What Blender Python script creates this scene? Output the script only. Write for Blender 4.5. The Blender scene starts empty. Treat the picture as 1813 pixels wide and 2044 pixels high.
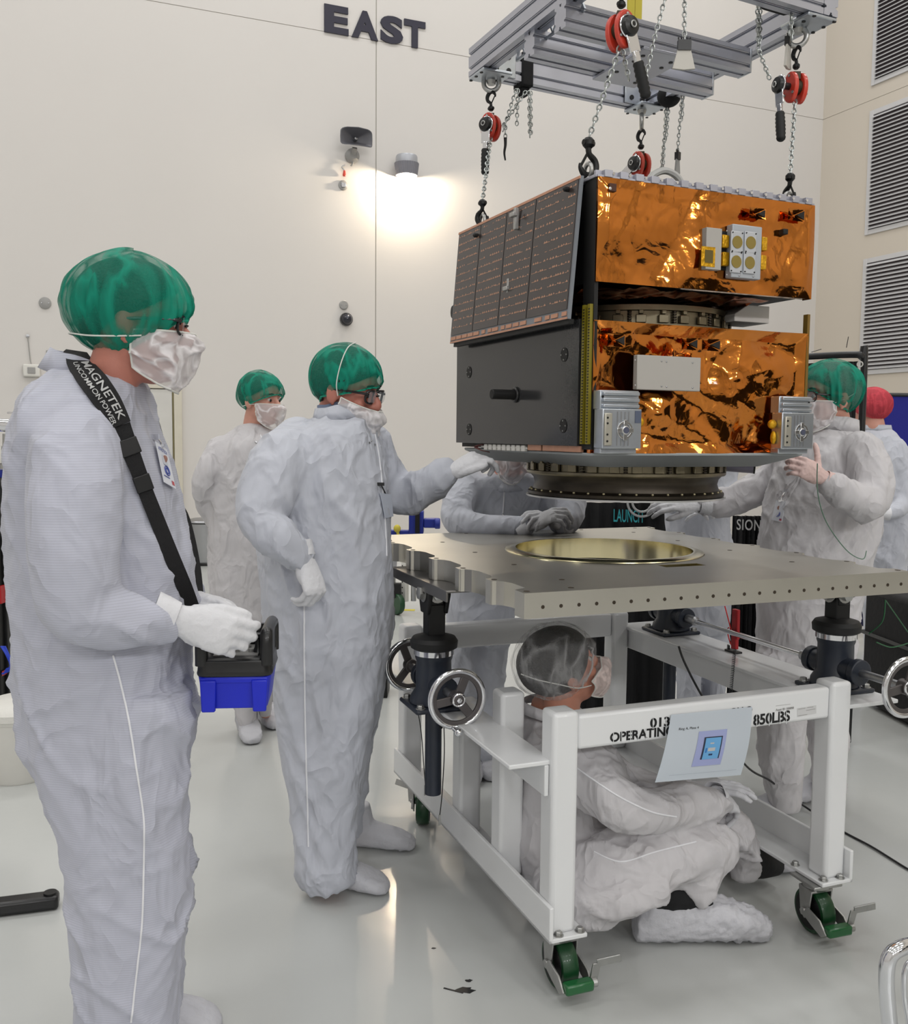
import bpy, bmesh, math, random
import numpy as np
from math import sin, cos, pi, radians, sqrt, atan2
from mathutils import Vector, Matrix, noise

random.seed(7)
SC = bpy.context.scene
COL = SC.collection

# ------------------------------------------------------------------ camera
F_PX, PITCH, ROLL, CAM_H = 1889.25, -0.08235, 0.0090, 1.48
CX, CY = 906.5, 1022.0
_cp, _sp = cos(PITCH), sin(PITCH)
_fwd = Vector((0, _cp, _sp)); _up = Vector((0, -_sp, _cp)); _rt = Vector((1, 0, 0))
_r2 = _rt * cos(ROLL) + _up * sin(ROLL)
_u2 = -_rt * sin(ROLL) + _up * cos(ROLL)
CAMP = Vector((0, 0, CAM_H))
cam_d = bpy.data.cameras.new('camera'); cam = bpy.data.objects.new('camera', cam_d); COL.objects.link(cam)
cam.matrix_world = Matrix(((_r2.x, _u2.x, -_fwd.x, 0), (_r2.y, _u2.y, -_fwd.y, 0), (_r2.z, _u2.z, -_fwd.z, CAM_H), (0, 0, 0, 1)))
cam_d.sensor_fit = 'HORIZONTAL'; cam_d.sensor_width = 36; cam_d.lens = 36 * F_PX / 1813
cam_d.clip_start = 0.05; cam_d.clip_end = 200
SC.camera = cam

def ray(px, py):
    return _r2 * ((px - CX) / F_PX) - _u2 * ((py - CY) / F_PX) + _fwd
def W(px, py, Y):
    """point seen at a photo pixel, at distance Y ahead of the camera"""
    d = ray(px, py); return CAMP + d * (Y / d.y)
def WZ(px, py, z):
    d = ray(px, py); return CAMP + d * ((z - CAM_H) / d.z)
def WP(px, py, p0, n):
    d = ray(px, py); return CAMP + d * ((Vector(p0) - CAMP).dot(n) / d.dot(n))

# ------------------------------------------------------------------ materials
def lin(c):
    def f(v):
        v /= 255.0
        return v / 12.92 if v <= 0.04045 else ((v + 0.055) / 1.055) ** 2.4
    return (f(c[0]), f(c[1]), f(c[2]), 1.0)

def mat(name, rgb, rough=0.5, metal=0.0, noise_amt=0.06, noise_scale=8.0, bump=0.0, bump_scale=40.0,
        coat=0.0, alpha=1.0, emit=None, emit_s=0.0, spec=0.5, sheen=0.0, transl=0.0, sss=0.0):
    m = bpy.data.materials.new(name); m.use_nodes = True
    nt = m.node_tree; N = nt.nodes; L = nt.links
    b = N['Principled BSDF']
    c = lin(rgb)
    tc = N.new('ShaderNodeTexCoord')
    nz = N.new('ShaderNodeTexNoise'); nz.inputs['Scale'].default_value = noise_scale; nz.inputs['Detail'].default_value = 4
    L.new(tc.outputs['Object'], nz.inputs['Vector'])
    mx = N.new('ShaderNodeMix'); mx.data_type = 'RGBA'
    mx.inputs[6].default_value = tuple(max(0, v * (1 - noise_amt)) for v in c[:3]) + (1,)
    mx.inputs[7].default_value = tuple(min(1, v * (1 + noise_amt)) for v in c[:3]) + (1,)
    L.new(nz.outputs['Fac'], mx.inputs[0]); L.new(mx.outputs[2], b.inputs['Base Color'])
    b.inputs['Roughness'].default_value = rough; b.inputs['Metallic'].default_value = metal
    b.inputs['Coat Weight'].default_value = coat; b.inputs['Coat Roughness'].default_value = 0.08
    b.inputs['Specular IOR Level'].default_value = spec
    b.inputs['Sheen Weight'].default_value = sheen
    b.inputs['Alpha'].default_value = alpha
    if sss: b.inputs['Subsurface Weight'].default_value = sss; b.inputs['Subsurface Radius'].default_value = (0.012, 0.005, 0.003)
    if emit: b.inputs['Emission Color'].default_value = lin(emit); b.inputs['Emission Strength'].default_value = emit_s
    if bump:
        n2 = N.new('ShaderNodeTexNoise'); n2.inputs['Scale'].default_value = bump_scale; n2.inputs['Detail'].default_value = 5
        L.new(tc.outputs['Object'], n2.inputs['Vector'])
        bp = N.new('ShaderNodeBump'); bp.inputs['Strength'].default_value = bump; bp.inputs['Distance'].default_value = 0.01
        L.new(n2.outputs['Fac'], bp.inputs['Height']); L.new(bp.outputs['Normal'], b.inputs['Normal'])
    if transl:
        out = N['Material Output']; t = N.new('ShaderNodeBsdfTranslucent'); t.inputs['Color'].default_value = c
        ms = N.new('ShaderNodeMixShader'); ms.inputs[0].default_value = transl
        L.new(b.outputs[0], ms.inputs[1]); L.new(t.outputs[0], ms.inputs[2]); L.new(ms.outputs[0], out.inputs['Surface'])
    return m

def veil_mat(name, rgb, alpha, folds=22.0, var=0.25, aniso=(1, 1, 1), rough=0.7):
    """thin non-woven cloth: part of the light passes through, folds are denser"""
    m = bpy.data.materials.new(name); m.use_nodes = True
    nt = m.node_tree; N = nt.nodes; L = nt.links; b = N['Principled BSDF']
    c = lin(rgb); b.inputs['Roughness'].default_value = rough; b.inputs['Specular IOR Level'].default_value = 0.3
    b.inputs['Base Color'].default_value = c
    tc = N.new('ShaderNodeTexCoord'); mp = N.new('ShaderNodeMapping'); mp.inputs['Scale'].default_value = aniso
    L.new(tc.outputs['Object'], mp.inputs['Vector'])
    nz = N.new('ShaderNodeTexNoise'); nz.inputs['Scale'].default_value = folds; nz.inputs['Detail'].default_value = 2.5; nz.inputs['Distortion'].default_value = 0.5
    L.new(mp.outputs['Vector'], nz.inputs['Vector'])
    sb = N.new('ShaderNodeMath'); sb.operation = 'SUBTRACT'; sb.inputs[1].default_value = 0.5; L.new(nz.outputs['Fac'], sb.inputs[0])
    ab = N.new('ShaderNodeMath'); ab.operation = 'ABSOLUTE'; L.new(sb.outputs[0], ab.inputs[0])
    mr = N.new('ShaderNodeMapRange'); mr.inputs['From Min'].default_value = 0.0; mr.inputs['From Max'].default_value = 0.07
    mr.inputs['To Min'].default_value = min(1, alpha + var); mr.inputs['To Max'].default_value = max(0, alpha - var * 0.5)
    L.new(ab.outputs[0], mr.inputs['Value']); L.new(mr.outputs['Result'], b.inputs['Alpha'])
    bp = N.new('ShaderNodeBump'); bp.inputs['Strength'].default_value = 0.5; bp.inputs['Distance'].default_value = 0.012; bp.invert = True
    L.new(ab.outputs[0], bp.inputs['Height']); L.new(bp.outputs['Normal'], b.inputs['Normal'])
    return m

def suit_mat(name, rgb, grid=0.0, folds=7.0, transl=0.12):
    """clean-room coverall cloth: crumpled white synthetic, optional faint conductive-thread grid"""
    m = bpy.data.materials.new(name); m.use_nodes = True
    nt = m.node_tree; N = nt.nodes; L = nt.links; b = N['Principled BSDF']
    c = lin(rgb); b.inputs['Roughness'].default_value = 0.62; b.inputs['Specular IOR Level'].default_value = 0.25
    b.inputs['Sheen Weight'].default_value = 0.15
    tc = N.new('ShaderNodeTexCoord')
    nz = N.new('ShaderNodeTexNoise'); nz.inputs['Scale'].default_value = folds * 1.25; nz.inputs['Detail'].default_value = 2.5
    nz.inputs['Roughness'].default_value = 0.45; nz.inputs['Distortion'].default_value = 0.5
    mp = N.new('ShaderNodeMapping'); mp.inputs['Scale'].default_value = (1.1, 1.1, 0.7); mp.inputs['Rotation'].default_value = (0.2, 0.35, 0.3)
    L.new(tc.outputs['Object'], mp.inputs['Vector']); L.new(mp.outputs['Vector'], nz.inputs['Vector'])
    sub = N.new('ShaderNodeMath'); sub.operation = 'SUBTRACT'; sub.inputs[1].default_value = 0.5; L.new(nz.outputs['Fac'], sub.inputs[0])
    ab = N.new('ShaderNodeMath'); ab.operation = 'ABSOLUTE'; L.new(sub.outputs[0], ab.inputs[0])
    bp = N.new('ShaderNodeBump'); bp.inputs['Strength'].default_value = 0.85; bp.inputs['Distance'].default_value = 0.05; bp.invert = True
    L.new(ab.outputs[0], bp.inputs['Height'])
    nf = N.new('ShaderNodeTexNoise'); nf.inputs['Scale'].default_value = folds * 3; nf.inputs['Detail'].default_value = 3; nf.inputs['Distortion'].default_value = 0.6
    L.new(mp.outputs['Vector'], nf.inputs['Vector'])
    bp2 = N.new('ShaderNodeBump'); bp2.inputs['Strength'].default_value = 0.22; bp2.inputs['Distance'].default_value = 0.01
    L.new(nf.outputs['Fac'], bp2.inputs['Height']); L.new(bp.outputs['Normal'], bp2.inputs['Normal'])
    L.new(bp2.outputs['Normal'], b.inputs['Normal'])
    if grid:
        w = N.new('ShaderNodeTexWave'); w.wave_type = 'BANDS'; w.bands_direction = 'Z'; w.inputs['Scale'].default_value = 62; w.inputs['Distortion'].default_value = 0.6; w.inputs['Detail Scale'].default_value = 0.4
        L.new(tc.outputs['Object'], w.inputs['Vector'])
        cr = N.new('ShaderNodeValToRGB'); cr.color_ramp.elements[0].position = 0.78; cr.color_ramp.elements[1].position = 0.98
        cr.color_ramp.elements[0].color = c; cr.color_ramp.elements[1].color = tuple(v * (1 - grid) for v in c[:3]) + (1,)
        L.new(w.outputs['Fac'], cr.inputs['Fac']); L.new(cr.outputs['Color'], b.inputs['Base Color'])
    else:
        b.inputs['Base Color'].default_value = c
    if transl:
        out = N['Material Output']; t = N.new('ShaderNodeBsdfTranslucent'); t.inputs['Color'].default_value = c
        ms = N.new('ShaderNodeMixShader'); ms.inputs[0].default_value = transl
        L.new(b.outputs[0], ms.inputs[1]); L.new(t.outputs[0], ms.inputs[2]); L.new(ms.outputs[0], out.inputs['Surface'])
    return m

M = {}
M['white_paint'] = mat('white_paint', (226, 227, 228), 0.28, coat=0.3, noise_amt=0.02)
M['black_metal'] = mat('black_metal', (14, 14, 15), 0.45, spec=0.4)
M['navy_metal'] = mat('navy_metal', (38, 44, 56), 0.4, noise_amt=0.15)
M['chrome'] = mat('chrome', (225, 226, 230), 0.12, 1.0, noise_amt=0.02)
M['steel'] = mat('steel', (170, 171, 174), 0.35, 1.0, bump=0.05)
M['zinc'] = mat('zinc', (178, 178, 176), 0.38, 0.9, noise_amt=0.2, noise_scale=30, bump=0.1)
M['spoke_grey'] = mat('spoke_grey', (96, 92, 92), 0.4, 0.7)
M['green_rubber'] = mat('green_rubber', (12, 62, 30), 0.4, noise_amt=0.15, coat=0.2)
M['dark_green'] = mat('dark_green', (22, 40, 26), 0.5, noise_amt=0.15)
M['green_paint'] = mat('green_paint', (14, 92, 44), 0.28, coat=0.4)
M['rubber'] = mat('rubber', (18, 18, 19), 0.6)
M['red'] = mat('red', (206, 62, 44), 0.35, coat=0.3)
M['red_tool'] = mat('red_tool', (176, 16, 28), 0.4)
M['blue_plastic'] = mat('blue_plastic', (16, 34, 190), 0.38)
M['blue_metal'] = mat('blue_metal', (24, 42, 140), 0.4)
M['blue_screen'] = mat('blue_screen', (18, 22, 128), 0.75, bump=0.1, bump_scale=60)
M['black_plastic'] = mat('black_plastic', (20, 20, 22), 0.35, coat=0.1)
M['black_cloth'] = mat('black_cloth', (17, 17, 20), 0.85, bump=0.3, bump_scale=30)
M['strap'] = mat('strap', (14, 13, 16), 0.8, bump=0.3, bump_scale=400)
M['yellow'] = mat('yellow', (206, 190, 70), 0.7)
M['white_plastic'] = mat('white_plastic', (214, 212, 206), 0.45)
M['grey_plastic'] = mat('grey_plastic', (150, 149, 147), 0.5)
M['white_print'] = mat('white_print', (182, 182, 182), 0.7)
M['black_print'] = mat('black_print', (16, 16, 18), 0.7)
M['teal_print'] = mat('teal_print', (60, 178, 188), 0.7)
M['navy_letter'] = mat('navy_letter', (30, 28, 48), 0.5)
M['plate_metal'] = mat('plate_metal', (196, 193, 184), 0.33, 1.0, noise_amt=0.10, noise_scale=5, bump=0.03, bump_scale=90)
M['iridite'] = mat('iridite', (226, 216, 176), 0.16, 1.0, noise_amt=0.12, noise_scale=9)
M['hole_dark'] = mat('hole_dark', (46, 34, 18), 0.6)
M['alu'] = mat('alu', (186, 188, 198), 0.38, 0.75, noise_amt=0.06)
M['alu_groove'] = mat('alu_groove', (74, 74, 86), 0.5, 0.6)
M['machined'] = mat('machined', (190, 196, 204), 0.32, 0.9, noise_amt=0.12, noise_scale=25, bump=0.05)
M['skin'] = mat('skin', (186, 120, 104), 0.5, noise_amt=0.12, noise_scale=30, sss=0.1, bump=0.06, bump_scale=200)
M['skin_pale'] = mat('skin_pale', (205, 150, 132), 0.5, noise_amt=0.1, noise_scale=30, sss=0.1)
M['skin_tan'] = mat('skin_tan', (196, 136, 114), 0.5, noise_amt=0.1, noise_scale=30, sss=0.1)
M['hair_dark'] = mat('hair_dark', (26, 22, 20), 0.6, bump=0.8, bump_scale=160, noise_amt=0.4, noise_scale=60)
M['hair_brown'] = mat('hair_brown', (40, 30, 26), 0.6, bump=0.8, bump_scale=160, noise_amt=0.4, noise_scale=60)
M['glove'] = mat('glove', (222, 222, 226), 0.5, bump=0.35, bump_scale=55, noise_amt=0.02, transl=0.08)
M['glove_pink'] = mat('glove_pink', (226, 196, 190), 0.5, bump=0.35, bump_scale=55, noise_amt=0.05, transl=0.08)
M['shoe_cover'] = mat('shoe_cover', (210, 210, 216), 0.6, bump=1.0, bump_scale=20, noise_amt=0.05, transl=0.1)
M['cap_green'] = veil_mat('cap_green', (2, 134, 110), 0.63, 9, 0.34, (1, 1, 0.4))
M['cap_green_edge'] = mat('cap_green_edge', (6, 150, 122), 0.6, bump=0.6, bump_scale=120)
M['cap_clear'] = veil_mat('cap_clear', (226, 226, 226), 0.20, 9, 0.16, (1, 1, 0.6))
M['cap_red'] = veil_mat('cap_red', (196, 66, 78), 0.85, 12, 0.15)
M['veil'] = veil_mat('veil', (232, 228, 230), 0.64, 14, 0.34)
M['string'] = mat('string', (222, 222, 216), 0.7)
M['glass'] = mat('glass', (200, 205, 210), 0.05, alpha=0.22)
M['eye_white'] = mat('eye_white', (210, 205, 200), 0.3)
M['eye_dark'] = mat('eye_dark', (30, 22, 18), 0.3)

# ------------------------------------------------------------------ scene bookkeeping
ROOTM = {}
def tag(o, label=None, cat=None, group=None, kind=None):
    if label: o['label'] = label
    if cat: o['category'] = cat
    if group: o['group'] = group
    if kind: o['kind'] = kind
    return o
def thing(name, label, cat, loc=(0, 0, 0), group=None, rz=0.0):
    o = bpy.data.objects.new(name, None); COL.objects.link(o)
    o.empty_display_size = 0.05
    o.location = loc; o.rotation_euler = (0, 0, rz)
    ROOTM[o.name] = Matrix.Translation(Vector(loc)) @ Matrix.Rotation(rz, 4, 'Z')
    return tag(o, label, cat, group)

def link_mesh(name, me, material, parent=None):
    o = bpy.data.objects.new(name, me); COL.objects.link(o)
    mats = material if isinstance(material, (list, tuple)) else [material]
    for m_ in mats: me.materials.append(m_)
    if parent is not None:
        pm = ROOTM[parent.name]
        me.transform(pm.inverted()); o.parent = parent; ROOTM[o.name] = pm
    else:
        ROOTM[o.name] = Matrix.Identity(4)
    return o

class MB:
    """collects solids in world coordinates; build() links them as one mesh object"""
    def __init__(self, M=None):
        self.v = []; self.f = []; self.mi = []; self.M = M or Matrix.Identity(4); self.cur = 0
    def add(self, vs, fs):
        k = len(self.v); self.v += [self.M @ Vector(p) for p in vs]
        for f in fs: self.f.append([i + k for i in f]); self.mi.append(self.cur)
        return self
    def box(self, c, s, R=None):
        c = Vector(c); hx, hy, hz = s[0] / 2, s[1] / 2, s[2] / 2
        vs = [Vector((x, y, z)) for x in (-hx, hx) for y in (-hy, hy) for z in (-hz, hz)]
        if R is not None: vs = [R @ v for v in vs]
        return self.add([c + v for v in vs], [(0, 1, 3, 2), (4, 6, 7, 5), (0, 4, 5, 1), (2, 3, 7, 6), (0, 2, 6, 4), (1, 5, 7, 3)])
    def box2(self, a, b):
        a = Vector(a); b = Vector(b); return self.box((a + b) / 2, [abs(b[i] - a[i]) for i in range(3)])
    def bar(self, p0, p1, w, h, up=(0, 0, 1)):
        p0 = Vector(p0); p1 = Vector(p1); d = (p1 - p0).normalized(); u = Vector(up)
        s = d.cross(u)
        if s.length < 1e-5: s = d.cross(Vector((1, 0, 0)))
        s.normalize(); u = s.cross(d)
        q = []
        for p in (p0, p1):
            for a, b in ((-1, -1), (1, -1), (1, 1), (-1, 1)): q.append(p + s * (a * w / 2) + u * (b * h / 2))
        return self.add(q, [(0, 1, 2, 3), (7, 6, 5, 4), (0, 4, 5, 1), (1, 5, 6, 2), (2, 6, 7, 3), (3, 7, 4, 0)])
    def cyl(self, p0, p1, r0, r1=None, n=20, cap=True):
        r1 = r0 if r1 is None else r1
        p0 = Vector(p0); p1 = Vector(p1); d = (p1 - p0).normalized()
        a = Vector((0, 0, 1)) if abs(d.z) < 0.9 else Vector((1, 0, 0))
        s = d.cross(a).normalized(); t = d.cross(s)
        vs = []
        for p, r in ((p0, r0), (p1, r1)):
            for i in range(n):
                an = 2 * pi * i / n; vs.append(p + (s * cos(an) + t * sin(an)) * r)
        fs = [(i, i + n, (i + 1) % n + n, (i + 1) % n) for i in range(n)]
        if cap: fs += [tuple(range(n)), tuple(range(2 * n - 1, n - 1, -1))]
        return self.add(vs, fs)
    def lathe(self, prof, c=(0, 0, 0), axis=(0, 0, 1), n=32, close=True):
        """prof: (radius, height) list along axis"""
        d = Vector(axis).normalized(); c = Vector(c)
        a = Vector((0, 0, 1)) if abs(d.z) < 0.9 else Vector((1, 0, 0))
        s = d.cross(a).normalized(); t = d.cross(s); vs = []
        for r, h in prof:
            for i in range(n):
                an = 2 * pi * i / n; vs.append(c + d * h + (s * cos(an) + t * sin(an)) * r)
        fs = []
        k = len(prof)
        for j in range(k - 1):
            for i in range(n): fs.append((j * n + i, (j + 1) * n + i, (j + 1) * n + (i + 1) % n, j * n + (i + 1) % n))
        if close: fs += [tuple(range(n)), tuple(range(k * n - 1, (k - 1) * n - 1, -1))]
        return self.add(vs, fs)
    def ring(self, prof, c=(0, 0, 0), axis=(0, 0, 1), n=64):
        """closed profile turned round an axis"""
        d = Vector(axis).normalized(); c = Vector(c)
        a = Vector((0, 0, 1)) if abs(d.z) < 0.9 else Vector((1, 0, 0))
        s = d.cross(a).normalized(); t = d.cross(s); vs = []
        for r, h in prof:
            for i in range(n):
                an = 2 * pi * i / n; vs.append(c + d * h + (s * cos(an) + t * sin(an)) * r)
        k = len(prof)
        fs = [(j * n + i, ((j + 1) % k) * n + i, ((j + 1) % k) * n + (i + 1) % n, j * n + (i + 1) % n) for j in range(k) for i in range(n)]
        return self.add(vs, fs)
    def torus(self, c, R_, r, axis=(0, 0, 1), n=32, m=10):
        prof = [(R_ + r * cos(2 * pi * i / m), r * sin(2 * pi * i / m)) for i in range(m)]
        return self.ring(prof, c, axis, n)
    def ell(self, c, r, R=None, n=20, m=12):
        c = Vector(c); vs = []; fs = []
        for j in range(1, m):
            th = pi * j / m
            for i in range(n):
                ph = 2 * pi * i / n
                v = Vector((r[0] * sin(th) * cos(ph), r[1] * sin(th) * sin(ph), r[2] * cos(th)))
                vs.append(c + (R @ v if R is not None else v))
        top = Vector((0, 0, r[2])); bot = Vector((0, 0, -r[2]))
        if R is not None: top = R @ top; bot = R @ bot
        vs += [c + top, c + bot]; a = len(vs) - 2
        for j in range(m - 2):
            for i in range(n): fs.append((j * n + i, (j + 1) * n + i, (j + 1) * n + (i + 1) % n, j * n + (i + 1) % n))
        for i in range(n):
            fs.append((a, i, (i + 1) % n)); fs.append((a + 1, (m - 2) * n + (i + 1) % n, (m - 2) * n + i))
        return self.add(vs, fs)
    def prism(self, poly, o, ex, ey, ez, d0, d1):
        """2D outline poly in the plane (ex, ey) at origin o, thick from d0 to d1 along ez"""
        o = Vector(o); ex = Vector(ex); ey = Vector(ey); ez = Vector(ez); n = len(poly)
        vs = [o + ex * a + ey * b + ez * d0 for a, b in poly] + [o + ex * a + ey * b + ez * d1 for a, b in poly]
        fs = [tuple(range(n - 1, -1, -1)), tuple(range(n, 2 * n))] + [(i, (i + 1) % n, (i + 1) % n + n, i + n) for i in range(n)]
        return self.add(vs, fs)
    def tube(self, pts, r, n=10, sub=1, flat=None, side=None):
        """round (or flat: (a, b) section) tube along pts; r number or list"""
        P = smooth_path(pts, sub); k = len(P)
        rr = [r] * k if not isinstance(r, (list, tuple)) else resample(r, k)
        vs, fs = loft_rings(P, [(q, q) if not isinstance(q, (list, tuple)) else q for q in rr], n, side)
        return self.add(vs, fs)
    def ribbon(self, pts, normals, width, thick, sub=6):
        """flat strap along pts with given outward normals"""
        P = smooth_path(pts, sub); Nn = smooth_path(normals, sub); k = len(P)
        ww = resample(width, k) if isinstance(width, (list, tuple)) else [width] * k
        vs = []
        for i in range(k):
            d = (P[min(i + 1, k - 1)] - P[max(i - 1, 0)]).normalized(); nn = Nn[i].normalized()
            s = d.cross(nn).normalized(); nn = s.cross(d).normalized()
            for a, b in ((-1, 0), (1, 0), (1, 1), (-1, 1)): vs.append(P[i] + s * (a * ww[i] / 2) + nn * (b * thick))
        fs = [(0, 1, 2, 3), tuple(4 * (k - 1) + j for j in (3, 2, 1, 0))]
        for i in range(k - 1):
            for j in range(4): fs.append((4 * i + j, 4 * i + 4 + j, 4 * i + 4 + (j + 1) % 4, 4 * i + (j + 1) % 4))
        return self.add(vs, fs)
    def mesh(self, name):
        me = bpy.data.meshes.new(name); me.from_pydata([tuple(v) for v in self.v], [], self.f)
        bm = bmesh.new(); bm.from_mesh(me)
        bmesh.ops.recalc_face_normals(bm, faces=bm.faces); bm.to_mesh(me); bm.free()
        if any(self.mi): me.polygons.foreach_set('material_index', self.mi)
        me.update(); return me
    def build(self, name, material, parent=None, bevel=0.0, seg=2, smooth=35):
        me = self.mesh(name)
        if smooth:
            me.shade_smooth(); me.set_sharp_from_angle(angle=radians(smooth))
        o = link_mesh(name, me, material, parent)
        if bevel:
            b = o.modifiers.new('bevel', 'BEVEL'); b.width = bevel; b.segments = seg; b.limit_method = 'ANGLE'; b.angle_limit = radians(40)
            b.harden_normals = False
        return o

def resample(r, k):
    n = len(r)
    if n == k: return list(r)
    out = []
    for i in range(k):
        t = i * (n - 1) / (k - 1); a = min(int(t), n - 2); f = t - a
        x, y = r[a], r[a + 1]
        if isinstance(x, (list, tuple)): out.append(tuple(x[j] * (1 - f) + y[j] * f for j in range(len(x))))
        else: out.append(x * (1 - f) + y * f)
    return out

def smooth_path(pts, sub=4):
    P = [Vector(p) for p in pts]
    if sub <= 1 or len(P) < 3: return P
    out = []
    for i in range(len(P) - 1):
        p0 = P[max(i - 1, 0)]; p1 = P[i]; p2 = P[i + 1]; p3 = P[min(i + 2, len(P) - 1)]
        for j in range(sub):
            t = j / sub
            out.append(0.5 * ((2 * p1) + (p2 - p0) * t + (2 * p0 - 5 * p1 + 4 * p2 - p3) * t * t + (3 * p1 - p0 - 3 * p2 + p3) * t ** 3))
    out.append(P[-1]); return out

def loft_rings(P, rr, n, side=None):
    """elliptic rings along P; (a, b): a along the side vector, b across"""
    k = len(P); vs = []; s = None
    for i in range(k):
        d = (P[min(i + 1, k - 1)] - P[max(i - 1, 0)])
        d = d.normalized() if d.length > 1e-9 else Vector((0, 0, 1))
        if side is not None:
            s0 = Vector(side); s = (s0 - d * s0.dot(d))
            s = s.normalized() if s.length > 1e-4 else d.orthogonal().normalized()
        elif s is None: s = d.orthogonal().normalized()
        else:
            s = (s - d * s.dot(d)); s = s.normalized() if s.length > 1e-6 else d.orthogonal().normalized()
        t = d.cross(s); a, b = rr[i]
        for j in range(n):
            an = 2 * pi * j / n; vs.append(P[i] + s * (a * cos(an)) + t * (b * sin(an)))
    fs = [(i * n + j, (i + 1) * n + j, (i + 1) * n + (j + 1) % n, i * n + (j + 1) % n) for i in range(k - 1) for j in range(n)]
    fs += [tuple(range(n - 1, -1, -1)), tuple(range((k - 1) * n, k * n))]
    return vs, fs

def text_mesh(s, size, extrude=0.001, bold=0.0, spacing=1.0, align='LEFT'):
    """letters as flat geometry, list of (verts, faces) in the xy plane"""
    cu = bpy.data.curves.new('lettering', 'FONT'); cu.body = s; cu.size = size; cu.extrude = extrude; cu.offset = bold
    cu.space_character = spacing; cu.align_x = align; cu.resolution_u = 4
    ob = bpy.data.objects.new('lettering', cu); COL.objects.link(ob)
    dg = bpy.context.evaluated_depsgraph_get(); dg.update()
    me = bpy.data.meshes.new_from_object(ob.evaluated_get(dg))
    vs = [v.co.copy() for v in me.vertices]; fs = [tuple(p.vertices) for p in me.polygons]
    bpy.data.objects.remove(ob); bpy.data.curves.remove(cu); bpy.data.meshes.remove(me)
    return vs, fs

def lettering(name, s, size, o, ex, ey, material, parent, bold=0.0, extrude=0.0008, spacing=1.0, sx=1.0, align='LEFT'):
    vs, fs = text_mesh(s, size, extrude, bold, spacing, align)
    o = Vector(o); ex = Vector(ex); ey = Vector(ey); ez = ex.cross(ey)
    b = MB(); b.add([o + ex * (v.x * sx) + ey * v.y + ez * v.z for v in vs], fs)
    me = bpy.data.meshes.new(name); me.from_pydata([tuple(v) for v in b.v], [], b.f); me.update()
    return link_mesh(name, me, material, parent)

def remeshed(mb, voxel, smooth=6, factor=0.5):
    """union of overlapping closed solids as one continuous skin; returns (verts Nx3 array, faces)"""
    me = mb.mesh('blend'); ob = bpy.data.objects.new('blend', me); COL.objects.link(ob)
    r = ob.modifiers.new('r', 'REMESH'); r.mode = 'VOXEL'; r.voxel_size = voxel
    if smooth:
        s = ob.modifiers.new('s', 'SMOOTH'); s.iterations = smooth; s.factor = factor
    dg = bpy.context.evaluated_depsgraph_get(); dg.update()
    m2 = bpy.data.meshes.new_from_object(ob.evaluated_get(dg))
    bpy.data.objects.remove(ob); bpy.data.meshes.remove(me)
    return m2

def crumple(me, fields, seed=0.0):
    """push a cloth mesh along its normals: fields = list of (amplitude, scale vector, rotation euler) of creased noise"""
    me.update(); n = len(me.vertices)
    Rs = [(a, Vector(sc), Matrix.Rotation(ro, 3, Vector(ax).normalized())) for a, sc, ro, ax in fields]
    off = Vector((seed * 3.7, seed * 1.9, seed * 5.3))
    co = [v.co.copy() for v in me.vertices]; no = [v.normal.copy() for v in me.vertices]
    for i in range(n):
        d = 0.0; p = co[i]
        w = 0.6 + 0.8 * noise.noise(p * 2.3 + off)
        for a, sc, R in Rs:
            q = R @ p; q = Vector((q.x * sc.x, q.y * sc.y, q.z * sc.z)) + off
            q = q + noise.noise_vector(q * 0.5) * 0.35
            x = noise.noise(q); d += a * ((1 - min(1, abs(x) * 2.6)) ** 2 - 0.35)
        me.vertices[i].co = p + no[i] * (d * w)
    me.update()
# ------------------------------------------------------------------ room shell
YW = 0.398
EW = Vector((cos(YW), sin(YW), 0)); SW = Vector((sin(YW), -cos(YW), 0))   # along the east wall (to its corner); along the south wall (towards us)
KO = Vector((5.748, 15.341, 0)); ZUP = Vector((0, 0, 1))
def east(px, py, off=0.0): return WP(px, py, KO + SW * off, SW)
def south(px, py, off=0.0): return WP(px, py, KO - EW * off, EW)
ROOM_L, ROOM_D, ROOM_H = 22.0, 25.0, 11.5

def wall_paint(name, rgb):
    return mat(name, rgb, 0.55, noise_amt=0.03, noise_scale=0.6, spec=0.35)
M['wall'] = wall_paint('wall_paint', (211, 207, 203))
M['wall_s'] = wall_paint('wall_paint_south', (200, 192, 180))
M['seam'] = mat('seam', (170, 166, 158), 0.8)
M['ceiling'] = mat('ceiling_paint', (225, 224, 220), 0.7)

# floor: poured epoxy, slightly mottled, glossy
mf = mat('floor_epoxy', (192, 194, 192), 0.16, noise_amt=0.05, noise_scale=0.8, spec=0.5)
_b = mf.node_tree.nodes['Principled BSDF']; _N = mf.node_tree.nodes; _L = mf.node_tree.links
_tc = _N.new('ShaderNodeTexCoord'); _n = _N.new('ShaderNodeTexNoise'); _n.inputs['Scale'].default_value = 3.0; _n.inputs['Detail'].default_value = 6
_L.new(_tc.outputs['Object'], _n.inputs['Vector'])
_mr = _N.new('ShaderNodeMapRange'); _mr.inputs['To Min'].default_value = 0.10; _mr.inputs['To Max'].default_value = 0.26
_L.new(_n.outputs['Fac'], _mr.inputs['Value']); _L.new(_mr.outputs['Result'], _b.inputs['Roughness'])
_n2 = _N.new('ShaderNodeTexNoise'); _n2.inputs['Scale'].default_value = 14; _L.new(_tc.outputs['Object'], _n2.inputs['Vector'])
_bp = _N.new('ShaderNodeBump'); _bp.inputs['Strength'].default_value = 0.05; _bp.inputs['Distance'].default_value = 0.01
_L.new(_n2.outputs['Fac'], _bp.inputs['Height']); _L.new(_bp.outputs['Normal'], _b.inputs['Normal'])
M['floor'] = mf

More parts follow.
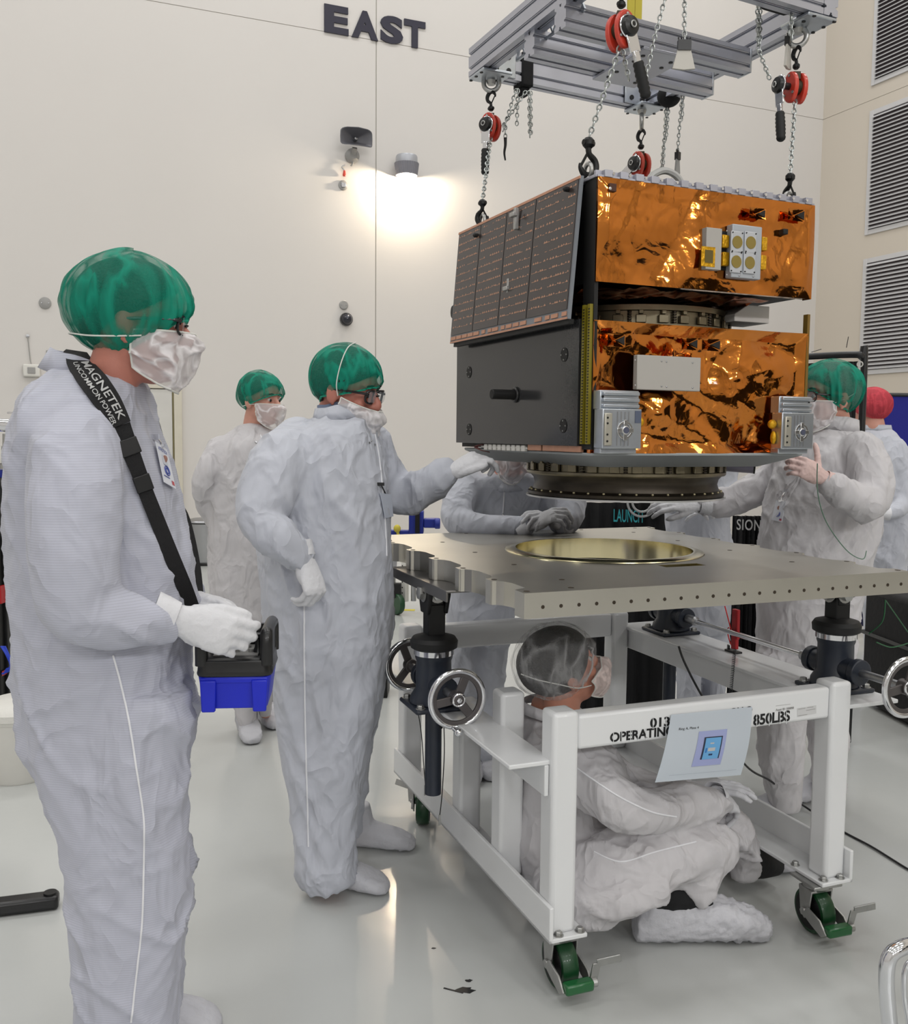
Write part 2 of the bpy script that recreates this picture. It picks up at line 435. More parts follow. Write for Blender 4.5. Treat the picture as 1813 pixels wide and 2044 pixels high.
c00 = KO; c10 = KO - EW * ROOM_L; c11 = c10 + SW * ROOM_D; c01 = KO + SW * ROOM_D
def slab(name, quad, d, material):
    q = [Vector(p) for p in quad]; d = Vector(d)
    b = MB(); b.add(q + [p + d for p in q], [(0, 1, 2, 3), (7, 6, 5, 4), (0, 4, 5, 1), (1, 5, 6, 2), (2, 6, 7, 3), (3, 7, 4, 0)])
    return tag(b.build(name, material, smooth=0), kind='structure')
slab('floor', (c00, c10, c11, c01), (0, 0, -0.2), M['floor'])
slab('ceiling', [p + ZUP * ROOM_H for p in (c00, c10, c11, c01)], (0, 0, 0.2), M['ceiling'])
slab('wall_west', (c11, c01, c01 + ZUP * ROOM_H, c11 + ZUP * ROOM_H), SW * 0.2, M['wall'])
slab('wall_north', (c10, c11, c11 + ZUP * ROOM_H, c10 + ZUP * ROOM_H), -EW * 0.2, M['wall'])

# east and south walls: insulated panels with real joints between them
SEAM_Z = 6.45
def panel_wall(name, o, ex, out, xs, zs, material):
    g = 0.014
    b = MB()
    for i in range(len(xs) - 1):
        for j in range(len(zs) - 1):
            k = 0.008; a = o + ex * (xs[i] + (g if i else 0)) + ZUP * (zs[j] + (k if j else 0)); w = ex * (xs[i + 1] - xs[i] - (g if i else 0)); h = ZUP * (zs[j + 1] - zs[j] - (k if j else 0))
            q = [a, a + w, a + w + h, a + h]
            b.add(q + [p - out * 0.1 for p in q], [(0, 1, 2, 3), (7, 6, 5, 4), (0, 4, 5, 1), (1, 5, 6, 2), (2, 6, 7, 3), (3, 7, 4, 0)])
    b.cur = 1
    a = o - out * 0.006; w = ex * (xs[-1] - xs[0]); h = ZUP * zs[-1]; a = a + ex * xs[0]
    q = [a, a + w, a + w + h, a + h]
    b.add(q + [p - out * 0.2 for p in q], [(0, 1, 2, 3), (7, 6, 5, 4), (0, 4, 5, 1), (1, 5, 6, 2), (2, 6, 7, 3), (3, 7, 4, 0)])
    return tag(b.build(name, [material, M['seam']], smooth=0), kind='structure')
panel_wall('wall_east', KO, -EW, SW, [0, 7.36, 22.0], [0, SEAM_Z, ROOM_H], M['wall'])
panel_wall('wall_south', KO, SW, -EW, [0, 12.0, 25.0], [0, SEAM_Z, ROOM_H], M['wall_s'])

def on_east(px, py): return east(px, py)
# door in the east wall, far left, mostly behind the people
dl = east(250, 900); dr = east(363, 900)
dx = (dr - dl).dot(EW)
b = MB(); o_ = Vector((dr.x, dr.y, 0))
door = thing('door_1', None, None, tuple(o_)); tag(door, kind='structure')
zt = 1.99
m_frame = mat('door_frame_paint', (206, 200, 184), 0.45); m_leaf = mat('door_leaf_paint', (205, 203, 198), 0.4)
b = MB(); b.box2((0, 0, 0), (0, 0, 0)); b = MB(Matrix.Translation(o_) @ Matrix(((EW.x, SW.x, 0, 0), (EW.y, SW.y, 0, 0), (0, 0, 1, 0), (0, 0, 0, 1))))
b.box2((-0.09, 0, 0), (0, 0.06, zt + 0.09)); b.box2((-1.11, 0, 0), (-1.02, 0.06, zt + 0.09)); b.box2((-1.11, 0, zt), (0, 0.06, zt + 0.09))
b.build('door_frame', m_frame, door, 0.004)
b.__init__(b.M); b.box2((-1.015, 0.012, 0.01), (-0.11, 0.045, zt - 0.01)); b.build('door_leaf', m_leaf, door, 0.003)
b.__init__(b.M); b.box2((-0.108, 0.0, 0.02), (-0.092, 0.05, zt - 0.01)); b.build('door_seal', mat('door_seal', (120, 112, 78), 0.7), door)
b.__init__(b.M); b.box2((-0.64, 0.045, 1.47), (-0.45, 0.049, 1.74)); sgn = b.build('door_sign', m_leaf, door)
b.__init__(b.M)
for q0, q1 in (((-0.64, 1.47), (-0.636, 1.74)), ((-0.454, 1.47), (-0.45, 1.74)), ((-0.64, 1.736), (-0.45, 1.74)), ((-0.64, 1.47), (-0.45, 1.474))):
    b.box2((q0[0], 0.049, q0[1]), (q1[0], 0.051, q1[1]))
b.build('sign_border', M['black_print'], sgn)
lettering('sign_letters', 'R', 0.07, o_ - EW * 0.53 + SW * 0.052 + ZUP * 1.53, EW, ZUP, M['black_print'], sgn)
b.__init__(b.M); b.box2((-1.0, 0.045, 0.98), (-0.9, 0.10, 1.02)); b.build('door_handle', M['steel'], door, 0.006)

# lettering high on the east wall
o0 = east(647.5, 63.5, 0.012)
tl = east(647.5, 7.0, 0.012); tr = east(849, 42.5, 0.012)
hh = (tl - o0).length
t = thing('wall_lettering', 'big dark letters reading EAST high on the cream wall', 'letters', tuple(o0))
xx = 0.0; wid = (east(849, 95, 0.012) - o0).dot(EW)
parts = []
for chx in 'EAST':
    vs, fs = text_mesh(chx, 1.0, 0.0, 0.048); parts.append((chx, vs, fs, min(v.x for v in vs), max(v.x for v in vs), min(v.y for v in vs), max(v.y for v in vs)))
spans = [(0.0, 0.232), (0.262, 0.522), (0.545, 0.772), (0.783, 1.0)]
for (chx, vs, fs, x0, x1, y0, y1), (s0, s1) in zip(parts, spans):
    vs2, fs2 = text_mesh(chx, 1.0, 0.5, 0.048)
    b = MB(); b.add([o0 + EW * (wid * (s0 + (s1 - s0) * (v.x - x0) / (x1 - x0))) + ZUP * (hh * (v.y - y0) / (y1 - y0)) + SW * (v.z * 0.02) for v in vs2], fs2)
    me = bpy.data.meshes.new('letter'); me.from_pydata([tuple(v) for v in b.v], [], b.f); me.update()
    link_mesh('letter', me, M['navy_letter'], t)

# louvred air grilles in the south wall
m_vent = mat('vent_paint', (196, 196, 198), 0.4); m_ventdark = mat('vent_recess', (70, 62, 66), 0.8)
def wall_vent(label, z0, z1, b0=1.03, width=1.5):
    Mx = Matrix(((SW.x, -EW.x, 0, KO.x), (SW.y, -EW.y, 0, KO.y), (0, 0, 1, 0), (0, 0, 0, 1)))
    t = thing('wall_vent', label, 'vent', tuple(Mx @ Vector((b0, 0, z0))), 'louvred wall vents')
    b = MB(Mx); f = 0.07
    b.box2((b0 - f, 0, z0 - f), (b0, 0.025, z1 + f)); b.box2((b0 + width, 0, z0 - f), (b0 + width + f, 0.025, z1 + f))
    b.box2((b0, 0, z0 - f), (b0 + width, 0.025, z0)); b.box2((b0, 0, z1), (b0 + width, 0.025, z1 + f))
    b.build('frame', m_vent, t, 0.004)
    b.__init__(Mx); b.box2((b0, 0.002, z0), (b0 + width, 0.006, z1)); b.build('recess', m_ventdark, t)
    b.__init__(Mx); n = int(round((z1 - z0) / 0.058)); st = (z1 - z0) / n
    for i in range(n):
        z = z0 + (i + 0.5) * st
        b.add([(b0, 0.008, z + 0.012), (b0 + width, 0.008, z + 0.012), (b0 + width, 0.048, z - 0.024), (b0, 0.048, z - 0.024),
               (b0, 0.008, z + 0.017), (b0 + width, 0.008, z + 0.017), (b0 + width, 0.05, z - 0.019), (b0, 0.05, z - 0.019)],
              [(0, 1, 2, 3), (7, 6, 5, 4), (0, 4, 5, 1), (1, 5, 6, 2), (2, 6, 7, 3), (3, 7, 4, 0)])
    b.build('louvres', m_vent, t, smooth=0)
wall_vent('highest louvred grey vent, cut off by the top of the picture', 6.72, 8.9)
wall_vent('middle louvred grey vent, between two others on the side wall', 4.56, 6.22)
wall_vent('lowest louvred grey vent, just above the black curtain screen', 2.49, 4.07)

# small fittings on the east wall
Mx = lambda p: Matrix.Translation(p) @ Matrix(((EW.x, SW.x, 0, 0), (EW.y, SW.y, 0, 0), (0, 0, 1, 0), (0, 0, 0, 1)))
def fit(name, label, cat, px, py):
    p = east(px, py); return thing(name, label, cat, tuple(p)), Mx(p)
t, m = fit('horn_speaker', 'grey rectangular horn loudspeaker on the wall below the letters', 'speaker', 702, 285)
b = MB(m)
# flared open horn: outer shell, curved mouth
w, h, d = 0.21, 0.11, 0.22
ring = []
for k, (sx_, sz_, y_) in enumerate(((0.3, 0.35, 0.10), (0.62, 0.72, 0.17), (1.0, 1.0, 0.30), (0.95, 0.93, 0.30), (0.55, 0.62, 0.18), (0.16, 0.2, 0.13))):
    for i in range(24):
        an = 2 * pi * i / 24; c_, s_ = cos(an), sin(an)
        X = math.copysign(abs(c_) ** 0.35, c_) * w * sx_; Z = math.copysign(abs(s_) ** 0.35, s_) * h * sz_
        ring.append((X, y_ - 0.09 * (X / w) ** 2 * (1 if k in (2, 3) else 0), Z))
b.add(ring, [(k * 24 + i, (k + 1) * 24 + i, (k + 1) * 24 + (i + 1) % 24, k * 24 + (i + 1) % 24) for k in range(5) for i in range(24)] + [tuple(range(24)), tuple(range(5 * 24, 6 * 24))])
b.build('horn', mat('horn_grey', (92, 92, 98), 0.4), t)
b = MB(m); b.lathe([(0.02, 0.12), (0.026, 0.16), (0.018, 0.2), (0.0, 0.21)], axis=(0, 1, 0), n=16); b.build('driver', M['steel'], t)
b = MB(m); b.lathe([(0.09, 0.0), (0.09, 0.05), (0.05, 0.09)], c=(0, 0, -0.17), axis=(0, 1, 0), n=20); b.bar((0, 0.08, -0.16), (0, 0.14, -0.1), 0.06, 0.03); b.tube([(0, 0.05, -0.2), (0.0, 0.05, -0.27), (-0.02, 0.04, -0.3)], 0.012, sub=4)
b.build('bracket', M['grey_plastic'], t)

t, m = fit('pull_alarm', 'small red tipped cord hanging under the horn loudspeaker', 'alarm cord', 686, 345)
b = MB(m); b.tube([(0.01, 0.03, 0.09), (-0.03, 0.03, 0.06), (0.0, 0.035, 0.02), (0, 0.035, -0.0)], 0.008, sub=5); b.build('cord', M['steel'], t)
b = MB(m); b.lathe([(0.012, 0.02), (0.022, -0.03), (0.02, -0.05), (0, -0.055)], c=(0, 0.035, 0), n=16); b.build('bulb', M['red'], t)
def disc(label, px, py, r, material, name='wall_plate', cat='wall plate'):
    t, m = fit(name, label, cat, px, py)
    b = MB(m); b.lathe([(r, 0.0), (r, 0.014), (r * 0.86, 0.02), (0, 0.021)], axis=(0, 1, 0), n=32); b.build('cover', material, t)
    b = MB(m)
    for a in (0, 1): b.lathe([(r * 0.09, 0.02), (r * 0.08, 0.026), (0, 0.026)], c=(r * 0.55 * (1 if a else -1), 0, 0), axis=(0, 1, 0), n=10)
    b.build('screw', M['steel'], t); return t, m
disc('round grey cover plate alone on the wall, upper left', 90, 605, 0.066, M['grey_plastic'])
disc('round grey cover plate just above the black dome camera', 686, 609, 0.058, M['grey_plastic'])
t, m = disc('round grey plate beneath the red tipped alarm cord', 685, 370, 0.062, M['grey_plastic'])
b = MB(m); b.box2((-0.03, 0.02, -0.03), (0.03, 0.035, 0.03)); b.build('outlet', M['steel'], t, 0.004)
t, m = fit('dome_camera', 'small black dome camera on the cream wall', 'camera', 690, 638)
b = MB(m); b.lathe([(0.075, 0), (0.085, 0.03), (0.08, 0.06)], axis=(0, 1, 0), n=28); b.build('base', M['black_plastic'], t)
b = MB(m); b.lathe([(0.072, 0.05), (0.066, 0.085), (0.045, 0.115), (0.02, 0.13), (0, 0.134)], axis=(0, 1, 0), n=28); b.build('dome', mat('dome_gloss', (16, 18, 34), 0.08, coat=0.5), t)
t, m = fit('wall_switch', 'small flat grey switch plate beside the square sensor box', 'switch', 101, 711)
b = MB(m); b.box2((-0.045, 0, -0.065), (0.045, 0.012, 0.065)); b.build('plate', M['grey_plastic'], t, 0.004)
b = MB(m); b.box2((-0.02, 0.012, -0.03), (0.02, 0.02, 0.03)); b.build('rocker', M['steel'], t, 0.003)
t, m = fit('sensor_box', 'white square sensor box with a thin cable rising above it', 'sensor', 63, 740)
b = MB(m); b.box2((-0.09, 0, -0.07), (0.09, 0.07, 0.07)); b.build('housing', M['white_plastic'], t, 0.015, 3)
b = MB(m); b.box2((-0.04, 0.07, -0.035), (0.04, 0.08, 0.035)); b.build('window', M['grey_plastic'], t, 0.004)
b = MB(m); b.tube([(0.0, 0.03, 0.07), (-0.01, 0.02, 0.12), (-0.02, 0.015, 0.25), (-0.03, 0.015, 0.38)], 0.005, sub=4); b.build('cable', M['grey_plastic'], t)
b = MB(m); b.lathe([(0.018, 0), (0.018, 0.02), (0, 0.022)], c=(-0.03, 0, 0.39), axis=(0, 1, 0), n=14); b.build('cable_gland', M['steel'], t)

# lit wall lamp
t, m = fit('wall_lamp', 'lit ribbed grey lamp throwing a bright glow on the wall', 'lamp', 803, 343)
b = MB(m); b.lathe([(0.152, 0.085), (0.152, 0.1), (0.14, 0.102), (0.14, 0.17), (0.13, 0.19), (0.0, 0.19)], c=(0, 0.17, -0.03), n=40); b.box2((-0.05, 0, 0.07), (0.05, 0.2, 0.13)); b.build('cap', mat('lamp_cap', (170, 172, 178), 0.4, 0.3), t)
b = MB(m); prof = []
n = 72; vs = []
for z, r in ((0.06, 0.155), (-0.09, 0.135), (-0.09, 0.125), (0.06, 0.14)):
    for i in range(n):
        rr = r + (0.005 if (i % 2) else 0) * (1 if r > 0.13 else 0); an = 2 * pi * i / n
        vs.append((rr * cos(an), 0.17 + rr * sin(an), z))
b.add(vs, [(k * n + i, ((k + 1) % 4) * n + i, ((k + 1) % 4) * n + (i + 1) % n, k * n + (i + 1) % n) for k in range(4) for i in range(n)])
b.build('ribbed_shade', mat('lamp_shade', (120, 120, 128), 0.4), t, smooth=0)
b = MB(m); b.ell((0, 0.17, 0.01), (0.045, 0.045, 0.055)); b.build('bulb', mat('bulb_glow', (255, 232, 196), 0.5, emit=(255, 226, 176), emit_s=26.0), t)
lp = bpy.data.lights.new('sconce_light', 'POINT'); lp.energy = 95; lp.color = (1.0, 0.84, 0.62); lp.shadow_soft_size = 0.03
lo = bpy.data.objects.new('sconce_light', lp); COL.objects.link(lo); lo.location = m @ Vector((0, 0.17, -0.108)); lo.rotation_euler = (0, 0, 0)

# ------------------------------------------------------------------ light
def area(name, loc, sx, sy, power, col=(1, 1, 1), rot=(0, 0, 0)):
    l = bpy.data.lights.new(name, 'AREA'); l.shape = 'RECTANGLE'; l.size = sx; l.size_y = sy; l.energy = power; l.color = col
    o = bpy.data.objects.new(name, l); COL.objects.link(o); o.location = loc; o.rotation_euler = rot; return o
LIGHT = 0.172
for i in range(4):
    for j in range(4):
        p = KO - EW * (3.0 + 5.2 * i) + SW * (3.0 + 6.0 * j) + ZUP * (ROOM_H - 0.05)
        area('ceiling_light', p, 2.4, 1.2, 520 * LIGHT * (1.5, 1.25, 0.85, 0.75)[j] * (1.15, 1.1, 0.95, 0.85)[i], (1.0, 1.0, 0.995), (0, 0, YW))
for k in range(4):   # fill lights added for brightness, high by the west wall behind the camera, tilted down
    p = KO - EW * (4.0 + 4.6 * k) + SW * (ROOM_D - 0.3) + ZUP * 7.5
    o_l = area('added_fill_light', p, 1.2, 0.6, 185, (1, 1, 1)); o_l.rotation_euler = (-SW - ZUP * 0.42).to_track_quat('-Z', 'Y').to_euler()
w = bpy.data.worlds.new('world'); SC.world = w; w.use_nodes = True
w.node_tree.nodes['Background'].inputs['Color'].default_value = (0.8, 0.85, 0.9, 1); w.node_tree.nodes['Background'].inputs['Strength'].default_value = 0.2
SC.view_settings.view_transform = 'Standard'; SC.view_settings.look = 'None'; SC.view_settings.gamma = 1.0; SC.view_settings.exposure = 0.0
SC.view_settings.use_curve_mapping = False
SC.cycles.max_bounces = 8; SC.cycles.diffuse_bounces = 4; SC.cycles.glossy_bounces = 4; SC.cycles.transparent_max_bounces = 12
SC.cycles.use_denoising = True; SC.cycles.caustics_reflective = False; SC.cycles.caustics_refractive = False
SC.cycles.sample_clamp_indirect = 6.0
# ------------------------------------------------------------------ wheeled cart, jacks and tooling plate
YP = 0.37
PU = Vector((cos(YP), sin(YP), 0)); PV = Vector((-sin(YP), cos(YP), 0))
CM = Matrix(((PU.x, PV.x, 0, 0), (PU.y, PV.y, 0, 0), (0, 0, 1, 0), (0, 0, 0, 1)))   # cart coordinates (u, v, z) -> world
def C3(u, v, z=0.0): return CM @ Vector((u, v, z))
cart = thing('rolling_cart', 'white steel rolling cart stencilled OPERATING with a person sitting inside it', 'cart', tuple(C3(1.59, 2.78, 0)), rz=YP)
PW = 0.075
def cart_part(name, boxes, bevel=0.008, material=None, parent=None):
    b = MB(CM)
    for a, c in boxes: b.box2(a, c)
    return b.build(name, material or M['white_paint'], parent or cart, bevel, 3)
U0, U1, V0, V1 = 1.10, 2.08, 2.115, 3.42
for (u, v, zt) in ((U0, V0, 0.768), (U1 - PW, V0, 0.768), (U0, V1 - PW, 0.755), (U1 - PW, V1 - PW, 0.752)):
    cart_part('corner_post', [((u, v, 0.175), (u + PW, v + PW, zt))], 0.012)
cart_part('side_post', [((U0, 2.44, 0.18), (U0 + PW, 2.44 + PW, 0.735))], 0.012)
cart_part('side_post', [((U0, 2.76, 0.18), (U0 + PW, 2.76 + PW, 0.62))], 0.012)
front = cart_part('front_rail', [((U0 + PW, V0 + 0.008, 0.662), (U1 - PW, V0 + 0.065, 0.755))], 0.01)
cart_part('back_rail', [((U0 + PW, V1 - 0.066, 0.652), (U1 - PW, V1 - 0.008, 0.747))], 0.01)
# side angle irons carrying the jacks
cart_part('side_rail', [((0.985, V0 + 0.02, 0.628), (U0 + 0.012, V1, 0.640)), ((U0 - 0.014, V0 + 0.02, 0.545), (U0 - 0.001, V1, 0.628))], 0.003)
cart_part('side_rail', [((U1 - 0.012, V0 + 0.02, 0.678), (U1 + 0.2, V1, 0.690)), ((U1 + 0.001, V0 + 0.075, 0.6), (U1 + 0.014, V1, 0.678))], 0.003)
# bottom angle irons
cart_part('bottom_rail', [((U0 - 0.012, V0 - 0.02, 0.165), (U0, V1 + 0.01, 0.262)), ((U0 - 0.012, V0 - 0.02, 0.165), (U0 + 0.1, V1 + 0.01, 0.177))], 0.003)
cart_part('bottom_rail', [((U1, V0 - 0.02, 0.165), (U1 + 0.012, V1 + 0.01, 0.262)), ((U1 - 0.1, V0 - 0.02, 0.165), (U1 + 0.012, V1 + 0.01, 0.177))], 0.003)
def hexbolt(b, p, ax, r=0.012, h=0.01):
    p = Vector(p); b.lathe([(r * 1.35, 0), (r * 1.35, 0.002)], c=p, axis=ax, n=16); b.lathe([(r, 0.002), (r, h), (r * 0.8, h + 0.002)], c=p, axis=ax, n=6)
for u, v in ((U0 + 0.022, V0 - 0.005), (U0 + 0.085, V0 - 0.005), (U1 - 0.022, V0 - 0.005), (U1 - 0.08, V0 + 0.0), (U1 - 0.088, V0 + 0.11), (U0 + 0.09, V0 + 0.11)):
    b = MB(CM); hexbolt(b, (u, v, 0.177), (0, 0, 1), 0.010); b.build('bolt', M['zinc'], cart)

def caster(u, v, ang, flip=1):
    """swivel caster with brake: wheel axle along local x, brake bar on the -y side"""
    m = CM @ Matrix.Translation((u, v, 0)) @ Matrix.Rotation(ang, 4, 'Z')
    R_ = 0.068
    b = MB(m)
    b.box2((-0.05, -0.055, 0.156), (0.05, 0.055, 0.165)); b.lathe([(0.035, 0.135), (0.04, 0.145), (0.035, 0.156)], n=24)
    for s in (-1, 1):
        b.prism([(-0.03, 0.14), (0.03, 0.14), (0.018, 0.06), (0, 0.045), (-0.018, 0.06)], (s * 0.036, 0, 0), (0, 1, 0), (0, 0, 1), (1, 0, 0), -0.0025, 0.0025)
        b.lathe([(0.014, 0), (0.013, 0.008), (0, 0.009)], c=(s * 0.038, 0, R_), axis=(s, 0, 0), n=6)
    b.box2((-0.038, -0.03, 0.132), (0.038, 0.03, 0.14))
    f = b.build('caster_fork', M['zinc'], cart, 0.002)
    b = MB(m); b.lathe([(0.02, -0.026), (R_ - 0.014, -0.024), (R_ - 0.004, -0.023), (R_, -0.016), (R_, 0.016), (R_ - 0.004, 0.023), (R_ - 0.014, 0.024), (0.02, 0.026)], c=(0, 0, R_), axis=(1, 0, 0), n=40)
    w = b.build('wheel', M['green_rubber'], f)
    b = MB(m)
    for s in (-1, 1): b.ring([(0.02, s * 0.022), (0.055, s * 0.021), (0.055, s * 0.0255), (0.02, s * 0.027)], c=(0, 0, R_), axis=(1, 0, 0), n=32)
    b.build('wheel_disc', M['black_metal'], f)
    b = MB(m)
    for s in (-1, 1): b.prism([(-0.105, 0.045), (-0.075, 0.075), (-0.02, 0.09), (0.0, 0.062), (-0.04, 0.045), (-0.085, 0.03)], (s * 0.043, 0, 0), (0, 1, 0), (0, 0, 1), (1, 0, 0), -0.003, 0.003)
    br = b.build('brake_arm', M['zinc'], f, 0.0015)
    b = MB(m); b.box2((-0.04, -0.115, 0.038), (0.042, -0.084, 0.066)); b.build('brake_pedal', M['green_paint'], f, 0.006)
    b = MB(m)
    for p0, p1 in (((0.05, -0.09, 0.05), (0.055, -0.1, 0.105)), ((0.055, -0.1, 0.105), (0.115, -0.118, 0.118))): b.bar(p0, p1, 0.024, 0.005, (0, 1, 0.2))
    b.cyl((0.042, -0.098, 0.052), (0.056, -0.098, 0.052), 0.012)
    b.build('brake_lever', M['zinc'], f, 0.0015)
caster(1.16, 2.17, 0.0); caster(2.01, 2.155, -0.05); caster(1.165, 3.30, 2.75); caster(2.0, 3.32, 0.0)

# stencilled lettering on the front rail
def front_pt(px, py, off=0.0): return WP(px, py, C3(0, V0 + 0.008 - off, 0), PV)
def stencil(s, x0, x1, ybase0, ybase1, ytop0, parent, material=M['black_print'], name='stencil_letters', bold=0.028, off=0.0008):
    a = front_pt(x0, ybase0, off); c = front_pt(x1, ybase1, off); tpt = front_pt(x0, ytop0, off)
    vs, fs = text_mesh(s, 1.0, 0.0004, bold)
    xa, xb = min(v.x for v in vs), max(v.x for v in vs); ya, yb = min(v.y for v in vs), max(v.y for v in vs)
    ex = (c - a); ey = (tpt - a); ey = ZUP * ey.z
    me = bpy.data.meshes.new(name); me.from_pydata([tuple(a + ex * ((v.x - xa) / (xb - xa)) + ey * ((v.y - ya) / (yb - ya)) - PV * v.z) for v in vs], [], fs); me.update()
    o = link_mesh(name, me, material, parent); return o
stencil('013', 1298, 1337, 1453, 1449, 1434, front)
stencil('OPERATING', 1218, 1345, 1482, 1467, 1463, front)
stencil('850LBS', 1504, 1577, 1449, 1439, 1427, front)
stencil('ON O', 1458, 1502, 1428, 1423, 1414, front)
for k in range(9): pass
# stencil bridges: thin white gaps across the letters
b = MB()
for px, y0, y1 in ((1304, 1432, 1455), (1330.5, 1432, 1455), (1225, 1462, 1484), (1241.5, 1460, 1482), (1259, 1458, 1480), (1274, 1456, 1478), (1290, 1454, 1477), (1337, 1449, 1470), (1511, 1426, 1451), (1536, 1423, 1449), (1557.5, 1420, 1445), (1570, 1420, 1445)):
    p = front_pt(px, y0, 0.0015); q = front_pt(px, y1, 0.0015); b.bar(p, q, 0.0018, 0.0006, PV)
b.build('stencil_bridges', M['white_paint'], front)
lab = MB(); ps = [front_pt(*q, 0.0008) for q in ((1592, 1431), (1630, 1424), (1630, 1408), (1592, 1414))]
lab.add(ps + [p + PV * 0.0006 for p in ps], [(0, 1, 2, 3), (7, 6, 5, 4), (0, 4, 5, 1), (1, 5, 6, 2), (2, 6, 7, 3), (3, 7, 4, 0)])
labo = lab.build('asset_label', mat('label_paper', (206, 206, 206), 0.6), front, smooth=0)
b = MB()
for q in ((1594, 1429, 1612, 1426), (1594, 1416, 1608, 1413.5), (1610, 1418, 1628, 1415), (1612, 1412.5, 1624, 1411)):
    b.bar(front_pt(q[0], q[1], 0.0016), front_pt(q[2], q[3], 0.0016), 0.0009, 0.0003, PV)
b.build('label_print', M['grey_plastic'], labo)
stencil('Asset ID 100090', 1549, 1585, 1419.5, 1415, 1415, front, M['grey_plastic'], 'asset_letters', 0.0)
b = MB(); b.bar(front_pt(1549, 1409), front_pt(1578, 1405.5), 0.0006, 0.0016, PV); b.build('scribble', M['grey_plastic'], front)

# sheet of paper taped to the rail, hanging free below it
tl, tr = front_pt(1340, 1427, 0.004), front_pt(1502, 1411, 0.004)
def lean(px, py, vv): return WP(px, py, C3(0, vv, 0), PV)
bl, br_ = lean(1308, 1562, 2.06), lean(1479, 1547, 2.06)
sheet = MB(); n = 14
grid = []
for j in range(n + 1):
    for i in range(n + 1):
        a = i / n; c = j / n; p = tl.lerp(tr, a).lerp(bl.lerp(br_, a), c) - PV * (0.012 * sin(pi * c)) * (0.6 + 0.4 * sin(2.2 * a)); grid.append(p)
fs = [(j * (n + 1) + i, j * (n + 1) + i + 1, (j + 1) * (n + 1) + i + 1, (j + 1) * (n + 1) + i) for j in range(n) for i in range(n)]
k = len(grid); nn = PV * 0.0006
sheet.add(grid + [p + nn for p in grid], fs + [tuple(reversed([q + k for q in f])) for f in fs])
m_paper = mat('paper', (206, 214, 222), 0.45, noise_amt=0.02, transl=0.25)
paper = sheet.build('paper_sheet', m_paper)
tag(paper, 'white paper sheet with a blue printed drawing hanging from the cart rail', 'paper')
def on_paper(a, c, lift=0.0012): return tl.lerp(tr, a).lerp(bl.lerp(br_, a), c) - PV * ((0.012 * sin(pi * c)) * (0.6 + 0.4 * sin(2.2 * a)) + lift)
def paper_patch(name, a0, c0, a1, c1, material, lift=0.0012, n=6):
    g = [on_paper(a0 + (a1 - a0) * i / n, c0 + (c1 - c0) * j / n, lift) for j in range(n + 1) for i in range(n + 1)]
    b = MB(); b.add(g, [(j * (n + 1) + i, j * (n + 1) + i + 1, (j + 1) * (n + 1) + i + 1, (j + 1) * (n + 1) + i) for j in range(n) for i in range(n)]); return b.build(name, material, paper)
paper_patch('printed_backing', 0.36, 0.28, 0.70, 0.80, mat('print_lavender', (150, 158, 200), 0.5))
paper_patch('printed_frame', 0.435, 0.37, 0.655, 0.70, mat('print_navy', (24, 34, 60), 0.5), 0.0016)
paper_patch('printed_screen', 0.455, 0.385, 0.64, 0.70, mat('print_blue', (98, 160, 208), 0.5), 0.0020)
paper_patch('printed_label', 0.50, 0.53, 0.585, 0.58, M['white_print'], 0.0024)
paper_patch('printed_slot', 0.52, 0.62, 0.565, 0.645, mat('print_dark', (20, 40, 80), 0.5), 0.0024)
paper_patch('printed_tab', 0.47, 0.53, 0.49, 0.60, mat('print_blue_dark', (40, 110, 180), 0.5), 0.0024)
paper_patch('printed_title', 0.515, 0.455, 0.56, 0.475, M['white_print'], 0.0024)
vs, fs = text_mesh('Ring A, Plate 4', 1.0, 0.0, 0.0); xb = max(v.x for v in vs); yb = max(v.y for v in vs)
me = bpy.data.meshes.new('t'); me.from_pydata([tuple(on_paper(0.115 + 0.235 * v.x / xb, 0.235 - 0.035 * v.y / yb)) for v in vs], [], fs); me.update(); link_mesh('printed_letters', me, M['black_print'], paper)
paper_patch('printed_rule', 0.13, 0.905, 0.92, 0.909, mat('print_grey', (165, 175, 185), 0.5))

# ---- tooling plate
plate = thing('tooling_plate', 'big square aluminium plate with a round gold rimmed hole, on top of the cart', 'plate', tuple(C3(1.585, 2.71, 1.04)), rz=YP)
PZ, PT = 1.10, 0.063
pu0, pu1, pv0, pv1 = 0.972, 2.19, 2.034, 3.385
HC = Vector((1.588, 2.725)); HR = 0.292
def scallop(vs_, inner, outer, u_in, u_out, sgn):
    pass
edge = []
bosses = [2.034 + 0.222 * k for k in range(1, 6)]
dpt = 0.038
left = [(pu0, pv0), (pu0, pv0 + 0.055), (pu0 + dpt * 0.5, pv0 + 0.065), (pu0 + dpt, pv0 + 0.075)]
for v in bosses:
    left += [(pu0 + dpt, v - 0.07), (pu0 + dpt * 0.75, v - 0.04), (pu0 + dpt * 0.35, v - 0.024), (pu0 + 0.003, v - 0.021), (pu0, v - 0.015), (pu0, v + 0.015), (pu0 + 0.003, v + 0.021), (pu0 + dpt * 0.35, v + 0.024), (pu0 + dpt * 0.75, v + 0.04), (pu0 + dpt, v + 0.07)]
left += [(pu0 + dpt, pv1 - 0.06), (pu0, pv1 - 0.045), (pu0, pv1)]
right = [(pu0 + pu1 - a, c) for a, c in reversed(left)]
outline = left + right
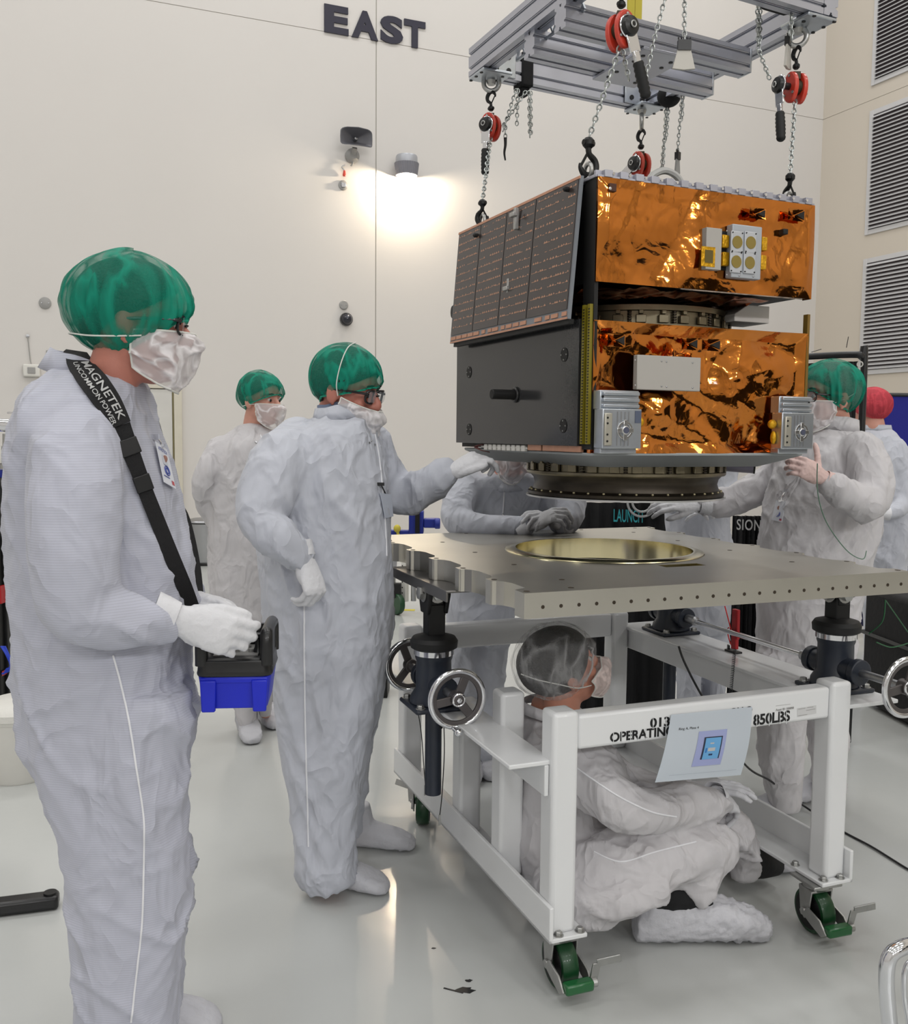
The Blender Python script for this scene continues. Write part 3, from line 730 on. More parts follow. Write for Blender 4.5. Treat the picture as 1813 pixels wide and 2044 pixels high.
def curve_solid(outer, holes, z0, z1):
    cu = bpy.data.curves.new('c', 'CURVE'); cu.dimensions = '2D'; cu.fill_mode = 'BOTH'; cu.extrude = (z1 - z0) / 2
    for loop in [outer] + holes:
        sp = cu.splines.new('POLY'); sp.points.add(len(loop) - 1); sp.use_cyclic_u = True
        for i, (x, y) in enumerate(loop): sp.points[i].co = (x, y, 0, 1)
    ob = bpy.data.objects.new('c', cu); COL.objects.link(ob); dg = bpy.context.evaluated_depsgraph_get(); dg.update()
    me = bpy.data.meshes.new_from_object(ob.evaluated_get(dg)); vs = [v.co + Vector((0, 0, (z0 + z1) / 2)) for v in me.vertices]; fs = [tuple(p.vertices) for p in me.polygons]
    bpy.data.objects.remove(ob); bpy.data.curves.remove(cu); bpy.data.meshes.remove(me); return vs, fs
hole = [(HC.x + HR * cos(2 * pi * i / 96), HC.y + HR * sin(2 * pi * i / 96)) for i in range(96)]
sl = [(1.56, 2.315), (1.70, 2.315), (1.70, 2.365), (1.56, 2.365)]
vs, fs = curve_solid(outline, [hole, sl], PZ - PT, PZ)
b = MB(CM); b.add(vs, fs); b.build('slab', M['plate_metal'], plate, 0.0015, 2, smooth=25)
b = MB(CM); b.ring([(HR - 0.002, -PT), (HR - 0.002, 0.008), (HR + 0.012, 0.008), (HR + 0.032, 0.003), (HR + 0.034, 0.0005), (HR + 0.004, 0.0005), (HR + 0.004, -PT)], c=(HC.x, HC.y, PZ), n=96)
b.build('hole_rim', M['iridite'], plate)
b = MB(CM); b.box2((1.556, 2.311, PZ - PT), (1.561, 2.369, PZ - 0.001)); b.box2((1.699, 2.311, PZ - PT), (1.704, 2.369, PZ - 0.001)); b.box2((1.556, 2.364, PZ - PT), (1.704, 2.369, PZ - 0.001))
b.build('slot_liner', M['iridite'], plate)
for i in range(24):
    u = 1.022 + 0.0495 * i
    b = MB(CM); b.cyl((u, pv0 - 0.0006, PZ - 0.036), (u, pv0 + 0.004, PZ - 0.036), 0.0048, n=12); b.build('edge_hole', M['hole_dark'], plate)
tops = [(pu0 + 0.018, v) for v in [pv0 + 0.025] + bosses] + [(pu1 - 0.018, v) for v in [pv0 + 0.025] + bosses + [pv1 - 0.03]] + [(u, pv1 - 0.035) for u in (1.35, 1.6, 1.85, 2.1)] + [(1.16, 2.2), (1.16, 2.5), (1.16, 2.8), (1.16, 3.1), (2.0, 2.3), (2.0, 2.6), (2.0, 2.9), (2.0, 3.2), (1.12, 2.075)]
for u, v in tops:
    b = MB(CM); b.cyl((u, v, PZ - 0.004), (u, v, PZ + 0.0006), 0.008, n=14); b.build('top_hole', M['hole_dark'], plate)

# ---- screw jacks between cart and plate
def handwheel(parent, c, ax, R_):
    b = MB(CM); b.torus(c, R_, 0.0085, ax, 48, 12); rim = b.build('wheel_rim', M['chrome'], parent)
    d = Vector(ax).normalized(); s = d.cross(ZUP).normalized(); t_ = d.cross(s)
    b = MB(CM)
    c = Vector(c); b.ring([(R_ - 0.018, -0.004), (R_ - 0.004, -0.006), (R_ - 0.004, 0.006), (R_ - 0.018, 0.004)], c=c, axis=ax, n=48)
    for k in range(3):
        an = 2 * pi * k / 3 + 0.15; e = (s * cos(an) + t_ * sin(an))
        b.bar(c + e * 0.012, c + e * (R_ - 0.012), 0.026, 0.008, d)
    b.lathe([(0.022, -0.02), (0.022, 0.012), (0.014, 0.016), (0, 0.016)], c=c, axis=ax, n=24)
    b.build('wheel_spokes', M['spoke_grey'], parent, 0.002)
    b = MB(CM); b.torus(c + d * 0.012, 0.017, 0.004, ax, 24, 8); b.lathe([(0.009, 0.012), (0.008, 0.02), (0, 0.021)], c=c, axis=ax, n=6); b.build('hub_nut', M['chrome'], parent)
    return s, t_
def jack(label, u, v, zf, wheels, hood=0.065, tube_bottom=0.36):
    t = thing('screw_jack', label, 'jack', tuple(C3(u, v, zf)), 'screw jacks between cart and plate', YP)
    b = MB(CM); b.box2((u - 0.085, v - 0.085, zf), (u + 0.085, v + 0.085, zf + 0.014)); b.build('base_plate', M['navy_metal'], t, 0.006)
    b = MB(CM)
    for a in (-1, 1):
        for c in (-1, 1): hexbolt(b, (u + a * 0.065, v + c * 0.065, zf + 0.014), (0, 0, 1), 0.011)
    b.build('base_bolts', M['zinc'], t)
    b = MB(CM); b.lathe([(0.075, 0.0), (0.072, 0.02), (0.056, 0.045), (0.054, 0.13), (0.058, 0.14), (0.058, 0.155)], c=(u, v, zf + 0.014), n=36)
    b.cyl((u, v - 0.10, zf + 0.075), (u, v + 0.10, zf + 0.075), 0.034); b.cyl((u, v - 0.11, zf + 0.075), (u, v - 0.085, zf + 0.075), 0.04); b.cyl((u, v + 0.085, zf + 0.075), (u, v + 0.11, zf + 0.075), 0.04)
    b.build('gear_housing', M['navy_metal'], t, 0.003)
    b = MB(CM); b.lathe([(0.0600, 0.158), (0.0605, 0.172), (0.058, 0.172)], c=(u, v, zf + 0.014), n=36, close=False); b.ring([(0.058, 0.150), (0.062, 0.150), (0.062, 0.168), (0.058, 0.168)], c=(u, v, zf + 0.014), n=36); b.build('hose_clamp', M['chrome'], t)
    b = MB(CM); z = zf + 0.172
    b.lathe([(0.06, 0), (0.062, 0.008), (0.072, 0.014), (0.074, 0.034), (0.066, 0.046), (0.045, 0.052), (0.03, 0.056)], c=(u, v, z), n=36); b.build('rubber_boot', M['rubber'], t)
    b = MB(CM); z2 = z + 0.050
    b.box2((u - 0.028, v - 0.026, z2), (u + 0.028, v + 0.026, z2 + 0.1))
    zb = 0.995
    b.prism([(-0.03, z2 + 0.07 - zb), (0.03, z2 + 0.07 - zb), (0.055, 0.0), (0.045, 0.032), (-0.045, 0.032), (-0.055, 0.0)], (u, v, zb), (0, 1, 0), (0, 0, 1), (1, 0, 0), -0.035, -0.022)
    b.prism([(-0.03, z2 + 0.07 - zb), (0.03, z2 + 0.07 - zb), (0.055, 0.0), (0.045, 0.032), (-0.045, 0.032), (-0.055, 0.0)], (u, v, zb), (0, 1, 0), (0, 0, 1), (1, 0, 0), 0.022, 0.035)
    b.box2((u - 0.022, v - 0.03, zb - 0.035), (u + 0.022, v + 0.03, zb + 0.04))
    b.build('clevis', M['black_metal'], t, 0.004)
    b = MB(CM); hexbolt(b, (u - 0.036, v, zb), (-1, 0, 0), 0.021, 0.016); hexbolt(b, (u, v - 0.031, zb), (0, -1, 0), 0.021, 0.016); b.build('pivot_bolt', M['zinc'], t)
    b = MB(CM); b.cyl((u, v, tube_bottom), (u, v, zf), 0.026, n=28); b.build('screw_tube', M['navy_metal'], t, 0.002)
    for wv, zoff in wheels:
        s = -1 if wv < v else 1
        b = MB(CM); b.cyl((u, v + s * 0.1, zf + 0.075), (u, wv, zf + 0.075), 0.012); b.build('wheel_shaft', M['steel'], t)
        s_, t_ = handwheel(t, (u, wv, zf + 0.075), (0, s, 0), 0.082)
    return t
J1 = jack('black screw jack with two chrome handwheels under the left edge of the plate', 0.985, 2.70, 0.640, [(2.50, 0), (2.93, 0)])
b = MB(CM); c = Vector((0.985, 2.50, 0.715)); k = c + Vector((-0.014, -0.012, -0.084)); b.cyl(k, k + Vector((0, -0.03, 0)), 0.006); b.ell(k + Vector((0, -0.036, 0)), (0.012, 0.012, 0.012)); b.build('crank_knob', M['chrome'], J1)
J2 = jack('screw jack nearest the right-hand side of the cart, one chrome handwheel', 2.185, 2.30, 0.690, [(2.02, 0)])
J3 = jack('screw jack at the far corner of the cart behind the long chrome shaft', 2.185, 3.20, 0.690, [])
t = thing('drive_shaft', 'long thin chrome shaft joining the two jacks on the far side rail', 'shaft', tuple(C3(2.185, 2.75, 0.765)), rz=YP)
b = MB(CM); b.cyl((2.185, 2.43, 0.765), (2.185, 3.07, 0.765), 0.0095); b.build('rod', M['chrome'], t)
for v0, v1 in ((2.41, 2.45), (3.03, 3.09)):
    b = MB(CM); b.lathe([(0.012, 0), (0.018, 0.005), (0.018, abs(v1 - v0) - 0.005), (0.012, abs(v1 - v0))], c=(2.185, v0, 0.765), axis=(0, 1, 0), n=20); b.build('coupling', M['steel'], t)
# pivot angle irons under the plate
for (u, va, vb, lab_) in ((0.985, 2.48, 3.0, 'long dark steel angle bolted under the left edge of the plate'),):
    b = MB(CM); b.box2((u - 0.045, va, PZ - PT - 0.008), (u + 0.03, vb, PZ - PT - 0.001)); b.box2((u - 0.045, va, PZ - PT - 0.034), (u - 0.038, vb, PZ - PT - 0.004))
    o = b.build('steel_angle', mat('dark_steel', (122, 120, 118), 0.35, 1.0), None, 0.002); tag(o, lab_, 'bracket')
for v in (2.30, 3.2):
    b = MB(CM); b.box2((2.10, v - 0.07, PZ - PT - 0.006), (2.24, v + 0.07, PZ - PT)); o = b.build('pivot_pad', M['black_metal'], J2 if v < 3 else J3, 0.002)
# safety pin lanyards on the near left rail
for n_, (px0, py0, px1, py1, vv, uu) in enumerate(((833, 1412, 849, 1585, 2.9, 0.985), (886, 1440, 878, 1645, 2.66, 0.975))):
    p0 = C3(uu, vv, 0.63); q0 = WP(px0, py0, p0, PV); q1 = WP(px1, py1, p0, PV)
    t = thing('pin_lanyard', ('thin wire lanyard hanging left of the dark jack tube', 'thin wire lanyard hanging across the dark jack tube to its lower end')[n_], 'lanyard', tuple(q0))
    b = MB(); b.tube([q0, q0.lerp(q1, 0.3) + PU * 0.006, q0.lerp(q1, 0.7) + PU * 0.004, q1 + ZUP * 0.03], 0.0016, sub=4, n=6); b.build('wire', M['black_metal'], t)
    b = MB(); b.bar(q1 + ZUP * 0.03, q1 - ZUP * 0.004, 0.007, 0.004, PV); b.build('crimp', M['zinc'], t)
    if n_: b = MB(); b.ell(q0 + ZUP * 0.006, (0.016, 0.012, 0.008)); b.bar(q0, q0 - ZUP * 0.02 - PU * 0.01, 0.008, 0.008, PV); b.build('knob', M['black_metal'], t)

# red tool standing on the far side rail with a coiled black cord
q = WP(1467, 1290, C3(2.2, 2.75, 0), PU); q.z = 0.691
t = thing('red_tool', 'red handled hand tool standing on the far white rail', 'tool', tuple(q))
top = q + ZUP * 0.125 + PU * 0.004
b = MB(); b.bar(q + ZUP * 0.012, q + ZUP * 0.16, 0.026, 0.016, PU); b.bar(q + ZUP * 0.05 - PV * 0.014, q + ZUP * 0.16 - PV * 0.012, 0.010, 0.014, PU); b.build('handle', M['red_tool'], t, 0.003)
b = MB(); b.bar(q - PV * 0.026, q + PV * 0.04, 0.03, 0.012); b.bar(q + PV * 0.036, q + PV * 0.036 + ZUP * 0.02, 0.02, 0.006); b.build('foot', M['black_plastic'], t, 0.002)
b = MB(); a0 = q + ZUP * 0.16 + PV * 0.065 ; b.tube([a0, q + ZUP * 0.09 + PV * 0.03, q + ZUP * 0.06 + PV * 0.018, q + ZUP * 0.03 + PV * 0.014], 0.0022, sub=5, n=6); b.tube([q + ZUP * 0.085 + PV * 0.038, q + ZUP * 0.07 + PV * 0.045, q + ZUP * 0.035 + PV * 0.03, q + ZUP * 0.02 + PV * 0.016], 0.0022, sub=5, n=6)
b.build('red_tie', mat('red_tie', (235, 60, 60), 0.5), t)
c0 = WP(1467, 1296, C3(2.045, 0, 0), PU); c1 = WP(1457, 1402, C3(2.045, 0, 0), PU); pts = []
for i in range(340):
    f = i / 339; an = f * 2 * pi * 30; base = c0.lerp(c1, f)
    pts.append(base + PV * (0.0052 * cos(an)) + PU * (0.0052 * sin(an)))
b = MB(); b.tube(pts, 0.0012, n=5); o = b.build('coiled_cord', M['black_plastic']); tag(o, 'thin black coiled cord hanging below the red hand tool', 'cord')
# ------------------------------------------------------------------ satellite
YS = 0.41
SS = Vector((cos(YS), sin(YS), 0)); ST = Vector((-sin(YS), cos(YS), 0))
SC0 = Vector((0.375, 2.6, 0))
SM = Matrix(((SS.x, ST.x, 0, SC0.x), (SS.y, ST.y, 0, SC0.y), (0, 0, 1, 0), (0, 0, 0, 1)))
def S3(s, t, z): return SM @ Vector((s, t, z))
SMI = SM.inverted()
def sfr(px, py, off=0.0):                      # photo pixel -> (s, z) on the front face
    p = SMI @ WP(px, py, S3(0, off, 0), ST); return p.x, p.z
def slf(px, py, off=0.0):                      # photo pixel -> (t, z) on the left face
    p = SMI @ WP(px, py, S3(off, 0, 0), SS); return p.y, p.z

def foil_mat(name, c_bright, rough):
    m = bpy.data.materials.new(name); m.use_nodes = True; nt = m.node_tree; N = nt.nodes; L = nt.links; b = N['Principled BSDF']
    b.inputs['Metallic'].default_value = 1.0; b.inputs['Roughness'].default_value = rough; b.inputs['Base Color'].default_value = lin(c_bright)
    b.inputs['Coat Weight'].default_value = 0.25; b.inputs['Coat Roughness'].default_value = 0.06; b.inputs['Coat Tint'].default_value = (1, 0.8, 0.5, 1)
    tc = N.new('ShaderNodeTexCoord')
    v = N.new('ShaderNodeTexVoronoi'); v.feature = 'DISTANCE_TO_EDGE'; v.inputs['Scale'].default_value = 16
    n0 = N.new('ShaderNodeTexNoise'); n0.inputs['Scale'].default_value = 5; n0.inputs['Detail'].default_value = 2
    L.new(tc.outputs['Object'], n0.inputs['Vector'])
    ad = N.new('ShaderNodeMix'); ad.data_type = 'RGBA'; ad.inputs[0].default_value = 0.3
    L.new(tc.outputs['Object'], ad.inputs[6]); L.new(n0.outputs['Color'], ad.inputs[7]); L.new(ad.outputs[2], v.inputs['Vector'])
    n1 = N.new('ShaderNodeTexNoise'); n1.inputs['Scale'].default_value = 22; n1.inputs['Detail'].default_value = 3; L.new(tc.outputs['Object'], n1.inputs['Vector'])
    b1 = N.new('ShaderNodeBump'); b1.inputs['Strength'].default_value = 0.10; b1.inputs['Distance'].default_value = 0.02; L.new(v.outputs['Distance'], b1.inputs['Height'])
    b2 = N.new('ShaderNodeBump'); b2.inputs['Strength'].default_value = 0.16; b2.inputs['Distance'].default_value = 0.01; L.new(n1.outputs['Fac'], b2.inputs['Height']); L.new(b1.outputs['Normal'], b2.inputs['Normal'])
    L.new(b2.outputs['Normal'], b.inputs['Normal']); return m
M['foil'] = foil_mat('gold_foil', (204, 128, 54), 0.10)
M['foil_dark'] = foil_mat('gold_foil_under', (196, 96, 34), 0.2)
M['copper'] = mat('copper_tape', (200, 150, 124), 0.45, 0.45, noise_amt=0.15, noise_scale=40)
M['carbon'] = mat('carbon_panel', (50, 50, 51), 0.16, noise_amt=0.1, noise_scale=200, spec=0.5)
M['cell'] = mat('solar_cell', (58, 50, 48), 0.28, noise_amt=0.06, noise_scale=3, coat=0.2)
M['cell_edge'] = mat('solar_panel_edge', (128, 132, 138), 0.5)
M['sat_black'] = mat('sat_black', (8, 7, 7), 0.6)
M['rad_white'] = mat('radiator_white', (176, 172, 166), 0.5, noise_amt=0.01)
M['mli_white'] = mat('white_blanket', (168, 172, 174), 0.55, bump=0.25, bump_scale=14)
M['ring_metal'] = mat('ring_metal', (128, 120, 100), 0.33, 0.85, noise_amt=0.25, noise_scale=30)
M['ring_dark'] = mat('ring_dark', (58, 52, 44), 0.35, 0.7, noise_amt=0.2, noise_scale=30)
M['gold_patch'] = mat('gold_patch', (150, 132, 70), 0.35, 0.5)
M['kapton_yellow'] = mat('kapton_yellow', (214, 160, 20), 0.3, 0.5, noise_amt=0.35, noise_scale=60, bump=0.6, bump_scale=70)

sat = thing('satellite', 'gold foil wrapped box shaped satellite hanging from four chains', 'satellite', tuple(S3(0.38, 0.45, 1.27)), rz=YS)
def sat_box(name, a, c, material, bevel=0.0, parent=None):
    b = MB(SM); b.box2(a, c); return b.build(name, material, parent or sat, bevel)
WD, DP = 0.757, 0.90
sat_box('lower_bus', (0.012, 0.06, 1.435), (WD - 0.012, DP, 1.79), M['sat_black'])
sat_box('upper_bus', (0.012, 0.045, 1.90), (WD - 0.012, DP, 2.172), M['sat_black'])
sat_box('mid_core', (0.02, 0.62, 1.78), (WD - 0.02, DP, 1.91), M['sat_black'])

def foil_panel(name, s0, s1, z0, z1, seed, amp, material, fold=0.03, tuck=0.0):
    """crumpled foil sheet over a face, edges turned back round the box"""
    nx, nz = int((s1 - s0) / 0.0048), int((z1 - z0) / 0.0048)
    rnd = random.Random(seed)
    creases = []
    for k in range(26):
        an = rnd.uniform(0, pi); creases.append((rnd.uniform(s0, s1), rnd.uniform(z0, z1), cos(an), sin(an), rnd.uniform(0.04, 0.17), rnd.uniform(-1, 1), rnd.uniform(0.05, 0.2)))
    waves = []
    for k in range(7):
        an = rnd.uniform(0, pi); waves.append((cos(an), sin(an), rnd.uniform(0.13, 0.42), rnd.random(), rnd.choice((-1, 1)) * rnd.uniform(0.15, 0.6)))
    vs = []; off = Vector((seed * 1.7, seed * 3.1, 0))
    for j in range(nz + 1):
        for i in range(nx + 1):
            x = s0 + (s1 - s0) * i / nx; z = z0 + (z1 - z0) * j / nz
            p = Vector((x * 4.2, z * 4.2, 0)) + off
            q = p + noise.noise_vector(p * 1.3) * 0.7
            d = abs(noise.noise(q)) * 1.5 + 0.55 * abs(noise.noise(q * 2.3 + Vector((7, 3, 1)))) + 0.22 * abs(noise.noise(q * 5.1))
            d *= 0.5
            for ca, sa, P_, c_, a in waves:
                tt = ((x * ca + z * sa) / P_ + c_ + 0.10 * noise.noise(Vector((x * 5, z * 5, c_)))) % 1.0; d += a * P_ * 16 * abs(tt - 0.5)
            for cx_, cz_, ca, sa, wdt, a, ln in creases:       # straight folds of finite length
                du = (x - cx_) * ca + (z - cz_) * sa; dv = -(x - cx_) * sa + (z - cz_) * ca
                if abs(du) < ln and abs(dv) < wdt: d += a * (1 - abs(dv) / wdt) * (1 - abs(du) / ln) * 0.55
            e = min(x - s0, s1 - x, z - z0, z1 - z); e = min(1.0, e / 0.03)
            vs.append((x, -0.004 - amp * d * (0.25 + 0.75 * e) + tuck * max(0.0, 1.605 - z), z))
    k = len(vs); W_ = nx + 1
    fs = [(j * W_ + i, j * W_ + i + 1, (j + 1) * W_ + i + 1, (j + 1) * W_ + i) for j in range(nz) for i in range(nx)]
    # turned-back rim
    rim = [j * W_ for j in range(nz + 1)]
    def turn(idx, dx, dz):
        base = len(vs)
        for n_, q in enumerate(idx):
            x, y, z = vs[q]; vs.append((x + dx + 0.002 * noise.noise(Vector((n_ * 0.31, seed, 0))), fold, z + dz))
        for n_ in range(len(idx) - 1): fs.append((idx[n_], idx[n_ + 1], base + n_ + 1, base + n_))
    turn([j * W_ for j in range(nz + 1)], 0.004, 0); turn([j * W_ + nx for j in range(nz + 1)], -0.002, 0)
    turn(list(range(W_)), 0, 0.003); turn([nz * W_ + i for i in range(W_)], 0, -0.002)
    b = MB(SM); b.add(vs, fs)
    me = b.mesh(name); me.shade_smooth(); me.set_sharp_from_angle(angle=radians(22))
    return link_mesh(name, me, material, sat)
foil_panel('upper_foil', 0.0, WD, 1.894, 2.170, 3, 0.0065, M['foil'])
foil_panel('lower_foil', 0.0, WD, 1.430, 1.792, 11, 0.0125, M['foil'], 0.03, 0.02)
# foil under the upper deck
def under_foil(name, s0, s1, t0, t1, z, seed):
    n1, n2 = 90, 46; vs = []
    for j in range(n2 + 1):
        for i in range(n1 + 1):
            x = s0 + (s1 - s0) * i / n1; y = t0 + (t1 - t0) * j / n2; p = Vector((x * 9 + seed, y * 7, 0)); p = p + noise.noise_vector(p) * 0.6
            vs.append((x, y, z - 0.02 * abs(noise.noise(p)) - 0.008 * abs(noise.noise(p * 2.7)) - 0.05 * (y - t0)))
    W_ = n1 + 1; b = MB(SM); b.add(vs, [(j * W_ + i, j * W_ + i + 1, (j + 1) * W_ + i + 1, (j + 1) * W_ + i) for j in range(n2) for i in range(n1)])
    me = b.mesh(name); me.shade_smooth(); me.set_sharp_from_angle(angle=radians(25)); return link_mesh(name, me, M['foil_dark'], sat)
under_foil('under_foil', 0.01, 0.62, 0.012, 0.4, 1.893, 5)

# ---- side: solar panel and black panel
def solar(a, c, out):
    """a 0..1 along the panel from the near end, c 0..1 from top to bottom; the sheet hangs tilted outwards"""
    tt = 0.047 + (0.866 - 0.047) * a - 0.0 * c; zt, zb = 2.182, 1.797
    return SM @ Vector((-0.012 - 0.03 * c - out, tt + 0.004 * c, zt + (zb - zt) * c))
def solar_patch(b, a0, a1, c0, c1, lo, hi):
    q = [solar(*p, lo) for p in ((a0, c0), (a1, c0), (a1, c1), (a0, c1))] + [solar(*p, hi) for p in ((a0, c0), (a1, c0), (a1, c1), (a0, c1))]
    b.add(q, [(3, 2, 1, 0), (4, 5, 6, 7), (0, 1, 5, 4), (1, 2, 6, 5), (2, 3, 7, 6), (3, 0, 4, 7)])
b = MB(); solar_patch(b, 0, 1, 0, 1, 0, 0.010); sp = b.build('solar_panel', M['cell_edge'], sat, smooth=0)
b = MB()
cols = [0.004, 0.336, 0.612, 0.826, 0.996]
cols = [0.006, 0.30, 0.535, 0.77, 0.994]
for k in range(4): solar_patch(b, cols[k] + 0.003, cols[k + 1] - 0.003, 0.025, 0.93, 0.010, 0.0125)
cl = b.build('solar_cells', M['cell'], sp, smooth=0)
b = MB(); solar_patch(b, 0.0, 1.0, 0.0, 0.02, 0.0102, 0.0125); solar_patch(b, 0.004, 0.996, 0.985, 1.0, 0.0102, 0.012); b.build('copper_edge', M['copper'], sp, smooth=0)
b = MB(); rr = random.Random(4)
for k in range(4):
    for r in range(13):
        c = 0.055 + r * 0.0675
        a = cols[k] + 0.012
        while a < cols[k + 1] - 0.02:
            w_ = rr.uniform(0.008, 0.018)
            if rr.random() < 0.85: solar_patch(b, a, min(a + w_, cols[k + 1] - 0.01), c, c + 0.0045, 0.0126, 0.0131)
            if rr.random() < 0.6:
                p = a + w_ * 0.5; q = [solar(p - 0.007, c, 0.0128), solar(p + 0.007, c, 0.0128), solar(p, c - 0.013, 0.0128)]; b.add(q, [(0, 1, 2)])
            a += w_ + rr.uniform(0.001, 0.008)
b.build('cell_interconnects', mat('cell_copper', (196, 150, 124), 0.45, 0.4), cl, smooth=0)
for k in range(17):
    a = 0.01 + k * 0.058
    if rr.random() < 0.86:
        b = MB(); solar_patch(b, a, a + rr.choice((0.03, 0.045, 0.05)), 0.945, 0.975, 0.0102, 0.0128); b.build('copper_tab', M['copper'], sp, smooth=0)
for px, py in ((1133, 378), (952, 470), (938, 611), (1117, 549)):
    t_, z_ = slf(px, py, -0.03); p = SM @ Vector((-0.036, t_, z_)); b = MB(); b.lathe([(0.007, -0.012), (0.007, 0.004), (0.003, 0.008), (0, 0.008)], c=p, axis=-SS, n=10); b.build('panel_stud', M['sat_black'], sp)
for px, py, h_ in ((1032, 437, 0.065), (1018, 584, 0.085)):
    t_, z_ = slf(px, py, -0.035); b = MB(SM); b.box2((-0.045, t_ - 0.006, z_ - h_ / 2), (-0.03, t_ + 0.006, z_ + h_ / 2)); b.box2((-0.055, t_ - 0.014, z_ + 0.005), (-0.04, t_ + 0.014, z_ + 0.018)); b.build('panel_latch', M['zinc'], sp, 0.002)
b = MB(); solar_patch(b, 0.0, 0.97, 1.0, 1.035, -0.01, 0.006); b.build('panel_hem', M['sat_black'], sat)
sp2 = sat_box('side_panel', (-0.012, 0.058, 1.449), (0.0, 0.90, 1.80), M['carbon'], 0.001)
for px, py in ((937, 743), (1127, 708), (937, 857), (1125, 850)):
    t_, z_ = slf(px, py, -0.012); p = S3(-0.0125, t_, z_)
    b = MB(); b.lathe([(0.0, 0.0), (0.02, 0.0), (0.02, 0.0012), (0.0, 0.0012)], c=p, axis=-SS, n=28, close=False); d_ = b.build('fixing_disc', M['sat_black'], sp2)
    b = MB()
    for k in range(4):
        an = k * pi / 2; b.lathe([(0.0022, 0), (0.0022, 0.003), (0, 0.003)], c=p + ST * (0.0145 * cos(an)) + ZUP * (0.0145 * sin(an)), axis=-SS, n=8)
    b.build('fixing_screws', M['zinc'], d_)
t_, z_ = slf(1030, 788, -0.012); p = S3(-0.012, t_, z_)
b = MB(); b.cyl(p, p - SS * 0.085, 0.0155, n=24); rod = b.build('black_boom', M['sat_black'], sat, 0.002)
b = MB(); b.torus(p - SS * 0.004, 0.020, 0.005, SS, 28, 10); b.build('boom_collar', M['black_plastic'], rod)
for tt in (0.012, 0.040):
    b = MB(SM); n = 40
    b.box2((-0.010, tt - 0.006, 1.455), (0.0, tt + 0.006, 1.835)); e_ = b.build('edge_strip', mat('edge_tape_yellow', (128, 116, 20), 0.5), sat)
    b = MB(SM)
    for k in range(46): b.box2((-0.0112, tt - 0.0062, 1.46 + k * 0.008), (-0.0098, tt + 0.001, 1.463 + k * 0.008))
    b.build('strip_marks', M['sat_black'], e_)
sat_box('near_post', (0.0, 0.002, 1.44), (0.012, 0.06, 2.17), M['sat_black'])
# bottom strip on the left side
a0 = slf(1062, 897)[0]; a1 = slf(962, 897)[0]
sat_box('copper_strip', (-0.004, 0.05, 1.432), (0.006, a0 - 0.075, 1.449), M['copper']); sat_box('copper_strip', (-0.004, a0 - 0.065, 1.432), (0.006, a0 + 0.02, 1.449), M['copper'])
b = MB(SM)
for k in range(9): b.box2((-0.008, a0 + 0.035 + k * 0.034, 1.427), (0.004, a0 + 0.058 + k * 0.034, 1.447))
b.box2((-0.004, a0 + 0.025, 1.434), (0.0, a1, 1.441)); b.build('connector_comb', M['white_plastic'], sat, 0.002)
b = MB(SM)
for k in range(4): b.tube([(-0.004, a1 - 0.02, 1.445), (-0.012 - 0.002 * k, a1 + 0.01 + 0.004 * k, 1.437), (-0.006, a1 - 0.01, 1.425), (0.005, a1 - 0.05, 1.42)], 0.002, sub=4, n=6)
b.build('wire_bundle', mat('wire_dark_red', (80, 24, 20), 0.5), sat)

# ---- top deck edge, lifting lugs
b = MB(SM); b.box2((0.0, -0.004, 2.170), (WD, 0.02, 2.176)); b.box2((-0.004, 0, 2.170), (0.02, DP, 2.178))
for k in range(15): b.box2((0.02 + k * 0.05, -0.008, 2.171), (0.045 + k * 0.05, 0.014, 2.190))
b.box2((0.0, 0.006, 2.176), (WD, 0.016, 2.190)); b.build('top_edge', mat('top_edge_metal', (176, 176, 186), 0.4, 0.6), sat, 0.001)
b = MB(SM)
for k in range(14): b.cyl((0.047 + k * 0.052, -0.0095, 2.181), (0.047 + k * 0.052, -0.006, 2.181), 0.004, n=10)
b.build('edge_studs', M['chrome'], sat)
sat_box('top_deck', (0.0, 0.0, 2.172), (WD, DP, 2.177), M['sat_black'])
# white arch bracket on top
p0 = SMI @ WP(1300, 362, S3(0, 0.28, 0), ST); p1 = SMI @ WP(1362, 362, S3(0, 0.28, 0), ST)
b = MB(SM); mid = (p0.x + p1.x) / 2
b.tube([(p0.x - 0.03, 0.28, 2.176), (p0.x - 0.01, 0.28, 2.262), (p0.x + 0.02, 0.28, 2.292), (mid, 0.28, 2.302), (p1.x - 0.015, 0.28, 2.285), (p1.x + 0.01, 0.28, 2.24), (p1.x + 0.03, 0.28, 2.176)], 0.011, n=8, sub=6); b.tube([(mid + 0.01, 0.28, 2.28), (mid + 0.03, 0.28, 2.23), (mid + 0.04, 0.28, 2.176)], 0.008, sub=4)
b.build('arch_bracket', mat('bracket_white', (196, 196, 194), 0.5), sat)

# ---- front face fittings
def front_box(name, px0, py0, px1, py1, d0, d1, material, bevel=0.001, parent=None):
    s0, z0 = sfr(px0, py1, -d0); s1, z1 = sfr(px1, py0, -d0)
    return sat_box(name, (s0, -d1, z0), (s1, -d0, z1), material, bevel, parent)
def front_studs(parent, pts, d, r, material, name='screw'):
    for px, py in pts:
        s_, z_ = sfr(px, py, -d); b = MB(SM); b.lathe([(r, 0), (r, 0.0015), (r * 0.5, 0.002), (0, 0.002)], c=(s_, -d, z_), axis=(0, -1, 0), n=10); b.build(name, material, parent)
r_ = front_box('radiator_plate', 1263, 715, 1391, 778, 0.010, 0.030, M['rad_white'], 0.002)
front_studs(r_, [(1268, 719), (1321, 721), (1331, 722), (1383, 724), (1268, 769), (1321, 771), (1331, 772), (1383, 774)], 0.0302, 0.0022, M['steel'])
a_ = front_box('patch_plate', 1398, 460, 1431, 539, 0.010, 0.034, M['rad_white'], 0.001)
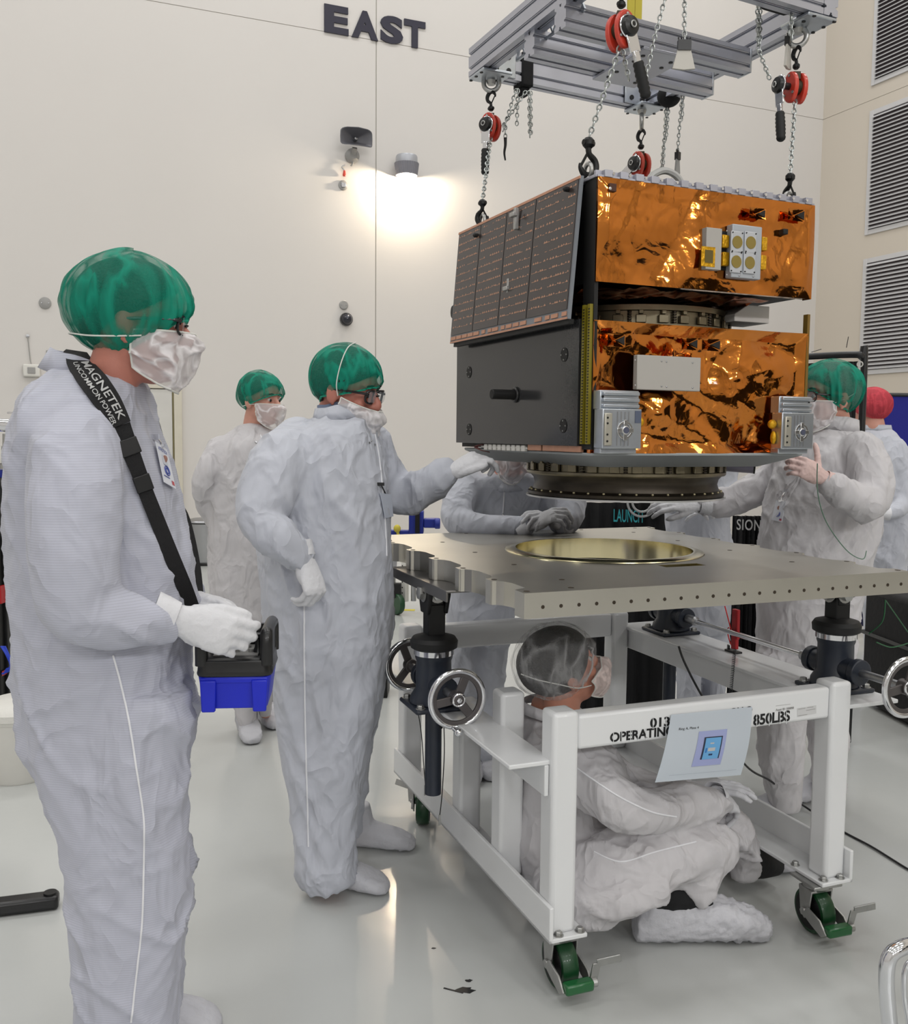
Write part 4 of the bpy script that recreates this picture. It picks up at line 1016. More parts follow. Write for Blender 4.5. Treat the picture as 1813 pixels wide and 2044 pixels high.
y_ = front_box('patch_film', 1399.5, 494, 1428, 531, 0.0342, 0.0352, M['kapton_yellow'], 0, a_)
front_box('patch_dark', 1407, 500, 1424, 524, 0.0353, 0.036, mat('patch_brown', (96, 82, 30), 0.4), 0, y_)
g_ = front_box('antenna_plate', 1447, 457, 1509, 556, 0.012, 0.040, mat('antenna_grey', (176, 180, 186), 0.45, 0.2), 0.003)
for px, py in ((1470, 484), (1497, 485), (1468, 523), (1495, 525)):
    s_, z_ = sfr(px, py, -0.04); b = MB(SM); b.box2((s_ - 0.021, -0.0445, z_ - 0.031), (s_ + 0.021, -0.040, z_ + 0.031)); ti = b.build('antenna_tile', mat('antenna_tile', (190, 192, 196), 0.45, 0.2), g_, 0.003)
    b = MB(SM); b.lathe([(0.0175, 0), (0.0175, 0.0015), (0, 0.0015)], c=(s_, -0.0445, z_), axis=(0, -1, 0), n=28); b.build('gold_disc', M['gold_patch'], ti)
    b = MB(SM)
    for u_, v_ in ((-0.017, -0.026), (0.017, -0.026), (-0.017, 0.026), (0.017, 0.026)): b.lathe([(0.002, 0), (0.002, 0.002), (0, 0.002)], c=(s_ + u_, -0.0445, z_ + v_), axis=(0, -1, 0), n=8)
    b.build('tile_screws', M['black_metal'], ti)
front_studs(g_, [(1451, 461), (1504, 466), (1451, 549), (1504, 552), (1478, 463), (1476, 550)], 0.040, 0.0025, M['steel'])
for px0, py0, px1, py1 in ((1433, 472, 1447, 496), (1433, 506, 1447, 532), (1511, 476, 1523, 502), (1509, 512, 1521, 540)):
    front_box('kapton_tab', px0, py0, px1, py1, 0.008, 0.030, M['kapton_yellow'], 0.003)
front_box('dark_slot', 1432, 464, 1447, 540, 0.004, 0.016, M['sat_black'], 0)
# corner sensor, small cut openings in the foil
o_ = front_box('sun_sensor', 1210, 370, 1224, 384, 0.004, 0.022, mat('sensor_brown', (70, 34, 14), 0.5), 0.001)
front_studs(o_, [(1218, 376)], 0.022, 0.0045, M['chrome'], 'sensor_eye')
front_box('antenna_stub', 1553, 460, 1563, 470, 0.0, 0.024, M['sat_black'], 0.003)
for px0, py0, px1, py1 in ((1210, 668, 1246, 692), (1358, 676, 1391, 698), (1398, 678, 1436, 700), (1493, 418, 1526, 436), (1570, 420, 1604, 440)):
    s0, z0 = sfr(px0, py1, -0.02); s1, z1 = sfr(px1, py0, -0.02); mx_, mz_ = (s0 + s1) / 2, (z0 + z1) / 2
    b = MB(SM); d = 0.027
    b.add([(s0, -d, z0), (s1, -d, z0), (s1, -d, z1), (s0, -d, z1), (mx_ - 0.002, -d + 0.017, mz_), (mx_ + 0.004, -d + 0.014, mz_)], [(0, 1, 5, 4), (1, 2, 5), (2, 3, 4, 5), (3, 0, 4)])
    op = b.build('foil_opening', M['foil'], sat, smooth=0)
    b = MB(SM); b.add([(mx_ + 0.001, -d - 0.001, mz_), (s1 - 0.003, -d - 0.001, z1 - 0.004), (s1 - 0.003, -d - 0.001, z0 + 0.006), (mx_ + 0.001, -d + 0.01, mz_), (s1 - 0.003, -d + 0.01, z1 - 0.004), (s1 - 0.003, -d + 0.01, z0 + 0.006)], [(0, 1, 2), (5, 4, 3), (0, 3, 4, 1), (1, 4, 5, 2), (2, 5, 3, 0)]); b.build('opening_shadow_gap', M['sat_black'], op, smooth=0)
# machined corner feet
def foot(px0, px1, mir):
    s0, zb = sfr(px0, 904, -0.02); s1, zt = sfr(px1, 785 if not mir else 797, -0.02); w_ = s1 - s0
    zt = 1.602 if not mir else 1.600; zb = 1.432
    b = MB(SM)
    b.box2((s0, -0.035, zb + 0.118), (s1, 0.002, zt))
    for k in range(3): b.box2((s0 + 0.006, -0.045, zb + 0.122 + k * 0.017), (s1 - 0.003, -0.030, zb + 0.132 + k * 0.017))
    b.box2((s0, -0.050, zb + 0.012), (s1, -0.006, zb + 0.120)); b.box2((s0 + 0.004, -0.034, zb - 0.002), (s1 - 0.004, 0.0, zb + 0.016))
    f = b.build('corner_bracket', M['machined'], sat, 0.0025)
    cxm = s0 + w_ * (0.56 if not mir else 0.6); czm = zb + 0.062
    b = MB(SM); b.ring([(0.018, -0.0), (0.025, -0.0), (0.025, 0.004), (0.018, 0.004)], c=(cxm, -0.050, czm), axis=(0, -1, 0), n=32)
    b.bar((cxm - 0.026, -0.053, czm), (cxm + 0.026, -0.053, czm), 0.006, 0.012, ZUP); b.bar((cxm, -0.053, czm - 0.028), (cxm, -0.053, czm + 0.028), 0.006, 0.012, (1, 0, 0))
    b.lathe([(0.012, 0), (0.012, 0.008), (0.009, 0.009)], c=(cxm, -0.050, czm), axis=(0, -1, 0), n=20); b.build('cup_mount', mat('cup_metal', (206, 206, 206), 0.25, 1.0), f, 0.001)
    b = MB(SM); b.lathe([(0.009, 0), (0.009, 0.0012), (0, 0.0012)], c=(cxm, -0.0592, czm), axis=(0, -1, 0), n=20); b.build('cup_bore', mat('bore_blue', (92, 96, 116), 0.4, 0.4), f)
    b = MB(SM)
    for k in range(4): b.box2((s0 + 0.045 + k * 0.012, -0.0515, zb + 0.02), (s0 + 0.0475 + k * 0.012, -0.049, zb + 0.112))
    b.build('milled_grooves', M['steel'], f)
    b = MB(SM); q = s0 + 0.008 if not mir else s0 + 0.012
    b.box2((q - 0.004, -0.056, zb + 0.02), (q + 0.02, -0.048, zb + 0.108)); b.build('side_clamp', mat('clamp_warm', (186, 182, 170), 0.4, 0.7), f, 0.003)
    for k in (0.032, 0.05, 0.08, 0.095):
        b = MB(SM); b.lathe([(0.003, 0), (0.003, 0.001), (0, 0.001)], c=(q + 0.004, -0.0562, zb + k), axis=(0, -1, 0), n=10); b.build('bolt_hole', M['sat_black'], f)
    b = MB(SM); b.lathe([(0.0035, 0), (0.0035, 0.001), (0, 0.001)], c=(s0 + 0.008 if not mir else s1 - 0.008, -0.0352, zt - 0.018), axis=(0, -1, 0), n=10); b.build('bolt_hole', M['sat_black'], f)
    if not mir: b = MB(SM); b.box2((s1 - 0.022, -0.0515, zb + 0.082), (s1 - 0.003, -0.0495, zb + 0.115)); b.build('dark_pad', mat('pad_slate', (84, 92, 112), 0.5), f)
    e = s1 if not mir else s0
    b = MB(SM); b.ell((e + (0.012 if not mir else -0.012), -0.022, zb + 0.085), (0.014, 0.012, 0.014)); b.ell((e + (0.008 if not mir else -0.006), -0.022, zb + 0.045), (0.008, 0.01, 0.02)); b.build('kapton_wrap', M['kapton_yellow'], f)
foot(1190, 1270, False); foot(1545, 1612, True)
# thin yellow right-hand edge
b = MB(SM); b.box2((WD - 0.004, 0.002, 1.44), (WD + 0.006, 0.02, 1.85)); b.build('right_edge_strip', mat('edge_gold', (120, 92, 30), 0.5), sat)
# white inspection box under the upper deck
b = MB(SM); b.prism([(0.0, 0.0), (0.135, 0.0), (0.135, 0.052), (0.05, 0.052), (0.0, 0.022)], (0.575, 0.12, 1.832), (1, 0, 0), (0, 0, 1), (0, 1, 0), 0, 0.12); b.build('white_unit', mat('unit_white', (226, 220, 214), 0.5), sat, 0.002)
b = MB(SM); b.lathe([(0.035, 0), (0.038, 0.01), (0.038, 0.05), (0.02, 0.07), (0, 0.072)], c=(0.03, 0.875, 1.91), axis=(-1, 0.15, 0), n=28); b.build('side_camera', M['sat_black'], sat)

# ---- separation rings
RCs, RCt = 0.405, 0.443
def sep_ring(name, r, z0, z1, n=30, full=True):
    b = MB(SM); h = z1 - z0
    b.ring([(r - 0.04, 0), (r - 0.004, 0), (r, 0.004), (r, 0.012), (r - 0.012, 0.014), (r - 0.012, h - 0.018), (r - 0.002, h - 0.016), (r - 0.002, h), (r - 0.04, h)], c=(RCs, RCt, z0), n=120)
    rg = b.build(name, M['ring_metal'], sat)
    b = MB(SM)
    for k in range(n):
        an = 2 * pi * k / n + 0.05; e = Vector((cos(an), sin(an), 0)); R3 = Matrix.Rotation(an, 3, 'Z')
        if SMI.to_3x3().inverted() and (SM.to_3x3() @ e).y > 0.35: continue
        c = Vector((RCs, RCt, 0)) + e * (r - 0.004)
        b = MB(SM); b.box(c + ZUP * (z0 + 0.026), (0.010, 0.030, 0.024), R3); b.box(c + ZUP * (z0 + h - 0.022), (0.012, 0.014, 0.012), R3); b.build('band_clamp', M['ring_metal'], rg, 0.0015)
        if k % 2:
            b = MB(SM); an2 = an + pi / n; e2 = Vector((cos(an2), sin(an2), 0)); c2 = Vector((RCs, RCt, 0)) + e2 * (r - 0.003)
            for q in range(5): b.lathe([(0.006, 0), (0.0065, 0.003), (0.006, 0.005)], c=c2 + ZUP * (z0 + 0.014 + q * 0.0075), n=12)
            b.build('spring_plunger', M['ring_dark'], rg)
    return rg
sep_ring('upper_ring', 0.328, 1.800, 1.868)
lr = sep_ring('lower_ring', 0.327, 1.352, 1.412)
b = MB(SM); b.ring([(0.318, 0.0), (0.322, 0.003), (0.322, 0.012), (0.306, 0.020), (0.300, 0.04), (0.304, 0.056), (0.314, 0.066), (0.316, 0.07), (0.28, 0.07), (0.28, 0.0)], c=(RCs, RCt, 1.284), n=120); ad = b.build('adapter_skirt', M['ring_dark'], sat)
for k in range(40):
    an = 2 * pi * k / 40; e = Vector((cos(an), sin(an), 0))
    if (SM.to_3x3() @ e).y > 0.3: continue
    b = MB(SM); b.ell(Vector((RCs, RCt, 1.301)) + e * 0.313, (0.0042, 0.0042, 0.0036), n=10, m=6); b.build('skirt_rivet', mat('rivet_pale', (196, 186, 150), 0.35, 0.6) if 'rivet_pale' not in bpy.data.materials else bpy.data.materials['rivet_pale'], ad)
b = MB(SM); b.ring([(0.30, 0), (0.328, 0), (0.328, 0.005), (0.30, 0.005)], c=(RCs, RCt, 1.2785), n=120); b.build('clear_shim', mat('shim_clear', (206, 206, 206), 0.3, 0.5), sat)
# white blanket tray below the bus
b = MB(SM); q0 = [(0.0, 0.005), (WD, 0.005), (WD, DP), (0.02, DP)]; q1 = [(0.10, 0.10), (0.64, 0.07), (0.68, 0.80), (0.08, 0.82)]
b.add([(x, y, 1.431) for x, y in q0] + [(x, y, 1.424) for x, y in q0] + [(x, y, 1.388) for x, y in q1], [(3, 2, 1, 0), (0, 1, 5, 4), (1, 2, 6, 5), (2, 3, 7, 6), (3, 0, 4, 7), (4, 5, 9, 8), (5, 6, 10, 9), (6, 7, 11, 10), (7, 4, 8, 11), (8, 9, 10, 11)])
b.build('white_blanket', M['mli_white'], sat, 0.004, 3)
p0 = WP(1428, 928, S3(0, 0.30, 0), ST); p1 = WP(1507, 934, S3(0, 0.22, 0), ST)
b = MB(); b.cyl(p0, p1, 0.0185, n=24); nz = b.build('thruster_tube', mat('tube_violet', (128, 124, 142), 0.45, 0.3), sat, 0.001)
d = (p1 - p0).normalized(); b = MB(); b.ring([(0.012, 0), (0.0195, 0), (0.0195, 0.006), (0.012, 0.006)], c=p1 - d * 0.004, axis=d, n=24); b.build('tube_lip', M['sat_black'], nz)
# ------------------------------------------------------------------ lifting frame, hoists and chains
def chain(b, p0, p1, L_=0.022, r=0.0024, w=0.0062):
    p0 = Vector(p0); p1 = Vector(p1); d = p1 - p0; n = max(2, int(d.length / (L_ * 0.72))); st = d / n; u = d.normalized()
    a = Vector((1, 0, 0)) if abs(u.x) < 0.8 else Vector((0, 1, 0)); s = u.cross(a).normalized(); t = u.cross(s)
    for i in range(n):
        c = p0 + st * (i + 0.5); e = (s if i % 2 else t); h = st.length * 0.62
        pts = [(0, h), (w * 0.7, h * 0.72), (w, 0.0), (w * 0.7, -h * 0.72), (0, -h), (-w * 0.7, -h * 0.72), (-w, 0), (-w * 0.7, h * 0.72)]
        f = e.cross(u); vs = []; k = len(pts); m = 5
        for j, (x, y) in enumerate(pts):
            x0, y0 = pts[j - 1]; x1, y1 = pts[(j + 1) % k]; tx, ty = x1 - x0, y1 - y0; ln = sqrt(tx * tx + ty * ty); nx, ny = ty / ln, -tx / ln
            for q in range(m):
                an = 2 * pi * q / m; vs.append(c + e * (x + nx * r * cos(an)) + u * (y + ny * r * cos(an)) + f * (r * sin(an)))
        b.add(vs, [(j * m + q, ((j + 1) % k) * m + q, ((j + 1) % k) * m + (q + 1) % m, j * m + (q + 1) % m) for j in range(k) for q in range(m)])
M['chain'] = mat('chain_zinc', (176, 180, 178), 0.35, 0.85, noise_amt=0.2, noise_scale=40)
def hook(parent, p, side, sc=1.0, up=True, name='hook', gate_mat=None):
    """hook hanging at p (eye), mouth downwards when up is False"""
    p = Vector(p); side = Vector(side).normalized(); v = ZUP if up else -ZUP
    b = MB(); pts = [(0, 0.0), (0, 0.016), (-0.004, 0.03), (-0.022, 0.045), (-0.026, 0.066), (-0.012, 0.086), (0.010, 0.088), (0.026, 0.072), (0.029, 0.058)]
    rr = [0.010, 0.0085, 0.008, 0.010, 0.011, 0.0115, 0.010, 0.007, 0.003]
    b.tube([p + side * (x * sc) + v * (y * sc) for x, y in pts], [q * sc for q in rr], sub=5, n=10)
    b.lathe([(0.010 * sc, -0.014 * sc), (0.017 * sc, -0.006 * sc), (0.017 * sc, 0.006 * sc), (0.010 * sc, 0.014 * sc)], c=p, axis=ZUP, n=14)
    b.cyl(p - side * 0.018 * sc, p + side * 0.018 * sc, 0.008 * sc, n=12)
    o = b.build(name, M['black_metal'], parent)
    b = MB(); b.bar(p + side * (0.003 * sc) + v * (0.028 * sc), p + side * (0.025 * sc) + v * (0.064 * sc), 0.008 * sc, 0.003 * sc, side.cross(ZUP)); b.build('hook_gate', M['black_metal'], o, 0.001)
    return o
def lever_hoist(label, eye, yaw, sc, handle, tail, hook_sc, chain_from=None, flip=False, off=1.0):
    """lever chain hoist under a frame eye: hook, red body, ratchet cover, lever, load chain, lower hook.
    handle: (dx, dz, length) of the lever in the hoist's own side direction; tail: point of the lower hook's bow"""
    eye = Vector(eye); sd = Vector((cos(yaw), sin(yaw), 0)); fr = Vector((sin(yaw), -cos(yaw), 0))
    t = thing('chain_hoist', label, 'hoist', tuple(eye - ZUP * 0.2 * sc), 'lever chain hoists')
    bow = eye - ZUP * 0.085 * sc
    hook(t, bow, sd, sc * 0.85, True, 'top_hook')
    c = bow - ZUP * 0.085 * sc
    for k, y in ((0, 0.022), (1, -0.024)):
        b = MB(); poly = []
        for i in range(24):
            an = 2 * pi * i / 24; rr_ = 0.048 if sin(an) > 0 else 0.052
            poly.append((0.042 * cos(an) * sc, (rr_ * sin(an) * 1.25) * sc))
        b.prism(poly, c + fr * (y * sc), sd, ZUP, fr, -0.010 * sc, 0.010 * sc)
        pl = b.build('red_body', M['red'], t, 0.005 * sc, 3)
        b = MB()
        for q in ((0.0, 0.044), (-0.026, -0.03), (0.026, -0.03)): b.lathe([(0.006 * sc, 0), (0.006 * sc, 0.004 * sc), (0, 0.005 * sc)], c=c + sd * q[0] * sc + ZUP * q[1] * sc + fr * ((y + (0.010 if k == 0 else -0.010)) * sc), axis=fr if k == 0 else -fr, n=6)
        b.build('body_bolts', M['zinc'], pl)
    b = MB(); b.cyl(c + fr * 0.014 * sc, c - fr * 0.016 * sc, 0.03 * sc, n=20); b.box(c + ZUP * 0.045 * sc, (0.03 * sc, 0.03 * sc, 0.03 * sc)); b.build('chain_guide', mat('guide_dark', (60, 52, 36), 0.5, 0.4) if 'guide_dark' not in bpy.data.materials else bpy.data.materials['guide_dark'], t)
    b = MB(); f0 = c + fr * 0.032 * sc * off
    if off > 1: b.cyl(c, f0, 0.014 * sc)
    b.lathe([(0.034 * sc, 0), (0.036 * sc, 0.012 * sc), (0.030 * sc, 0.026 * sc), (0.012 * sc, 0.03 * sc), (0.012 * sc, 0.034 * sc), (0, 0.034 * sc)], c=f0, axis=fr, n=28); b.build('ratchet_cover', M['black_plastic'], t)
    b = MB(); b.torus(f0 + fr * 0.034 * sc, 0.010 * sc, 0.0025 * sc, fr, 20, 8); b.build('cover_ring', M['zinc'], t)
    dx, dz, ln = handle; hd = (sd * dx + ZUP * dz).normalized(); a0 = f0 + fr * 0.012 * sc
    b = MB(); b.bar(a0 + hd * 0.02 * sc, a0 + hd * (0.085 * sc), 0.05 * sc, 0.006 * sc, fr); b.bar(a0 + hd * 0.08 * sc, a0 + hd * (0.12 * sc), 0.026 * sc, 0.012 * sc, fr); b.lathe([(0.04 * sc, 0), (0.04 * sc, 0.006 * sc)], c=a0 - fr * 0.006 * sc, axis=fr, n=24); lv = b.build('lever', M['chrome'], t, 0.003 * sc)
    b = MB(); g0 = a0 + hd * 0.115 * sc; n = 14; prof = []
    for i in range(n + 1): prof.append(((0.0165 + 0.0025 * (i % 2) + 0.002 * sin(pi * i / n)) * sc, ln * sc * i / n))
    prof = [(0.012 * sc, 0.0)] + prof + [(0.010 * sc, ln * sc + 0.004)]
    b.lathe(prof, c=g0, axis=hd, n=16); b.build('rubber_grip', M['rubber'], lv)
    tail = Vector(tail); bowl = tail + ZUP * 0.075 * hook_sc
    b = MB(); chain(b, c - ZUP * 0.05 * sc, bowl + ZUP * 0.012 * hook_sc, 0.021, 0.0026, 0.0066); b.build('load_chain', M['chain'], t)
    hook(t, bowl, -sd if flip else sd, hook_sc, False, 'bottom_hook')
    return t, c

# extruded aluminium beams with slots
def extrusion(name, p0, p1, w, h, parent, slots_h=2):
    """rectangular slotted section, w across, h tall, from p0 to p1 (bottom centre line)"""
    p0 = Vector(p0); p1 = Vector(p1); d = (p1 - p0).normalized(); s = d.cross(ZUP).normalized(); g = 0.006; dp = 0.009
    pts = []
    def side(a, bb, n_slots):
        a = Vector(a); bb = Vector(bb); e = bb - a; L_ = e.length; e.normalize(); inn = Vector((-e.y, e.x))
        out = [a]
        for k in range(n_slots):
            m = L_ * (k + 0.5) / n_slots
            out += [a + e * (m - g), a + e * (m - g) + inn * 0.003, a + e * (m - g * 0.55) + inn * 0.004, a + e * (m - g * 0.55) + inn * dp, a + e * (m + g * 0.55) + inn * dp, a + e * (m + g * 0.55) + inn * 0.004, a + e * (m + g) + inn * 0.003, a + e * (m + g)]
        return out
    A, B_, C_, D_ = (-w / 2, 0), (w / 2, 0), (w / 2, h), (-w / 2, h)
    nw = max(1, int(round(w / 0.048)))
    poly = side(A, B_, nw) + side(B_, C_, slots_h) + side(C_, D_, nw) + side(D_, A, slots_h)
    b = MB(); b.prism([(v[0], v[1]) for v in poly], p0, s, ZUP, d, 0, (p1 - p0).length)
    return b.build(name, M['alu'], parent, smooth=0)
YF = 0.44
FZ = 2.74
Lp = Vector((0.075, 3.455, FZ)); Bp = Vector((0.735, 3.80, FZ)); Rp = Vector((1.105, 2.98, FZ))
Np = Lp + Rp - Bp
fd = (Bp - Lp).normalized(); fe = (Lp - Np).normalized()
frame = thing('lifting_frame', 'square lifting frame of slotted aluminium beams hanging above the satellite', 'lifting frame', tuple((Lp + Rp) / 2), rz=YF)
bw, bh = 0.055, 0.098
extrusion('beam', Np - fe * 0.03, Lp + fe * 0.03, bw, bh, frame)
extrusion('beam', Bp + fe * 0.03, Rp - fe * 0.03, bw, bh, frame)
extrusion('beam', Lp + fd * 0.03, Bp - fd * 0.03, bw, bh, frame)
extrusion('beam', Np + fd * 0.03, Rp - fd * 0.03, bw, bh, frame)
mA0, mA1 = WZ(1050, 118, FZ - 0.075), WZ(1418, 190, FZ - 0.075)
mB0, mB1 = WZ(1118, 60, FZ - 0.075), WZ(1484, 150, FZ - 0.075)
def along(p0, p1):
    m = (p0 + p1) / 2; h = (p1 - p0).length / 2; return m - fd * h, m + fd * h
mA0, mA1 = along(mA0, mA1); mB0, mB1 = along(mB0, mB1)
for p0, p1 in ((mA0, mA1), (mB0, mB1)):
    extrusion('cross_beam', p0, p1, 0.06, 0.075, frame)
    b = MB(); b.box(p1 + ZUP * 0.037 + fd * 0.004, (0.008, 0.062, 0.077), Matrix.Rotation(YF, 3, 'Z')); e_ = b.build('end_cap', M['machined'], frame, 0.002)
    b = MB(); b.box(p1 + ZUP * 0.037 + fd * 0.0085, (0.002, 0.02, 0.045), Matrix.Rotation(YF, 3, 'Z')); b.build('cap_slot', M['white_plastic'], e_, 0.0005)
# centre lifting plate joining both cross beams
cc = (mA0 + mA1 + mB0 + mB1) / 4
b = MB(); R3 = Matrix.Rotation(YF, 3, 'Z'); b.box(cc - ZUP * 0.006, (0.17, (mA0 - mB0).dot(fe) + 0.07, 0.010), R3); cp = b.build('centre_plate', M['alu'], frame, 0.002)
for i in (-1, 1):
    for j in (-1.6, -0.8, 0.8, 1.6):
        b = MB(); b.lathe([(0.007, 0), (0.007, 0.002), (0, 0.002)], c=cc + fd * 0.055 * i + fe * 0.06 * j - ZUP * 0.0108, axis=-ZUP, n=12); b.build('plate_bolt', M['black_metal'], cp)
# corner plates with eyes
eyes = {}
for key, p, inn in (('left', Lp, fd - fe), ('back', Bp, -fd - fe), ('right', Rp, -fd + fe), ('near', Np, fd + fe)):
    q = p + inn.normalized() * 0.03
    b = MB(); b.box(q - ZUP * 0.006 + inn.normalized() * 0.012, (0.115, 0.115, 0.011), R3); c_ = b.build('corner_plate', M['machined'], frame, 0.003)
    b = MB(); a1_ = inn.dot(fd); a2_ = inn.dot(fe)
    for k in range(3):
        for uu, vv in ((-0.045 * a1_ + 0.0, -0.05 * a2_ + 0.045 * k * a2_), (0.045 * a1_ - 0.0, -0.05 * a2_ + 0.045 * k * a2_)):
            b = MB(); b.lathe([(0.006, 0), (0.006, 0.002), (0, 0.002)], c=q + fd * uu + fe * vv - ZUP * 0.0115, axis=-ZUP, n=12); b.build('plate_bolt', M['black_metal'], c_)
    if key in ('left', 'back'):
        # inside corner gussets
        for dd in (fd if key == 'left' else -fd, -fe):
            b = MB(); o = p + inn.normalized() * 0.0
        b = MB(); dd = fd if key == 'left' else -fd
        b.prism([(0, 0), (0.10, 0), (0.10, 0.09), (0, 0.09)], p + dd * 0.03 - fe * (bw / 2 + 0.004), dd, ZUP, -fe, 0, 0.006)
        g_ = b.build('gusset', M['machined'], frame, 0.002)
        for k in range(4):
            b = MB(); b.lathe([(0.009, 0), (0.009, 0.003), (0, 0.003)], c=p + dd * (0.05 + 0.05 * (k % 2)) - fe * (bw / 2 + 0.0105) + ZUP * (0.022 + 0.046 * (k // 2)), axis=-fe, n=14); b.build('gusset_bolt', M['black_metal'], g_)
    eye = {'left': W(981, 166, 3.47), 'back': W(1281, 244, 3.76), 'right': W(1592, 74, 3.02), 'near': W(1242, -62, 2.66)}[key]
    q = Vector((eye.x, eye.y, q.z))
    b = MB(); ax = fr_ = (Vector((eye.x, eye.y, 0))).normalized() if key != 'back' else Vector((eye.y, -eye.x, 0)).normalized()
    b.torus(eye, 0.027, 0.0085, ax, 28, 12); b.lathe([(0.018, 0), (0.014, -0.014)], c=q - ZUP * 0.011, n=16); b.build('lifting_eye', M['zinc'], frame)
    eyes[key] = eye - ZUP * 0.024
# triangulated gusset along the left beam's inner face
b = MB(); x0 = Np.lerp(Lp, 0.28); x1 = Np.lerp(Lp, 0.75); o = x0 + fd * (bw / 2 + 0.004) - ZUP * 0.02; ln = (x1 - x0).length
b.bar(o, o + fe * ln, 0.006, 0.008); b.bar(o + ZUP * 0.05, o + fe * ln + ZUP * 0.05, 0.006, 0.008)
for k in range(7):
    a = o + fe * (ln * k / 7); c = o + fe * (ln * (k + 1) / 7); m_ = (a + c) / 2 + ZUP * 0.05; b.bar(a, m_, 0.006, 0.007); b.bar(m_, c, 0.006, 0.007)
b.build('truss_gusset', M['machined'], frame)

# lifting points on the satellite
hl = WP(963, 441, S3(0.02, 0.845, 2.2), SS); hn = WP(1174, 341, S3(0.03, 0.06, 2.2), SS); hr = WP(1576, 397, S3(0, 0.07, 2.2), ST); hb = S3(0.72, 0.86, 2.196)
for p, ax in ((hl, SS), (hn, SS), (hr, ST), (hb, ST)):
    b = MB(); b.torus(p, 0.019, 0.006, ax, 24, 10); b.cyl(p - ZUP * 0.026, p - ZUP * 0.014, 0.012, n=14); b.build('lift_ring', M['zinc'], sat)
tl_, cl_ = lever_hoist('red chain hoist on the left corner of the lifting frame, lever straight down', eyes['left'], -0.64, 0.74, (0.0, -1, 0.115), hl, 0.8)
tn_, cn_ = lever_hoist('largest red chain hoist, nearest us, lever leaning right', eyes['near'], 0.55, 0.80, (0.38, -1, 0.115), hn, 1.0, flip=True)
tb_, cb_ = lever_hoist('red chain hoist under the far corner of the frame, behind the satellite top', eyes['back'], -0.95, 0.80, (-0.75, -0.45, 0.05), hb, 0.8)
tr_, cr_ = lever_hoist('red chain hoist on the right corner of the lifting frame, lever hanging left', eyes['right'], -1.25, 0.74, (0.12, -1, 0.115), hr, 0.85, off=2.2)
# slack chains
def slack(label, items, name='slack_chain'):
    b = MB()
    for p0, p1 in items: chain(b, p0, p1, 0.018, 0.0022, 0.0058)
    o = b.build(name, M['chain']); tag(o, label, 'chain', 'slack hoist chains'); return o
Yl = 3.42
w1 = WP(1052, 152, Lp - fe * (bw / 2), fe)
slack('doubled slack chain bunch hanging straight under the square black strap', [(W(1056, 182, 3.5), W(1058, 274, 3.5)), (W(1060, 182, 3.51), W(1060, 268, 3.51))])
slack('slack chain sloping from the left hoist up to the square black strap', [(W(1004, 252, 3.47), W(1050, 182, 3.49)), (W(1031, 178, 3.49), W(1004, 262, 3.46)), (W(1034, 178, 3.5), W(1032, 250, 3.5))])
e0 = W(1008, 262, 3.46); t = thing('chain_end_hook', 'small dark hook at the end of the left hoist slack chain', 'hook', tuple(e0))
b = MB(); chain(b, W(1009, 250, 3.46), W(1009, 276, 3.46), 0.018, 0.0022, 0.0058); b.build('chain_end', M['chain'], t)
b = MB(); b.tube([W(1009, 275, 3.46), W(1009, 290, 3.46), W(1007, 305, 3.46), W(1009, 320, 3.46)], [0.006, 0.005, 0.004, 0.003], sub=4); b.build('hook_body', M['black_metal'], t)
slack('long slack chain bunch hanging below the black bundle by the far corner', [(W(1330, 205, 3.7), W(1324, 335, 3.7)), (W(1336, 205, 3.71), W(1330, 280, 3.7)), (W(1333, 205, 3.69), W(1320, 340, 3.69))])
slack('thin slack chain ending at the dark tag above the white arch', [(W(1362, 190, 3.6), W(1352, 312, 3.6)), (W(1364, 190, 3.62), W(1362, 240, 3.62))])
slack('slack chain falling in front of the cross beams from above', [(W(1330, -10, 2.72), W(1308, 70, 2.72)), (W(1308, 70, 2.72), W(1288, 160, 2.74)), (W(1243, 100, 2.7), W(1256, 160, 2.7))])
slack('greenish slack chain on the right end of the frame, left of the hoist', [(W(1512, 0, 3.0), W(1514, 100, 3.0)), (W(1518, 0, 3.01), W(1517, 90, 3.0)), (W(1515, 100, 3.0), W(1537, 158, 3.02))])
slack('doubled slack chain at the right end of the frame, just above the right hoist', [(W(1578, 0, 2.94), W(1581, 80, 2.94)), (W(1584, 0, 2.95), W(1578, 70, 2.95))])
# white weighted tags
def chain_tag(label, px, py, w0, w1, h, Y, chain_top=None, dark=True, material=None, yaw=0.0):
    c = W(px, py, Y); t = thing('hoist_tag', label, 'tag', tuple(c), 'tags hanging on the hoist chains'); s = Vector((cos(yaw), sin(yaw), 0)); f = Vector((sin(yaw), -cos(yaw), 0)); k = Y / F_PX
    b = MB(); b.prism([(-w0 * k / 2, 0), (w0 * k / 2, 0), (w1 * k / 2, -h * k), (0, -h * k * 1.06), (-w1 * k / 2, -h * k)], c, s, ZUP, f, -0.004, 0.004); b.build('card', material or mat('tag_white', (204, 200, 192), 0.6) if 'tag_white' not in bpy.data.materials else (material or bpy.data.materials['tag_white']), t, 0.001)
    b = MB(); b.box(c + ZUP * 0.008, (w0 * k * 1.05, 0.016, 0.028), Matrix.Rotation(yaw, 3, 'Z'))
    for i in range(5): b.cyl(c + s * ((i - 2) * w0 * k * 0.22) + ZUP * 0.02, c + s * ((i - 2) * w0 * k * 0.24) + ZUP * 0.03, 0.002, n=6)
    b.build('clip', M['black_plastic'], t)
    if chain_top is not None:
        b = MB(); chain(b, chain_top, c + ZUP * 0.02, 0.018, 0.0022, 0.0058); b.build('tag_chain', M['chain'], t)
